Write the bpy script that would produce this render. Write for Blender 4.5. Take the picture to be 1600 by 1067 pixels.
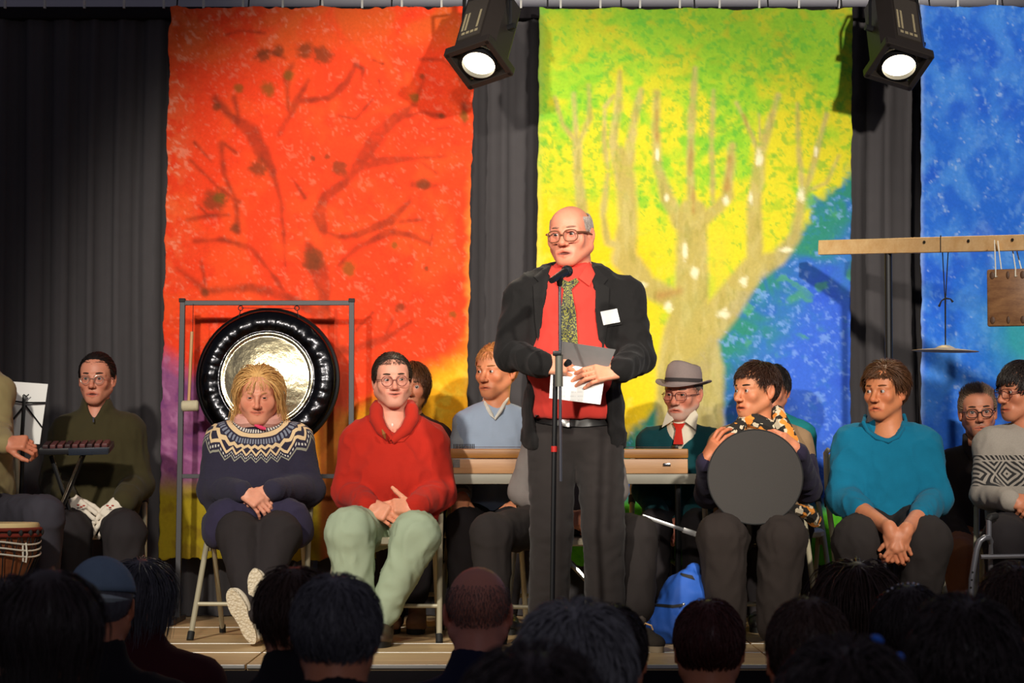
import bpy, bmesh, math, random
import numpy as np
from mathutils import Vector, Matrix
from mathutils.bvhtree import BVHTree
from mathutils.geometry import delaunay_2d_cdt

random.seed(7)
RNG = np.random.default_rng(11)
for _o in list(bpy.data.objects):
    bpy.data.objects.remove(_o, do_unlink=True)
SC = bpy.context.scene
COL = SC.collection

# ------------------------------------------------------------------ camera
FPX, HORIZ, ZC = 3850.0, 718.0, 1.47          # focal length in pixels, horizon row, camera height
STAGE = 0.70                                   # height of the stage deck above the hall floor
TILT = math.atan((HORIZ - 533.5) / FPX)
cam_d = bpy.data.cameras.new('camera')
cam = bpy.data.objects.new('camera', cam_d)
COL.objects.link(cam)
cam.location = (0, 0, ZC)
cam.rotation_euler = (math.pi / 2 + TILT, 0, 0)
cam_d.sensor_width = 36.0
cam_d.lens = FPX * 36.0 / 1600.0
cam_d.clip_end = 60
cam_d.dof.use_dof = True
cam_d.dof.focus_distance = 10.5
cam_d.dof.aperture_fstop = 8.0
SC.camera = cam

# ------------------------------------------------------------------ world, lights, exposure
wd = bpy.data.worlds.new('world')
SC.world = wd
wd.use_nodes = True
wd.node_tree.nodes['Background'].inputs[0].default_value = (0.40, 0.38, 0.50, 1)
wd.node_tree.nodes['Background'].inputs[1].default_value = 0.16
SC.view_settings.view_transform = 'Standard'
SC.view_settings.look = 'None'
SC.view_settings.exposure = 0.0
SC.view_settings.gamma = 1.0
SC.view_settings.use_curve_mapping = False


def spot(name, loc, target, watts, angle, blend, color=(1, 0.92, 0.80), size=0.06):
    ld = bpy.data.lights.new(name, 'SPOT')
    ld.energy = watts
    ld.color = color
    ld.spot_size = math.radians(angle)
    ld.spot_blend = blend
    ld.shadow_soft_size = size
    o = bpy.data.objects.new(name, ld)
    COL.objects.link(o)
    o.location = loc
    d = Vector(target) - Vector(loc)
    o.rotation_euler = d.to_track_quat('-Z', 'Y').to_euler()
    return o


# front-of-house stage lamps hanging in the hall, above and to both sides of the audience, plus an added fill
spot('front_spot_left', (-2.9, 3.4, 4.5), (-0.40, 11.2, 1.80), 1850, 30, 0.45, size=0.16)
spot('front_spot_right', (2.9, 3.4, 4.6), (1.15, 11.6, 2.50), 2400, 33, 0.50, size=0.14)
spot('fill_spot_centre', (-0.5, 3.0, 4.9), (-0.45, 11.4, 2.0), 850, 27, 0.55, size=0.25)  # unseen fill spot added to soften the shadows of the side lamps
hl = bpy.data.lights.new('audience_fill', 'POINT')      # unseen fill light added behind the camera to lift the dark audience
hl.energy = 130
hl.color = (0.92, 0.91, 1.0)
hl.shadow_soft_size = 0.2
ho_ = bpy.data.objects.new('audience_fill', hl)
COL.objects.link(ho_)
ho_.location = (0.6, -2.2, 4.3)


# ------------------------------------------------------------------ helpers
def P(px, py, d):
    """world point at depth d (metres along +Y) seen at photo position px, py"""
    u, v = (px - 800.0) / FPX, (533.5 - py) / FPX
    ct, st = math.cos(TILT), math.sin(TILT)
    dy, dz = ct - v * st, st + v * ct
    k = d / dy
    return np.array((u * k, d, ZC + dz * k))


def px2m(px, d):
    return px * d / FPX


def lin(r, g, b):
    f = lambda c: (c / 255.0 / 12.92) if c <= 10 else ((c / 255.0 + 0.055) / 1.055) ** 2.4
    return (f(r), f(g), f(b))


def nrm(v):
    v = np.asarray(v, float)
    return v / max(1e-9, np.linalg.norm(v))


def rotz(a):
    c, s = math.cos(a), math.sin(a)
    return np.array(((c, -s, 0), (s, c, 0), (0, 0, 1.0)))


def rotx(a):
    c, s = math.cos(a), math.sin(a)
    return np.array(((1.0, 0, 0), (0, c, -s), (0, s, c)))


def roty(a):
    c, s = math.cos(a), math.sin(a)
    return np.array(((c, 0, s), (0, 1.0, 0), (-s, 0, c)))


def frame(fwd, up):
    """columns: right, back, up - for a thing whose own front is -Y"""
    b = -nrm(fwd)
    r = nrm(np.cross(b, up))
    u = np.cross(r, b)
    return np.stack((r, b, u), 1)


def vnoise(p, seed=0):
    p = np.asarray(p, np.float64)
    i = np.floor(p).astype(np.int64)
    f = p - i
    f = f * f * (3 - 2 * f)
    out = 0
    for a in (0, 1):
        for b in (0, 1):
            for c in (0, 1):
                n = (i[..., 0] + a) * 73856093 ^ (i[..., 1] + b) * 19349663 ^ (i[..., 2] + c) * 83492791 ^ (seed * 2654435761)
                n = (n ^ (n >> 13)) * 1274126177 & 0x7fffffff
                n = (n ^ (n >> 16)) & 0xffff
                w = (f[..., 0] if a else 1 - f[..., 0]) * (f[..., 1] if b else 1 - f[..., 1]) * (f[..., 2] if c else 1 - f[..., 2])
                out = out + w * (n / 32767.5 - 1)
    return out


def fbm(p, seed=0, octv=3):
    p = np.asarray(p, np.float64)
    r, a, t = 0, 1.0, 0
    for k in range(octv):
        r = r + a * vnoise(p * (2 ** k), seed + k * 17)
        t += a
        a *= 0.5
    return r / t


def sstep(a, b, x):
    t = np.clip((x - a) / (b - a), 0, 1)
    return t * t * (3 - 2 * t)


# ------------------------------------------------------------------ meshes
def mesh_np(name, V, Fs, smooth=True):
    V = np.ascontiguousarray(V, np.float32)
    if not isinstance(Fs, (list, tuple)):
        Fs = [Fs]
    Fs = [np.asarray(f, np.int32) for f in Fs if len(f)]
    me = bpy.data.meshes.new(name)
    me.vertices.add(len(V))
    me.vertices.foreach_set('co', V.ravel())
    loops = np.concatenate([f.ravel() for f in Fs])
    tot = np.concatenate([np.full(len(f), f.shape[1], np.int32) for f in Fs])
    st = np.concatenate(([0], np.cumsum(tot)[:-1])).astype(np.int32)
    me.loops.add(len(loops))
    me.loops.foreach_set('vertex_index', loops)
    me.polygons.add(len(tot))
    me.polygons.foreach_set('loop_start', st)
    me.polygons.foreach_set('use_smooth', np.full(len(tot), smooth))
    me.update(calc_edges=True)
    return me


def add_col(me, C):
    C = np.asarray(C, np.float32)
    if C.shape[1] == 3:
        C = np.concatenate((C, np.ones((len(C), 1), np.float32)), 1)
    a = me.attributes.new('col', 'FLOAT_COLOR', 'POINT')
    a.data.foreach_set('color', np.ascontiguousarray(C).ravel())


def add_vec(me, name, A):
    a = me.attributes.new(name, 'FLOAT_VECTOR', 'POINT')
    a.data.foreach_set('vector', np.ascontiguousarray(A, np.float32).ravel())


def link(name, me, mat, parent=None, loc=None):
    o = bpy.data.objects.new(name, me)
    COL.objects.link(o)
    if mat is not None and me is not None:
        me.materials.append(mat)
    if parent is not None:
        o.parent = parent
    if loc is not None:
        o.location = loc
    return o


def empty(name, loc, label=None, cat=None, group=None, rz=0.0):
    o = bpy.data.objects.new(name, None)
    COL.objects.link(o)
    o.empty_display_size = 0.1
    o.location = loc
    o.rotation_euler = (0, 0, rz)
    tag(o, label, cat, group)
    return o


def tag(o, label=None, cat=None, group=None, kind=None):
    if label: o['label'] = label
    if cat: o['category'] = cat
    if group: o['group'] = group
    if kind: o['kind'] = kind
    return o


class MB:
    """collects simple shapes into one mesh"""
    def __init__(s):
        s.V, s.F, s.n = [], {}, 0

    def add(s, V, Fs):
        V = np.asarray(V, float)
        if not isinstance(Fs, (list, tuple)):
            Fs = [Fs]
        for f in Fs:
            f = np.asarray(f)
            if len(f):
                s.F.setdefault(f.shape[1], []).append(f + s.n)
        s.V.append(V)
        s.n += len(V)
        return s

    def box(s, c, h, R=None, bev=0.0):
        c, h = np.asarray(c, float), np.asarray(h, float)
        if bev <= 0:
            q = np.array([(x, y, z) for x in (-1, 1) for y in (-1, 1) for z in (-1, 1)], float) * h
            F = np.array(((0, 1, 3, 2), (4, 6, 7, 5), (0, 4, 5, 1), (2, 3, 7, 6), (0, 2, 6, 4), (1, 5, 7, 3)))
            if R is not None: q = q @ np.asarray(R).T
            return s.add(q + c, F)
        bm = bmesh.new()
        bmesh.ops.create_cube(bm, size=2)
        for v in bm.verts: v.co = Vector((v.co.x * h[0], v.co.y * h[1], v.co.z * h[2]))
        bmesh.ops.bevel(bm, geom=bm.edges[:], offset=bev, segments=2, affect='EDGES', profile=0.5)
        bmesh.ops.triangulate(bm, faces=bm.faces[:])
        q = np.array([v.co[:] for v in bm.verts])
        bm.verts.index_update()
        F = np.array([[v.index for v in f.verts] for f in bm.faces])
        bm.free()
        if R is not None: q = q @ np.asarray(R).T
        return s.add(q + c, F)

    def tube(s, pts, r, n=8, closed=False, caps=True):
        pts = np.asarray(pts, float)
        m = len(pts)
        r = np.full(m, r) if np.isscalar(r) else np.asarray(r, float)
        T = np.zeros_like(pts)
        for i in range(m):
            a = pts[(i - 1) % m] if (closed or i > 0) else pts[i]
            b = pts[(i + 1) % m] if (closed or i < m - 1) else pts[i]
            T[i] = nrm(b - a)
        ref = np.array((0, 0, 1.0)) if abs(T[0][2]) < 0.9 else np.array((1.0, 0, 0))
        u = nrm(np.cross(T[0], ref))
        V = []
        ang = np.linspace(0, 2 * math.pi, n, endpoint=False)
        for i in range(m):
            u = nrm(u - T[i] * np.dot(u, T[i]))
            w = np.cross(T[i], u)
            V.append(pts[i] + r[i] * (np.outer(np.cos(ang), u) + np.outer(np.sin(ang), w)))
        V = np.concatenate(V)
        F = []
        for i in range(m if closed else m - 1):
            j = (i + 1) % m
            for k in range(n):
                l = (k + 1) % n
                F.append((i * n + k, i * n + l, j * n + l, j * n + k))
        s.add(V, np.array(F))
        if caps and not closed:
            for i in (0, m - 1):
                c = len(V)
                ring = np.arange(n) + i * n
                vv = np.concatenate((V[ring], [pts[i]]))
                s.add(vv, np.array([(k, (k + 1) % n, n) if i else ((k + 1) % n, k, n) for k in range(n)]))
        return s

    def lathe(s, prof, n=24, R=None, c=(0, 0, 0)):
        """profile of (radius, height) about +Z"""
        prof = np.asarray(prof, float)
        ang = np.linspace(0, 2 * math.pi, n, endpoint=False)
        V = np.concatenate([np.stack((p[0] * np.cos(ang), p[0] * np.sin(ang), np.full(n, p[1])), 1) for p in prof])
        F = [(i * n + k, i * n + (k + 1) % n, (i + 1) * n + (k + 1) % n, (i + 1) * n + k) for i in range(len(prof) - 1) for k in range(n)]
        if R is not None: V = V @ np.asarray(R).T
        return s.add(V + np.asarray(c), np.array(F))

    def prism(s, poly, y0, y1, R=None, c=(0, 0, 0)):
        """outline of (x, z) extruded along y"""
        poly = [tuple(q) for q in poly]
        n = len(poly)
        tri = delaunay_2d_cdt([Vector(q) for q in poly], [], [list(range(n))], 1, 1e-6)
        if len(tri[0]) != n:
            poly = [tuple(q) for q in tri[0]]
        V = np.array([(x, y0, z) for x, z in poly] + [(x, y1, z) for x, z in poly])
        n = len(poly)
        if R is not None: V = V @ np.asarray(R).T
        T = np.array([f for f in tri[2] if len(f) == 3])
        Q = np.array([(i, (i + 1) % n, n + (i + 1) % n, n + i) for i in range(n)])
        return s.add(V + np.asarray(c), [T, T[:, ::-1] + n, Q])

    def sphere(s, c, r, nu=20, nv=12, R=None):
        r = np.asarray(r, float) * np.ones(3)
        V, F = ellipsoid_grid(nu, nv)
        V = V * r
        if R is not None: V = V @ np.asarray(R).T
        return s.add(V + np.asarray(c), F)

    def build(s, name, mat, parent=None, smooth=True, off=None, loc=None):
        V = np.concatenate(s.V)
        if off is not None: V = V - np.asarray(off)
        me = mesh_np(name, V, [np.concatenate(f) for f in s.F.values()], smooth)
        if smooth:
            me.set_sharp_from_angle(angle=math.radians(40))
        return link(name, me, mat, parent, loc)


def ellipsoid_grid(nu, nv):
    th = np.linspace(0, 2 * math.pi, nu, endpoint=False)
    ph = np.linspace(1e-3, math.pi - 1e-3, nv)
    V = np.array([(math.sin(p) * math.cos(t), math.sin(p) * math.sin(t), math.cos(p)) for p in ph for t in th])
    F = np.array([(i * nu + k, (i + 1) * nu + k, (i + 1) * nu + (k + 1) % nu, i * nu + (k + 1) % nu) for i in range(nv - 1) for k in range(nu)])
    return V, F


# ------------------------------------------------------------------ implicit surfaces
def rc(a, b, ra, rb=None, k=0.03, op='u'):
    return ('rc', np.asarray(a, float), np.asarray(b, float), ra, ra if rb is None else rb, k, op)


def el(c, r, R=None, k=0.03, op='u'):
    return ('el', np.asarray(c, float), np.asarray(r, float) * np.ones(3), R, k, op)


def bx(c, h, rnd=0.005, R=None, k=0.01, op='u'):
    return ('bx', np.asarray(c, float), np.asarray(h, float), rnd, R, k, op)


def pg(poly, y0, y1, k=0.008, op='s'):
    """outline of (x, z) between two depths"""
    return ('pg', np.asarray(poly, float), y0, y1, k, op)


def prim_bounds(p):
    if p[0] == 'rc':
        r = max(p[3], p[4])
        return np.minimum(p[1], p[2]) - r, np.maximum(p[1], p[2]) + r
    if p[0] == 'el':
        if p[3] is None: e = p[2]
        else: e = np.sqrt(((np.asarray(p[3]) * p[2]) ** 2).sum(1))
        return p[1] - e, p[1] + e
    if p[0] == 'bx':
        e = p[2] if p[4] is None else np.abs(np.asarray(p[4])) @ p[2]
        return p[1] - e, p[1] + e
    q = p[1]
    return np.array((q[:, 0].min(), p[2], q[:, 1].min())), np.array((q[:, 0].max(), p[3], q[:, 1].max()))


def prim_eval(p, X, Y, Z):
    if p[0] == 'rc':
        a, b = p[1], p[2]
        ba = b - a
        L2 = max(1e-12, float(ba @ ba))
        x, y, z = X - a[0], Y - a[1], Z - a[2]
        t = np.clip((x * ba[0] + y * ba[1] + z * ba[2]) / L2, 0, 1)
        return np.sqrt((x - t * ba[0]) ** 2 + (y - t * ba[1]) ** 2 + (z - t * ba[2]) ** 2) - (p[3] + t * (p[4] - p[3]))
    if p[0] in ('el', 'bx'):
        c = p[1]
        R = p[3] if p[0] == 'el' else p[4]
        x, y, z = X - c[0], Y - c[1], Z - c[2]
        if R is not None:
            x, y, z = (R[0][0] * x + R[1][0] * y + R[2][0] * z, R[0][1] * x + R[1][1] * y + R[2][1] * z, R[0][2] * x + R[1][2] * y + R[2][2] * z)
        if p[0] == 'el':
            r = p[2]
            k0 = np.sqrt((x / r[0]) ** 2 + (y / r[1]) ** 2 + (z / r[2]) ** 2)
            k1 = np.sqrt((x / r[0] ** 2) ** 2 + (y / r[1] ** 2) ** 2 + (z / r[2] ** 2) ** 2)
            return k0 * (k0 - 1) / np.maximum(k1, 1e-6)
        h, rn = p[2], p[3]
        qx, qy, qz = np.abs(x) - h[0] + rn, np.abs(y) - h[1] + rn, np.abs(z) - h[2] + rn
        return np.sqrt(np.maximum(qx, 0) ** 2 + np.maximum(qy, 0) ** 2 + np.maximum(qz, 0) ** 2) + np.minimum(np.maximum(qx, np.maximum(qy, qz)), 0) - rn
    poly = p[1]
    x, z = np.broadcast_arrays(X, Z)
    d = np.full(x.shape, 1e9)
    sgn = np.ones(x.shape)
    n = len(poly)
    for i in range(n):
        v0, v1 = poly[i], poly[i - 1]
        e = v1 - v0
        wx, wz = x - v0[0], z - v0[1]
        t = np.clip((wx * e[0] + wz * e[1]) / (e @ e), 0, 1)
        d = np.minimum(d, (wx - e[0] * t) ** 2 + (wz - e[1] * t) ** 2)
        c1, c2, c3 = z >= v0[1], z < v1[1], e[0] * wz > e[1] * wx
        flip = (c1 & c2 & c3) | (~c1 & ~c2 & ~c3)
        sgn = np.where(flip, -sgn, sgn)
    d2 = sgn * np.sqrt(d)
    dy = np.maximum(p[2] - Y, Y - p[3])
    return np.maximum(d2, dy)


def sdf_mesh(prims, res):
    los, his = zip(*[prim_bounds(p) for p in prims if p[-1] == 'u'])
    lo = np.min(los, 0) - 3 * res - 0.01
    hi = np.max(his, 0) + 3 * res + 0.01
    n = np.ceil((hi - lo) / res).astype(int) + 1
    ax = [(lo[i] + np.arange(n[i]) * res).astype(np.float32) for i in range(3)]
    D = np.full(n, 0.08, np.float32)
    for p in prims:
        k = p[-2]
        b0, b1 = prim_bounds(p)
        pad = k + 3 * res
        i0 = np.clip(np.floor((b0 - pad - lo) / res).astype(int), 0, n)
        i1 = np.clip(np.ceil((b1 + pad - lo) / res).astype(int) + 1, 0, n)
        if (i1 <= i0).any(): continue
        sl = tuple(slice(i0[i], i1[i]) for i in range(3))
        d = prim_eval(p, ax[0][sl[0]][:, None, None], ax[1][sl[1]][None, :, None], ax[2][sl[2]][None, None, :])
        c = D[sl]
        if p[-1] == 'u':
            h = np.clip(k - np.abs(c - d), 0, None) / k
            D[sl] = np.minimum(c, d) - h * h * k * 0.25
        else:
            h = np.clip(k - np.abs(c + d), 0, None) / k
            D[sl] = np.maximum(c, -d) + h * h * k * 0.25
    return surfnet(D, lo, res)


def surfnet(D, lo, res):
    s = D < 0
    c = np.zeros(tuple(x - 1 for x in D.shape), np.int8)
    for a in (0, 1):
        for b in (0, 1):
            for e in (0, 1):
                c += s[a:a + c.shape[0], b:b + c.shape[1], e:e + c.shape[2]]
    act = (c > 0) & (c < 8)
    I = np.argwhere(act)
    idx = np.full(c.shape, -1, np.int32)
    idx[act] = np.arange(len(I))
    pos = np.zeros((len(I), 3))
    cnt = np.zeros(len(I))
    offs = [(a, b, e) for a in (0, 1) for b in (0, 1) for e in (0, 1)]
    for o in offs:
        for ax in range(3):
            if o[ax]: continue
            q = list(o); q[ax] = 1
            va = D[I[:, 0] + o[0], I[:, 1] + o[1], I[:, 2] + o[2]]
            vb = D[I[:, 0] + q[0], I[:, 1] + q[1], I[:, 2] + q[2]]
            m = (va < 0) != (vb < 0)
            t = np.where(m, va / np.where(m, va - vb, 1), 0)
            pp = np.tile(np.array(o, float), (len(I), 1))
            pp[:, ax] += t
            pos += pp * m[:, None]
            cnt += m
    V = lo + (I + pos / cnt[:, None]) * res
    F = []
    for ax in range(3):
        o1, o2 = (ax + 1) % 3, (ax + 2) % 3
        a = [slice(None)] * 3; b = [slice(None)] * 3
        a[ax] = slice(0, -1); b[ax] = slice(1, None)
        sa, sb = s[tuple(a)], s[tuple(b)]
        E = np.argwhere(sa != sb)
        E = E[(E[:, o1] > 0) & (E[:, o2] > 0) & (E[:, o1] < c.shape[o1]) & (E[:, o2] < c.shape[o2])]
        if not len(E): continue
        def cell(d1, d2):
            q = E.copy(); q[:, o1] -= d1; q[:, o2] -= d2
            return idx[q[:, 0], q[:, 1], q[:, 2]]
        q = np.stack((cell(1, 1), cell(0, 1), cell(0, 0), cell(1, 0)), 1)
        inside = s[E[:, 0], E[:, 1], E[:, 2]]
        q[~inside] = q[~inside][:, ::-1]
        F.append(q)
    F = np.concatenate(F)
    F = F[(F >= 0).all(1)]
    return V, F


def vnormals(V, F):
    a, b, c, d = V[F[:, 0]], V[F[:, 1]], V[F[:, 2]], V[F[:, 3]]
    fn = np.cross(c - a, d - b)
    N = np.zeros_like(V)
    for k in range(4): np.add.at(N, F[:, k], fn)
    return N / np.maximum(np.linalg.norm(N, axis=1), 1e-12)[:, None]


def relax(V, F, it=2, w=0.5):
    for _ in range(it):
        S = np.zeros_like(V); c = np.zeros(len(V))
        for k in range(4):
            np.add.at(S, F[:, k], V[F[:, (k + 1) % 4]]); np.add.at(c, F[:, k], 1)
        V = V * (1 - w) + w * S / np.maximum(c, 1)[:, None]
    return V


def thin_out(V, F, cell):
    """merge vertices inside cells of the given size (0 keeps the vertex); returns verts, triangles, quads"""
    n = len(V)
    key = np.zeros((n, 4), np.int64)
    m = cell > 0
    key[m, :3] = np.floor(V[m] / cell[m][:, None]).astype(np.int64)
    key[m, 3] = (cell[m] * 1e4).astype(np.int64)
    key[~m, 0] = np.arange(n)[~m]; key[~m, 3] = -1
    _, inv = np.unique(key, axis=0, return_inverse=True)
    inv = inv.ravel()
    k = inv.max() + 1
    W = np.zeros((k, 3)); c = np.bincount(inv, minlength=k)
    for a in range(3): W[:, a] = np.bincount(inv, V[:, a], minlength=k) / c
    q = inv[F]
    e = np.stack([q[:, i] != q[:, (i + 1) % 4] for i in range(4)], 1)
    ne = e.sum(1)
    full = (ne == 4) & (q[:, 0] != q[:, 2]) & (q[:, 1] != q[:, 3])
    t = q[(ne == 3)]
    et = e[(ne == 3)]
    T = np.array([r[x] for r, x in zip(t, et)]).reshape(-1, 3)
    if len(T): T = T[(T[:, 0] != T[:, 1]) & (T[:, 1] != T[:, 2]) & (T[:, 0] != T[:, 2])]
    return W, T, q[full]


def wrinkle(V, F, amp, scale, seed=0, stretch=(1, 1, 1)):
    N = vnormals(V, F)
    q = V * scale * np.asarray(stretch)
    w = fbm(q + 0.6 * np.stack((vnoise(q * .7, seed + 5), vnoise(q * .7, seed + 6), vnoise(q * .7, seed + 7)), 1), seed, 2)
    w = 1 - 2 * np.abs(w) ** 0.7
    return V + N * (amp * w)[:, None]


def patch(name, poly, bvhs, mat, parent, off=0.004, thick=0.006, base=(0, 0, 0), step=4.0, dflt=None, smooth=True):
    """cloth piece with the given photo outline, laid on the surface below it and given thickness"""
    poly = [Vector(q) for q in poly]
    n = len(poly)
    xs = [q.x for q in poly]; ys = [q.y for q in poly]
    pts = []
    edges = []
    for i in range(n):
        a, b = poly[i], poly[(i + 1) % n]
        m = max(1, int((b - a).length / step))
        for k in range(m): pts.append(a.lerp(b, k / m))
    nb = len(pts)
    y = min(ys) + step * .5
    r = random.Random(3)
    while y < max(ys):
        x = min(xs) + step * .5
        while x < max(xs):
            q = Vector((x, y))
            if min((q - w).length for w in pts[:nb]) > step * .55: pts.append(q)
            x += step
        y += step
    out = delaunay_2d_cdt(pts, [], [list(range(nb))], 1, 1e-5)
    O = Vector(cam.location)
    dep = []
    for q in out[0]:
        w = Vector(P(q.x, q.y, 10.0)) - O
        w.normalize()
        best = None
        for t in bvhs:
            h = t.ray_cast(O, w)
            if h[0] is not None and (best is None or h[3] < best): best = h[3]
        dep.append((w, best))
    ok = [b for _, b in dep if b is not None]
    md = float(np.median(ok)) if ok else dflt
    V = []
    for w, b in dep:
        if b is None or abs(b - md) > 0.25: b = md
        V.append(O + w * (b - off))
    Bk = [O + (v - O) * (1 + thick / (v - O).length) for v in V]
    T = np.array([f for f in out[2] if len(f) == 3])
    m = len(V)
    cnt = {}
    for f in T:
        for i in range(3):
            e = (f[i], f[(i + 1) % 3])
            cnt[e] = 1
    Q = [(b, a, a + m, b + m) for (a, b) in cnt if (b, a) not in cnt]
    A = np.array([v[:] for v in V] + [v[:] for v in Bk]) - np.asarray(base)
    me = mesh_np(name, A, [T, T[:, ::-1] + m, np.array(Q)], smooth)
    me.set_sharp_from_angle(angle=math.radians(50))
    return link(name, me, mat, parent)


def bvh_of(V, F):
    return BVHTree.FromPolygons([tuple(v) for v in V], [tuple(int(i) for i in f) for f in F])


# ------------------------------------------------------------------ materials
MATS = {}


class NT:
    def __init__(s, name):
        s.m = bpy.data.materials.new(name)
        s.m.use_nodes = True
        s.t = s.m.node_tree
        s.b = s.t.nodes['Principled BSDF']

    def n(s, kind, **kw):
        nd = s.t.nodes.new(kind)
        for k, v in kw.items():
            if k.startswith('i_'):
                nd.inputs[int(k[2:]) if k[2:].isdigit() else k[2:]].default_value = v
            else: setattr(nd, k, v)
        return nd

    def l(s, a, b): s.t.links.new(a, b)

    def setv(s, nd, i, v):
        if hasattr(v, 'links') or isinstance(v, bpy.types.NodeSocket): s.l(v, nd.inputs[i])
        else: nd.inputs[i].default_value = v

    def M(s, op, a, b=0.0, c=None, clamp=False):
        nd = s.n('ShaderNodeMath', operation=op, use_clamp=clamp)
        s.setv(nd, 0, a); s.setv(nd, 1, b)
        if c is not None: s.setv(nd, 2, c)
        return nd.outputs[0]

    def mix(s, fac, a, b):
        nd = s.n('ShaderNodeMix', data_type='RGBA')
        s.setv(nd, 0, fac)
        for i, v in ((6, a), (7, b)):
            if isinstance(v, bpy.types.NodeSocket): s.l(v, nd.inputs[i])
            else: nd.inputs[i].default_value = (*v[:3], 1)
        return nd.outputs[2]

    def coord(s, scale=(1, 1, 1), which='Object'):
        tc = s.n('ShaderNodeTexCoord')
        mp = s.n('ShaderNodeMapping')
        mp.inputs['Scale'].default_value = scale
        s.l(tc.outputs[which], mp.inputs[0])
        return mp.outputs[0]

    def noise(s, vec, scale, detail=3, rough=0.55):
        nd = s.n('ShaderNodeTexNoise')
        nd.inputs['Scale'].default_value = scale
        nd.inputs['Detail'].default_value = detail
        nd.inputs['Roughness'].default_value = rough
        s.l(vec, nd.inputs['Vector'])
        return nd.outputs[0]

    def bump(s, h, strength, dist=0.01):
        nd = s.n('ShaderNodeBump')
        nd.inputs['Strength'].default_value = strength
        nd.inputs['Distance'].default_value = dist
        s.l(h, nd.inputs['Height'])
        s.l(nd.outputs[0], s.b.inputs['Normal'])
        return nd

    def base(s, v):
        if isinstance(v, bpy.types.NodeSocket): s.l(v, s.b.inputs['Base Color'])
        else: s.b.inputs['Base Color'].default_value = (*v[:3], 1)

    def set(s, **kw):
        for k, v in kw.items(): s.b.inputs[k.replace('_', ' ')].default_value = v


def darker(c, f): return tuple(x * f for x in c)


def m_fabric(name, col, rough=0.9, var=0.25, knit=0.0, scale=30, sheen=0.0, bump=0.25):
    if name in MATS: return MATS[name]
    t = NT(name)
    v = t.coord()
    n1 = t.noise(v, scale, 4)
    fine = t.noise(v, 420, 2)
    f = t.M('MULTIPLY_ADD', n1, 0.7, t.M('MULTIPLY', fine, 0.3))
    t.base(t.mix(f, darker(col, 1 - var), darker(col, 1 + var)))
    h = fine
    if knit > 0:
        w = t.n('ShaderNodeTexWave', wave_type='BANDS', bands_direction='Z')
        w.inputs['Scale'].default_value = knit
        w.inputs['Distortion'].default_value = 1.5
        w.inputs['Detail'].default_value = 1
        w2 = t.n('ShaderNodeTexWave', wave_type='BANDS', bands_direction='X')
        w2.inputs['Scale'].default_value = knit * 1.2
        w2.inputs['Distortion'].default_value = 1.5
        t.l(v, w.inputs[0]); t.l(v, w2.inputs[0])
        h = t.M('ADD', t.M('MULTIPLY', w.outputs[1], w2.outputs[1]), fine)
    t.bump(h, bump, 0.004)
    t.set(Roughness=rough, Sheen_Weight=sheen, Sheen_Roughness=0.5, Specular_IOR_Level=0.25)
    MATS[name] = t.m
    return t.m


def m_plain(name, col, rough=0.5, metal=0.0, var=0.08, scale=20, bump=0.0, spec=0.5, coat=0.0):
    if name in MATS: return MATS[name]
    t = NT(name)
    v = t.coord()
    n1 = t.noise(v, scale, 4)
    t.base(t.mix(n1, darker(col, 1 - var), darker(col, 1 + var)))
    t.set(Roughness=rough, Metallic=metal, Specular_IOR_Level=spec, Coat_Weight=coat)
    if bump: t.bump(n1, bump, 0.005)
    MATS[name] = t.m
    return t.m


def m_wood(name, c1, c2, axis='X', scale=6.0, rough=0.45):
    if name in MATS: return MATS[name]
    t = NT(name)
    sc = {'X': (0.6, 9, 9), 'Y': (9, 0.6, 9), 'Z': (9, 9, 0.6)}[axis]
    v = t.coord(sc)
    n1 = t.noise(v, scale, 5, 0.6)
    n2 = t.noise(v, scale * 6, 3, 0.6)
    f = t.M('ADD', t.M('MULTIPLY', n1, 0.75), t.M('MULTIPLY', n2, 0.25))
    r = t.n('ShaderNodeValToRGB')
    r.color_ramp.elements[0].position = 0.35; r.color_ramp.elements[0].color = (*c2, 1)
    r.color_ramp.elements[1].position = 0.65; r.color_ramp.elements[1].color = (*c1, 1)
    t.l(f, r.inputs[0])
    t.base(r.outputs[0])
    t.bump(n2, 0.1, 0.003)
    t.set(Roughness=rough)
    MATS[name] = t.m
    return t.m


def m_vcol(name, rough=0.5, sss=0.0, fine=0.0, fscale=300, bump=0.1, spec=0.4):
    """colour comes from the mesh's own paint layer, with fine grain on top"""
    if name in MATS: return MATS[name]
    t = NT(name)
    a = t.n('ShaderNodeAttribute', attribute_name='col')
    v = t.coord()
    n1 = t.noise(v, fscale, 3)
    k = t.M('MULTIPLY_ADD', n1, 2 * fine, 1 - fine)
    mx = t.n('ShaderNodeVectorMath', operation='SCALE')
    t.l(a.outputs[0], mx.inputs[0]); t.l(k, mx.inputs['Scale'])
    t.base(mx.outputs[0])
    t.bump(n1, bump, 0.003)
    t.set(Roughness=rough, Specular_IOR_Level=spec)
    if sss:
        t.set(Subsurface_Weight=sss, Subsurface_Scale=0.01)
        t.b.inputs['Subsurface Radius'].default_value = (1.0, 0.35, 0.2)
    MATS[name] = t.m
    return t.m


def m_hair(name, c, rough=0.45, var=0.5):
    if name in MATS: return MATS[name]
    t = NT(name)
    v = t.coord((1, 1, 0.25))
    n1 = t.noise(v, 90, 3)
    t.base(t.mix(n1, darker(c, 1 - var), darker(c, 1 + var)))
    t.set(Roughness=rough, Specular_IOR_Level=0.35)
    MATS[name] = t.m
    return t.m


def m_emit(name, col, strength):
    if name in MATS: return MATS[name]
    t = NT(name)
    t.base(col)
    t.b.inputs['Emission Color'].default_value = (*col, 1)
    t.b.inputs['Emission Strength'].default_value = strength
    MATS[name] = t.m
    return t.m


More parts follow.
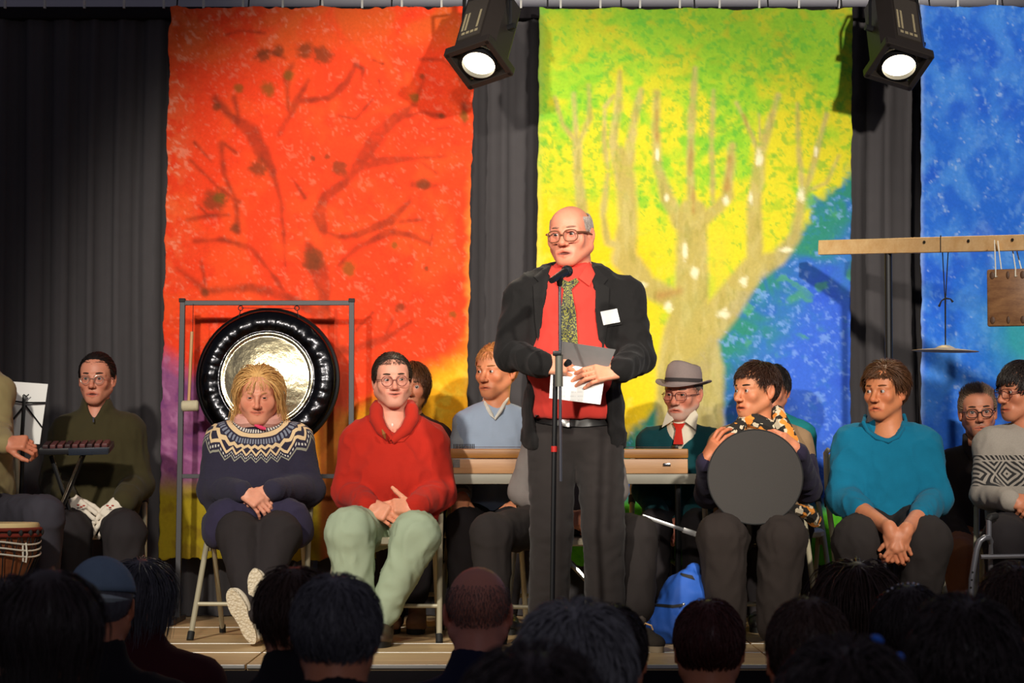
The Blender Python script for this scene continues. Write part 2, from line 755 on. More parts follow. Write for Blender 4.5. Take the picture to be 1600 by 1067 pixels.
def m_glass(name):
    if name in MATS: return MATS[name]
    t = NT(name)
    tr = t.n('ShaderNodeBsdfTransparent')
    gl = t.n('ShaderNodeBsdfGlossy'); gl.inputs['Roughness'].default_value = 0.05
    mx = t.n('ShaderNodeMixShader'); mx.inputs[0].default_value = 0.10
    t.l(tr.outputs[0], mx.inputs[1]); t.l(gl.outputs[0], mx.inputs[2])
    t.l(mx.outputs[0], t.t.nodes['Material Output'].inputs['Surface'])
    MATS[name] = t.m
    return t.m


M_SKIN = m_vcol('skin', 0.5, 0.12, 0.07, 160, 0.12, 0.4)
M_EYE = m_vcol('eyeball', 0.15, 0, 0, 50, 0, 0.5)
M_BLACK = m_plain('black_metal', lin(26, 26, 28), 0.45, 0.3)
M_CHROME = m_plain('chrome', (0.75, 0.74, 0.72), 0.18, 1.0, 0.03)
M_GREYTUBE = m_plain('grey_tube', lin(62, 62, 65), 0.5, 0.2)
M_CREAM = m_plain('cream_plastic', lin(226, 214, 184), 0.45, 0.0, 0.04)
M_CHAIRTUBE = m_plain('beige_tube', lin(176, 168, 142), 0.4, 0.15, 0.05)
M_RUBBER = m_plain('black_rubber', lin(22, 22, 22), 0.7)
M_GLASS = m_glass('lens_glass')
M_WHITEPAPER = m_plain('white_paper', (0.82, 0.82, 0.80), 0.8, 0, 0.02)


# ------------------------------------------------------------------ people
def torso(N, Pl, chest, belly, hip, yaw=0.0, bo=0.0, hz=0.2):
    """stacked, smoothly joined trunk volumes between neck base N and pelvis Pl"""
    u = nrm(N - Pl)
    L = np.linalg.norm(N - Pl)
    f = rotz(math.radians(yaw)) @ np.array((0, -1.0, 0))
    R = frame(f - u * np.dot(f, u), u)
    fw = -R[:, 1]
    return [el(Pl + u * .70 * L, (chest[0], chest[1], .33 * L), R, .06),
            el(Pl + u * .36 * L + fw * bo, (belly[0], belly[1], .34 * L), R, .08),
            el(Pl + u * .02 * L + fw * bo * .4, (hip[0], hip[1], hz * L + .04), R, .07)]


ARMS = []


def arm(S, E, W, r=(.062, .052, .040), N=None, k=.035, tr=.05):
    ARMS.append((S, E, W))
    q = []
    if N is not None: q.append(rc(N - np.array((0, 0, .015)), S, tr, r[0], .05))
    q += [rc(S, E, r[0], r[1], k), rc(E, W, r[1], r[2], .02)]
    return q


def leg(H, K, A, r=(.095, .075, .055), k=.03):
    return [rc(H, K, r[0], r[1], k), rc(K, A, r[1] * .98, r[2], .02)]


def head_prims(o):
    jw, fat, mo = o.get('jaw', 1.0), o.get('fat', 0.0), o.get('open', 0.0)
    ns = o.get('nose', 1.0)
    q = [el((0, .015, .030), (.076, .096, .086), None, .02),
         el((0, -.040, .042), (.062, .047, .055), None, .03),
         el((0, -.032, -.030), (.062 * jw, .060, .070), None, .03),
         el((0, -.058, -.080), (.036 * jw, .030, .030), None, .025),
         el((0, -.075, -.100), (.020 * jw, .016, .015), None, .02)]
    for s in (-1, 1):
        q += [rc((s * .057 * jw, .004, -.050), (s * .018 * jw, -.066, -.097), .020 + fat * .6, .016 + fat * .4, .03),
              el((s * .043, -.066, -.022), (.021 + fat, .017, .020 + fat), None, .025),
              rc((s * .012, -.091, .019), (s * .050, -.070, .020), .0085, .007, .014)]
    for s in (-1, 1):
        q.append(el((s * .032, -.100, .002), (.020, .017, .0135), None, .010, 's'))
    op = o.get('lid', .0062) + .0012
    for s in (-1, 1):                      # eyelids: a thin dome over the eyeball with an almond opening
        q.append(el((s * .032, -.0805, .002), .0142, None, .005))
    for s in (-1, 1):
        q.append(el((s * .0325, -.0985, .0018), (.0150, .0160, op), None, .0015, 's'))
    q += [rc((0, -.090, .010), (0, -.110 - .004 * ns, -.030), .0080, .0100 * ns, .014),
          el((0, -.112 - .004 * ns, -.034), (.0110 * ns, .0110, .0100 * ns), None, .008)]
    for s in (-1, 1):
        q.append(el((s * .0125 * ns, -.103, -.038), (.0085 * ns, .010, .008), None, .008))
    for s in (-1, 1):
        q.append(el((s * .0065, -.110, -.0455), (.0035, .005, .004), None, .003, 's'))
    mz = o.get('mz', -.072)
    sm = o.get('smile', 0.0) * .006
    for s in (-1, 1):
        ag = o.get('age', .6)
        q.append(rc((s * .0165, -.103, -.040), (s * .034, -.082, -.070), .0018 * ag, .0012 * ag, .006, 's'))
    q.append(el((0, -.080, mz + .002), (.038, .0125, .022), None, .018))
    lp = o.get('lip', 1.0)
    for s in (-1, 1):
        q += [rc((0, -.0965, mz + .0055 + mo * .5), (s * .0275, -.0865, mz + .001 + sm), .0048 * lp, .0030, .006),
              rc((0, -.0960, mz - .0065 - mo), (s * .0265, -.0865, mz - .001 - mo * .3 + sm), .0056 * lp, .0030, .006)]
    q.append(el((0, -.1010, mz - mo * .25), (.027 - mo * .5, .011, .0015 + mo * .75), None, .003, 's'))
    for s in (-1, 1):                      # ears
        Re = rotz(s * math.radians(-20)) @ rotx(math.radians(-8))
        q += [el((s * .082, .014, -.004), (.0065, .019, .031), Re, .006),
              el((s * .080, .010, -.028), (.007, .010, .011), Re, .006),
              el((s * .0895, .010, -.002), (.006, .010, .018), Re, .004, 's')]
    return q


def xform(p, R, c, s):
    if p[0] == 'rc': return ('rc', R @ p[1] * s + c, R @ p[2] * s + c, p[3] * s, p[4] * s, p[5] * s, p[6])
    return ('el', R @ p[1] * s + c, p[2] * s, R if p[3] is None else R @ p[3], p[4] * s, p[5])


class Person:
    def __init__(s, label, base, group=None):
        s.base = np.asarray(base, float)
        s.root = empty('person', s.base, label, 'person', group)
        s.bV, s.bF, s.bC, s.nb = [], [], [], 0
        s.bv = {}
        ARMS.clear()
        s.prims, s.hands, s.skin, s.colfn = [], [], None, None
        s.hairy, s.bare = False, []

    def body(s, V, F, C):
        C = np.asarray(C, float)
        if C.ndim == 1: C = np.tile(C, (len(V), 1))
        s.bV.append(V - s.base); s.bF.append(F + s.nb); s.bC.append(C); s.nb += len(V)

    def cloth(s, name, prims, mat, res=.011, wr=.004, ws=9, seed=1, it=1, stretch=(1, 1, .7), label=None, parent=None, fn=None):
        V, F = sdf_mesh(prims, res * (1.22 if name == 'trousers' else 1.08))
        if it: V = relax(V, F, it)
        if wr: V = wrinkle(V, F, wr * 1.25, ws * 1.7, seed, stretch)
        me = mesh_np(name, V - s.base, F)
        if fn: fn(me, V)
        o = link(name, me, mat, parent or s.root)
        if label: o['label'] = label
        s.bv[name] = bvh_of(V, F)
        return o

    def mb(s, name, mb, mat, parent=None, smooth=True, label=None):
        o = mb.build(name, mat, parent or s.root, smooth, s.base)
        if label: o['label'] = label
        return o

    def flap(s, name, pts, mat, thick=.006):
        A = np.array([P(*q) for q in pts]) - s.base
        B = A + np.array((0, thick, 0))
        n = len(A)
        me = mesh_np(name, np.concatenate((A, B)), [np.array([list(range(n))[::-1]]), np.array([list(range(n, 2 * n))]), np.array([(i, (i + 1) % n, n + (i + 1) % n, n + i) for i in range(n)])], False)
        return link(name, me, mat, s.root)

    def lay(s, on, pts, off=.006):
        out = []
        for x, y in pts:
            h = s.bv[on].ray_cast(cam.location, (Vector(P(x, y, 10)) - cam.location).normalized())
            out.append(np.array(h[0]) + np.array((0, -off, 0)) if h[0] is not None else None)
        ok = [q for q in out if q is not None]
        return [q if q is not None else P(x, y, ok[0][1]) for q, (x, y) in zip(out, pts)]

    def pat(s, name, poly, on, mat, parent=None, off=.004, thick=.006, step=4.0):
        return patch(name, poly, [s.bv[k] for k in on], mat, parent or s.root, off, thick, s.base, step)

    # ---- head
    def head(s, c, yaw=0, pitch=0, roll=0, sc=1.0, skin=lin(214, 150, 120), neck=None, nr=.056, res=.0037, face=True, gaze=(0, 0),
             brow=None, iris=(.06, .035, .02), beard=None, beard_a=0.0, eye=True, browlift=0.0, flush=1.0, **o):
        c = np.asarray(c, float)
        R = rotz(math.radians(yaw)) @ rotx(math.radians(pitch)) @ roty(math.radians(roll))
        s.hc, s.hR, s.hs = c, R, sc
        q = head_prims(o)
        if neck is not None:
            nl = R.T @ (np.asarray(neck, float) - c) / sc
            q.append(rc((0, .022, -.055), nl, nr / sc, nr * 1.12 / sc, .022))
            q.append(el(nl + np.array((0, 0, -.03)), (.10, .06, .04), None, .04))
        s.res = res
        s.prims += [xform(a, R, c, sc) for a in q]
        s.neck = np.asarray(neck, float)
        s.skin = sk = np.asarray(skin)
        s.colfn = lambda W: s.face_col((W - c) @ R / sc, sk, flush, beard, beard_a, o)
        s.face_bits(c, R, sc, face, eye, gaze, iris, brow, browlift)

    def face_col(s, V, sk, flush, beard, beard_a, o):
        C = np.tile(sk, (len(V), 1))
        x, y, z = V.T
        fr = sstep(-.03, -.07, y)
        m = np.exp(-(((np.abs(x) - .042) / .022) ** 2 + ((z + .030) / .024) ** 2)) * fr * .45 * flush
        m += np.exp(-((x / .016) ** 2 + ((z + .034) / .016) ** 2)) * sstep(-.095, -.108, y) * .45 * flush
        m += sstep(.068, .082, np.abs(x)) * .35
        C = C * (1 - m[:, None]) + m[:, None] * (sk * np.array((1.0, .66, .60)))
        mz = o.get('mz', -.072)
        sm = o.get('smile', 0.0) * .006
        z0, z = z, z - sm * np.clip(np.abs(x) / .027, 0, 1.2) ** 2 * sstep(.03, .015, np.abs(z - mz))
        mo = o.get('open', 0.0)
        lip = sstep(1.15, .75, np.sqrt((x / .036) ** 2 + ((z - mz + mo * .2) / (.0105 + mo * .75)) ** 2)) * sstep(-.080, -.086, y)
        C = C * (1 - lip[:, None] * .75) + lip[:, None] * .75 * (sk * np.array((.84, .48, .46)))
        inn = sstep(1.1, .7, np.sqrt((x / .031) ** 2 + ((z - mz + mo * .25) / (.0022 + mo * .6)) ** 2)) * sstep(-.078, -.085, y)
        C = C * (1 - inn[:, None] * .85) + inn[:, None] * .85 * np.array((.05, .012, .012))
        z = z0
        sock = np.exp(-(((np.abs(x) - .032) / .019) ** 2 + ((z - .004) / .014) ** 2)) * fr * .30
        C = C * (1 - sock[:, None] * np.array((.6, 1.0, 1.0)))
        if beard is not None:
            bm_ = sstep(-.028, -.055, z + .10 * np.clip(np.abs(x) - .045, 0, 1)) * sstep(.02, -.02, y) * sstep(-.125, -.112, z)
            bm_ *= 1 - lip
            bm_ *= 1 - sstep(.036, .018, np.sqrt(((np.abs(x) - .046) / 1.0) ** 2 + ((z + .036) / 1.0) ** 2))
            bm_ = bm_ * beard_a * (.75 + .25 * vnoise(V * 400, 3))
            C = C * (1 - bm_[:, None]) + bm_[:, None] * np.asarray(beard)
        C = C * (1 + .06 * fbm(V * 45, 2, 2))[:, None]
        return C

    def face_bits(s, c, R, sc, face, eye, gaze, iris, brow, browlift):
        if face and eye:
            for sg in (-1, 1):
                Ve, Fe = ellipsoid_grid(28, 20)
                g = nrm((math.sin(math.radians(gaze[0])), -math.cos(math.radians(gaze[0])), -math.sin(math.radians(gaze[1]))))
                dd = Ve @ g
                col = np.tile(np.array((.46, .41, .38)), (len(Ve), 1))
                col[dd > math.cos(math.radians(34))] = iris
                col[dd > math.cos(math.radians(17))] = (.008, .008, .008)
                L = Ve * .0122 + np.array((sg * .032, -.0805, .002))
                me = mesh_np('eye', (L * sc) @ R.T + c - s.base, Fe)
                add_col(me, col)
                link('eye', me, M_EYE, s.root)
        if face and brow is not None:
            for sg in (-1, 1):
                t = np.linspace(0, 1, 7)
                X = sg * (.013 + .041 * t)
                Z = .0245 + browlift + .006 * np.sin(t * 2.4) - .004 * t
                Y = -.0985 + .004 + .024 * t ** 2
                L = np.stack((X, Y, Z), 1)
                b = MB().tube((L * sc) @ R.T + c, np.array((.0028, .0042, .0046, .0044, .0040, .003, .0012)) * sc, 6)
                s.mb('eyebrow', b, brow)

    def h2w(s, L):
        return (np.asarray(L, float) * s.hs) @ s.hR.T + s.hc

    # ---- hair made of a scalp cap and many tapered locks
    def hair(s, mat, line=None, L=.05, n=900, m=3, w=.0028, crown=(0, .055, .12), grav=.5, lift=.25, fwd=0.0, h=.006, jit=.35, curl=0.0,
             rad=(.0805, .1025, .0930), lenfn=None, seed=0, maskfn=None, name='hair', part=None, droop=.0, fat=1.0, cap=True, stop=.055, side=.0, fine=True, flare=.0):
        rng = np.random.default_rng(seed + 100)
        if fine:
            n, w = int(n * 1.0), w * .80
        s.hairy = s.hairy or (cap and maskfn is None) or fine
        if line is None:
            line = ((-.09, .078), (-.06, .070), (-.03, .030), (0, .012), (.03, -.008), (.055, -.050), (.11, -.062))
        ly, lz = zip(*line)
        C0 = np.array((0, .015, .030)); rad = np.array(rad)

        def mask(Q):
            k = Q[:, 2] > np.interp(Q[:, 1], ly, lz) + .004 * vnoise(Q * 70, seed)
            if maskfn is not None: k &= maskfn(Q)
            return k
        M_ = MB()
        if cap:
            Ve, Fe = ellipsoid_grid(52, 36)
            Vc = Ve * (rad + np.array((.003, .004, .005))) + C0
            keep = mask(Vc)[Fe].all(1)
            if keep.any(): M_.add(s.h2w(Vc), Fe[keep])
        i = np.arange(int(n * 2.2)) + .5
        ph = np.arccos(1 - 2 * i / (n * 2.2)); th = math.pi * (1 + 5 ** .5) * i
        U = np.stack((np.sin(ph) * np.cos(th), np.sin(ph) * np.sin(th), np.cos(ph)), 1)
        Q = U * rad + C0
        Q = Q[mask(Q)]
        Q = Q + rng.normal(0, .0015, Q.shape)
        k = len(Q)
        ln = L * (1 + rng.uniform(-.35, .25, k))
        if lenfn is not None: ln = ln * lenfn(Q)
        cr = np.array(crown)
        pos = Q.copy()
        pts = [pos.copy()]
        J = rng.normal(0, jit, (k, 3))
        for a in range(m):
            nn = (pos - C0) / (rad ** 2)
            nn /= np.linalg.norm(nn, axis=1)[:, None]
            t = pos - cr
            t /= np.maximum(np.linalg.norm(t, axis=1), .02)[:, None]
            if part is not None: t = t + np.stack((np.sign(pos[:, 0] - part) * .8, 0 * pos[:, 0], 0 * pos[:, 0]), 1)
            t = t + np.array((0, -fwd, -grav)) + J * (1.0 if a == 0 else .6)
            inside_k = (((pos - C0) / (rad + h)) ** 2).sum(1)
            tt = t - nn * (t * nn).sum(1)[:, None]
            tt /= np.maximum(np.linalg.norm(tt, axis=1), 1e-3)[:, None]
            below = sstep(.0, -.05, pos[:, 2])[:, None] * droop
            d = tt * (1 - below) + np.array((0, 0, -1.0)) * below + nn * lift * (1 - a / m) * (1 - below)
            if flare: d = d + np.stack((np.sign(pos[:, 0]) * flare * below[:, 0], 0 * ln, 0 * ln), 1)
            if curl:
                d = d + curl * np.stack((np.sin(a * 2.1 + rng.uniform(0, 6, k)), np.cos(a * 1.7 + rng.uniform(0, 6, k)), 0 * ln), 1)
            d /= np.linalg.norm(d, axis=1)[:, None]
            frz = ((pos[:, 1] < -.045) & (np.abs(pos[:, 0]) < .066) & (pos[:, 2] < stop)) | ((pos[:, 1] < -.018) & (pos[:, 2] < side))
            pos = pos + d * (ln / m)[:, None] * np.where(frz, .08, 1.0)[:, None]
            f = np.sqrt((((pos - C0) / (rad + h)) ** 2).sum(1))
            push = f < 1
            pos[push] = C0 + (pos[push] - C0) / f[push][:, None]
            pts.append(pos.copy())
        PT = np.stack(pts, 1)                                  # k, m+1, 3
        T = np.gradient(PT, axis=1)
        T /= np.maximum(np.linalg.norm(T, axis=2), 1e-6)[:, :, None]
        rf = rng.normal(0, 1, (k, 1, 3))
        A = np.cross(T, rf); A /= np.maximum(np.linalg.norm(A, axis=2), 1e-6)[:, :, None]
        B = np.cross(T, A)
        ww = (w * fat * (1 + rng.uniform(-.3, .3, k)))[:, None] * np.linspace(1, .22, m + 1)[None, :]
        rings = []
        for g in range(3):
            an = g * 2 * math.pi / 3
            rings.append(PT + ww[:, :, None] * (math.cos(an) * A + math.sin(an) * B))
        V = np.stack(rings, 2).reshape(-1, 3)
        b0 = (np.arange(k) * (m + 1) * 3)[:, None]
        F = []
        for a in range(m):
            for g in range(3):
                e = (g + 1) % 3
                F.append(b0 + np.array((a * 3 + g, a * 3 + e, a * 3 + 3 + e, a * 3 + 3 + g)))
        M_.add(s.h2w(V), np.stack(F, 1).reshape(-1, 4))
        V = np.concatenate(M_.V) - s.base
        me = mesh_np(name, V, [np.concatenate(f) for f in M_.F.values()])
        return link(name, me, mat, s.root)

    # ---- glasses
    def glasses(s, mat, shape='panto', w=.024, hh=.020, y=-.112, z=-.002, r=.0017, gap=.0345, label=None, tr=None, temple_z=.004):
        mb = MB()
        rims = []
        for sg in (-1, 1):
            pts = []
            for a in np.linspace(0, 2 * math.pi, 26, endpoint=False):
                ca, sa = math.cos(a), math.sin(a)
                p_ = {'round': 2.0, 'panto': 2.7, 'rect': 4.5}[shape]
                f = (abs(ca) ** p_ + abs(sa) ** p_) ** (-1 / p_)
                xx, zz = w * ca * f, hh * sa * f
                pts.append((sg * gap + xx, y + .010 * (abs(sg * gap + xx) / .05) ** 2, z + zz))
            rims.append(pts)
            mb.tube(s.h2w(pts), r * s.hs, 6, closed=True)
            mb.tube(s.h2w([(sg * (gap + w * .97), y + .0122, z + temple_z), (sg * .072, y + .03, z + temple_z), (sg * .0795, -.03, z + temple_z - .001), (sg * .082, .016, z + .003), (sg * .080, .030, z - .014)]), (tr or r) * s.hs, 6)
        mb.tube(s.h2w([(-gap + w * .95, y + .001, z + .003), (0, y - .004, z + .006), (gap - w * .95, y + .001, z + .003)]), r * s.hs, 6)
        g = s.mb('glasses', mb, mat)
        if label: g['label'] = label
        for pts in rims:
            A = s.h2w(pts)
            V = np.concatenate((A, [A.mean(0)])) - s.base
            n = len(A)
            me = mesh_np('lens', V, np.array([(i, (i + 1) % n, n) for i in range(n)]))
            link('lens', me, M_GLASS, g)
        return g

    # ---- hand
    def hand(s, W, d, back, side, curl=(35, 40, 25), spread=3, sc=1.0, skin=None, thumb=(38, 12, -.25, 15), mat=None, fore=None, res=.0031, fr=.030, per=None):
        W = np.asarray(W, float)
        d = nrm(d)
        bk = np.asarray(back, float); bk = nrm(bk - d * np.dot(bk, d))
        X = np.cross(d, bk) * (1 if side == 'L' else -1)
        R = np.stack((X, d, bk), 1)
        w = lambda q: W + R @ (np.asarray(q, float) * sc)
        k = .006
        q = [bx(w((0, .050, 0)), np.array((.037, .046, .0125)) * sc, .011 * sc, R, .01),
             el(w((.021, .032, -.009)), np.array((.016, .030, .013)) * sc, R, .012),
             rc(w((0, -.02, 0)), w((0, .02, 0)), .024 * sc, .026 * sc, .015)]
        if fore is not None:
            q.append(rc(w((0, -.015, 0)), fore, .025 * sc, fr * 1.25, .02))
            s.bare.append((W, np.asarray(fore, float)))
        spec = ((.0285, .088, (.043, .026, .021), .0092), (.0095, .093, (.047, .030, .022), .0094), (-.0095, .089, (.043, .028, .021), .0090), (-.0280, .080, (.034, .021, .018), .0080))
        for i, (x, y, ls, r) in enumerate(spec):
            c3 = curl if per is None else per[i]
            a = 0
            sp = math.radians(spread * (1.5 - i))
            p0 = np.array((x, y - .012, 0.0))
            p_prev = w(p0)
            rr = r
            p = p0
            for j in range(3):
                a += math.radians(c3[j])
                dv = np.array((math.sin(sp) * math.cos(a), math.cos(sp) * math.cos(a), -math.sin(a)))
                p1 = p + dv * (ls[j] + (.012 if j == 0 else 0))
                q.append(rc(w(p), w(p1), rr * sc, rr * .92 * sc, .0035 if j else .005))
                p = p1; rr *= .92
        ta, tb, tn, tc = thumb
        p = np.array((.022, .018, -.008))
        dv = nrm((math.sin(math.radians(ta)), math.cos(math.radians(ta)), tn))
        p1 = p + dv * .046
        q.append(rc(w(p), w(p1), .0135 * sc, .0110 * sc, .008))
        dv = nrm((math.sin(math.radians(ta - tb)), math.cos(math.radians(ta - tb)), tn - .1))
        p2 = p1 + dv * .033
        q.append(rc(w(p1), w(p2), .0108 * sc, .0100 * sc, .004))
        dv = nrm((math.sin(math.radians(ta - tb - tc)), math.cos(math.radians(ta - tb - tc)), tn - .15))
        q.append(rc(w(p2), w(p2 + dv * .024), .0100 * sc, .0080 * sc, .004))
        if mat is not None:
            V, F = sdf_mesh(q, res)
            me = mesh_np('glove', V - s.base, F)
            return link('glove', me, mat, s.root)
        sk = np.asarray(skin)
        s.prims += q
        s.hands.append((W, R, sc, sk))

    def shoe(s, A, toe, mat, sole, sc=1.0, up=(0, 0, 1), ground=STAGE, lace=None, res=.010):
        """A: heel point on the sole, toe: direction"""
        t = nrm(toe); u = nrm(np.asarray(up, float) - t * np.dot(up, t))
        R = frame(t, u)
        w = lambda q: np.asarray(A, float) + R @ (np.asarray(q, float) * sc)
        q = [rc(w((0, -.03, .05)), w((0, -.12, .045)), .036 * sc, .040 * sc, .03), rc(w((0, -.12, .045)), w((0, -.225, .036)), .040 * sc, .028 * sc, .03),
             rc(w((0, -.02, .05)), w((0, -.015, .10)), .036 * sc, .040 * sc, .03), el(w((.004, -.185, .035)), np.array((.046, .062, .032)) * sc, R, .02),
             bx(w((0, -.12, -.02)), np.array((.1, .3, .038)) * sc, .002, R, .004, 's')]
        V, F = sdf_mesh(q, res)
        o = link('shoe', mesh_np('shoe', V - s.base, F), mat, s.root)
        out = []
        for a in np.linspace(0, 2 * math.pi, 28, endpoint=False):
            y = -.125 - .137 * math.cos(a)
            wd_ = .036 + .012 * (1 if math.cos(a) > 0 else .2) * abs(math.cos(a)) ** .5 * (1 if math.cos(a) > 0 else 1) - .008 * math.exp(-((y + .10) / .035) ** 2)
            x = wd_ * math.sin(a)
            out.append((x, y))
        mb = MB()
        poly = [(x, y) for x, y in out]
        tri = delaunay_2d_cdt([Vector(p_) for p_ in poly], [], [list(range(28))], 1, 1e-6)
        T = np.array([f for f in tri[2] if len(f) == 3])
        Vv = np.array([(x, y, 0.0) for x, y in poly] + [(x * 1.03, y, .024) for x, y in poly])
        Qs = np.array([(i, (i + 1) % 28, 28 + (i + 1) % 28, 28 + i) for i in range(28)])
        mb.add(np.array([w(v) for v in Vv]), [T[:, ::-1], T + 28, Qs])
        s.mb('sole', mb, sole, o)
        if lace is not None:
            lb = MB()
            for i in range(4):
                y = -.095 - .022 * i
                lb.tube([w((-.028, y, .074 - .006 * i)), w((0, y - .008, .092 - .006 * i)), w((.028, y - .004, .074 - .006 * i))], .0035, 5)
            for g in (-1, 1):
                lb.tube([w((0, -.095, .094)), w((g * .02, -.08, .106)), w((g * .035, -.105, .098)), w((g * .045, -.10, .08))], .0032, 5)
            s.mb('lace', lb, lace, o)
        return o

    def finish(s, mat=None):
        # one continuous surface: head, neck, trunk core, arms and hands
        n = s.neck
        core = [rc(n, n - np.array((0, 0, .16)), .05, .075, .03)]
        hands = [h[0] for h in s.hands]
        for S, E, W in ARMS:
            S2 = S + (n - S) * .12
            core += [rc(n - np.array((0, 0, .06)), S2, .035, .034, .02), rc(S2, E, .034, .030, .02), rc(E, W, .030, .024, .015)]
            if hands:
                h = min(hands, key=lambda q: np.linalg.norm(q - W))
                if np.linalg.norm(h - W) < .12: core.append(rc(W, h, .024, .024, .012))
        V, F = sdf_mesh(core + s.prims, s.res)
        cell = np.full(len(V), .016)              # coarse where clothes and hair cover the body
        L = (V - s.hc) @ s.hR / s.hs
        hd = (np.linalg.norm(L, axis=1) < .20)
        cell[hd] = 0
        if s.hairy: cell[hd & (L[:, 1] > .035) & (L[:, 2] > -.03)] = .010
        cell[hd & (L[:, 1] > .045) & (L[:, 2] > -.03)] = np.maximum(cell[hd & (L[:, 1] > .045) & (L[:, 2] > -.03)], .006)
        for W, R, sc, sk in s.hands: cell[(np.linalg.norm(V - W, axis=1) < .21) & (((V - W) @ R)[:, 1] > -.10)] = 0
        for a, b in s.bare:
            ab = b - a
            t = np.clip(((V - a) @ ab) / (ab @ ab), 0, 1)
            cell[np.linalg.norm(V - a - t[:, None] * ab, axis=1) < .06] = 0
        V, T, F = thin_out(V, F, cell)
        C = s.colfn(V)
        for W, R, sc, sk in s.hands:
            dd = np.linalg.norm(V - W, axis=1)
            m = dd < .24
            m &= np.array([True] * len(V)) if len(s.hands) == 1 else (dd <= np.min([np.linalg.norm(V - h[0], axis=1) for h in s.hands], axis=0) + 1e-9)
            c = np.tile(sk, (m.sum(), 1)) * (1 + .08 * fbm(V[m] * 60, 4, 2))[:, None]
            kn = sstep(.080, .1, ((V[m] - W) @ R / sc)[:, 1]) * .25
            C[m] = c * (1 - kn[:, None]) + kn[:, None] * sk * np.array((1, .75, .68))
        me = mesh_np('body', V - s.base, [F, T])
        add_col(me, C)
        o = link('body', me, mat or M_SKIN, s.root)
        return o


def face_dir(yaw, pitch=0):
    a, b = math.radians(yaw), math.radians(pitch)
    return np.array((math.sin(a) * math.cos(b), -math.cos(a) * math.cos(b), -math.sin(b)))


# ------------------------------------------------------------------ the setting
M_DECK = m_wood('stage_deck_wood', lin(226, 196, 148), lin(188, 154, 108), 'X', 3.0, 0.5)
M_ALU = m_plain('aluminium_edge', (0.62, 0.60, 0.55), 0.42, 0.6)
M_HALL = m_plain('hall_floor', lin(52, 46, 42), 0.7)
M_WALL = m_plain('pale_wall', lin(196, 194, 202), 0.9, 0, 0.03)
M_SKIRT = m_fabric('black_skirt', lin(26, 22, 26))
M_CURT = m_fabric('grey_black_drape', lin(74, 71, 73), 0.95, 0.12, 0, 14, 0.0, 0.1)

mb = MB().box((0, 6.5, -0.05), (6.0, 7.5, 0.05))
tag(mb.build('floor', M_HALL, None, False), None, None, None, 'structure')
mb = MB().box((0, 13.25, 2.5), (6.0, 0.05, 2.6))
tag(mb.build('wall_back', M_WALL, None, False), None, None, None, 'structure')

stage = MB().box((0, 11.21, 0.339), (5.0, 1.90, 0.339)).build('stage', M_SKIRT, None, False)
tag(stage, 'raised stage of wooden decks with metal edges and a black front', 'stage', None, 'structure')
rows = (9.30, 9.90, 10.38, 11.38, 12.38, 13.06)
for i in range(len(rows) - 1):
    for j in range(5):
        x0, x1 = -5.0 + 2.0 * j, -3.0 + 2.0 * j
        y0, y1 = rows[i], rows[i + 1]
        MB().box(((x0 + x1) / 2, (y0 + y1) / 2, 0.689), ((x1 - x0) / 2 - .004, (y1 - y0) / 2 - .012, 0.0105)).build('deck_panel', M_DECK, stage, False)
        MB().box(((x0 + x1) / 2, y0 + .006, 0.6935), ((x1 - x0) / 2 - .004, .006, 0.0075), None, .002).build('edge_trim', M_ALU, stage, False)

# drapes: pleated cloth hanging behind the paintings


def drape(label, xa, xb, y, z0, z1, seed):
    nx, nz = int((xb - xa) / .018), 30
    X = np.linspace(xa, xb, nx); Z = np.linspace(z0, z1, nz)
    XX, ZZ = np.meshgrid(X, Z)
    q = np.stack((XX * 1.0, ZZ * .25, np.full_like(XX, seed)), -1)
    ph = XX * 2 * math.pi / .155 + 2.2 * vnoise(q * 1.6, seed)
    amp = .030 * (1 + .45 * vnoise(q * np.array((3, .8, 1)), seed + 3)) * (1.0 + .25 * (z1 - ZZ) / (z1 - z0))
    YY = y + amp * np.sin(ph) + .012 * np.sin(ph * 2.3 + 1)
    V = np.stack((XX, YY, ZZ), -1).reshape(-1, 3)
    F = np.array([(i * nx + j, i * nx + j + 1, (i + 1) * nx + j + 1, (i + 1) * nx + j) for i in range(nz - 1) for j in range(nx - 1)])
    Vb = V + np.array((0, .006, 0))
    n = len(V)
    rim = [(j, j + 1, n + j + 1, n + j) for j in range(nx - 1)]
    c = np.array(((xa + xb) / 2, y, z0))
    root = link('curtain', mesh_np('curtain', np.concatenate((V, Vb)) - c, [F, F[:, ::-1] + n, np.array(rim)]), M_CURT, None, c)
    tag(root, label, 'curtain', 'dark stage drapes')
    hm = MB().box(((xa + xb) / 2, y + .0, z1 - .01), ((xb - xa) / 2, .05, .030), None, .01)
    hm.build('curtain_header', M_SKIRT, root, True, c)
    return root


ztop = P(800, 19, 12.16)[2]
XA = [P(-250, 0, 12.16)[0], P(497, 0, 12.16)[0], P(1085, 0, 12.16)[0], P(1900, 0, 12.16)[0]]
drape('wide dark grey pleated drape at the left side of the stage', XA[0], XA[1] - .01, 12.16, STAGE + .005, ztop, 1)
drape('dark pleated drape showing between the red and green paintings', XA[1] + .01, XA[2] - .01, 12.16, STAGE + .005, ztop, 2)
drape('grey pleated drape showing between the green and blue paintings', XA[2] + .01, XA[3], 12.16, STAGE + .005, ztop, 3)

rail = MB().tube([P(-260, 17, 12.24), P(1910, 17, 12.24)], .014, 8)
ro = rail.build('curtain_rail', M_BLACK)
tag(ro, 'black rail with white hooks running above the stage drapes', 'rail')
for hx in np.arange(-240, 1900, 62):
    MB().box(P(hx, 7, 12.10), (.005, .012, .020)).build('hook', m_plain('white_hook', lin(200, 198, 190), .5), ro, False)

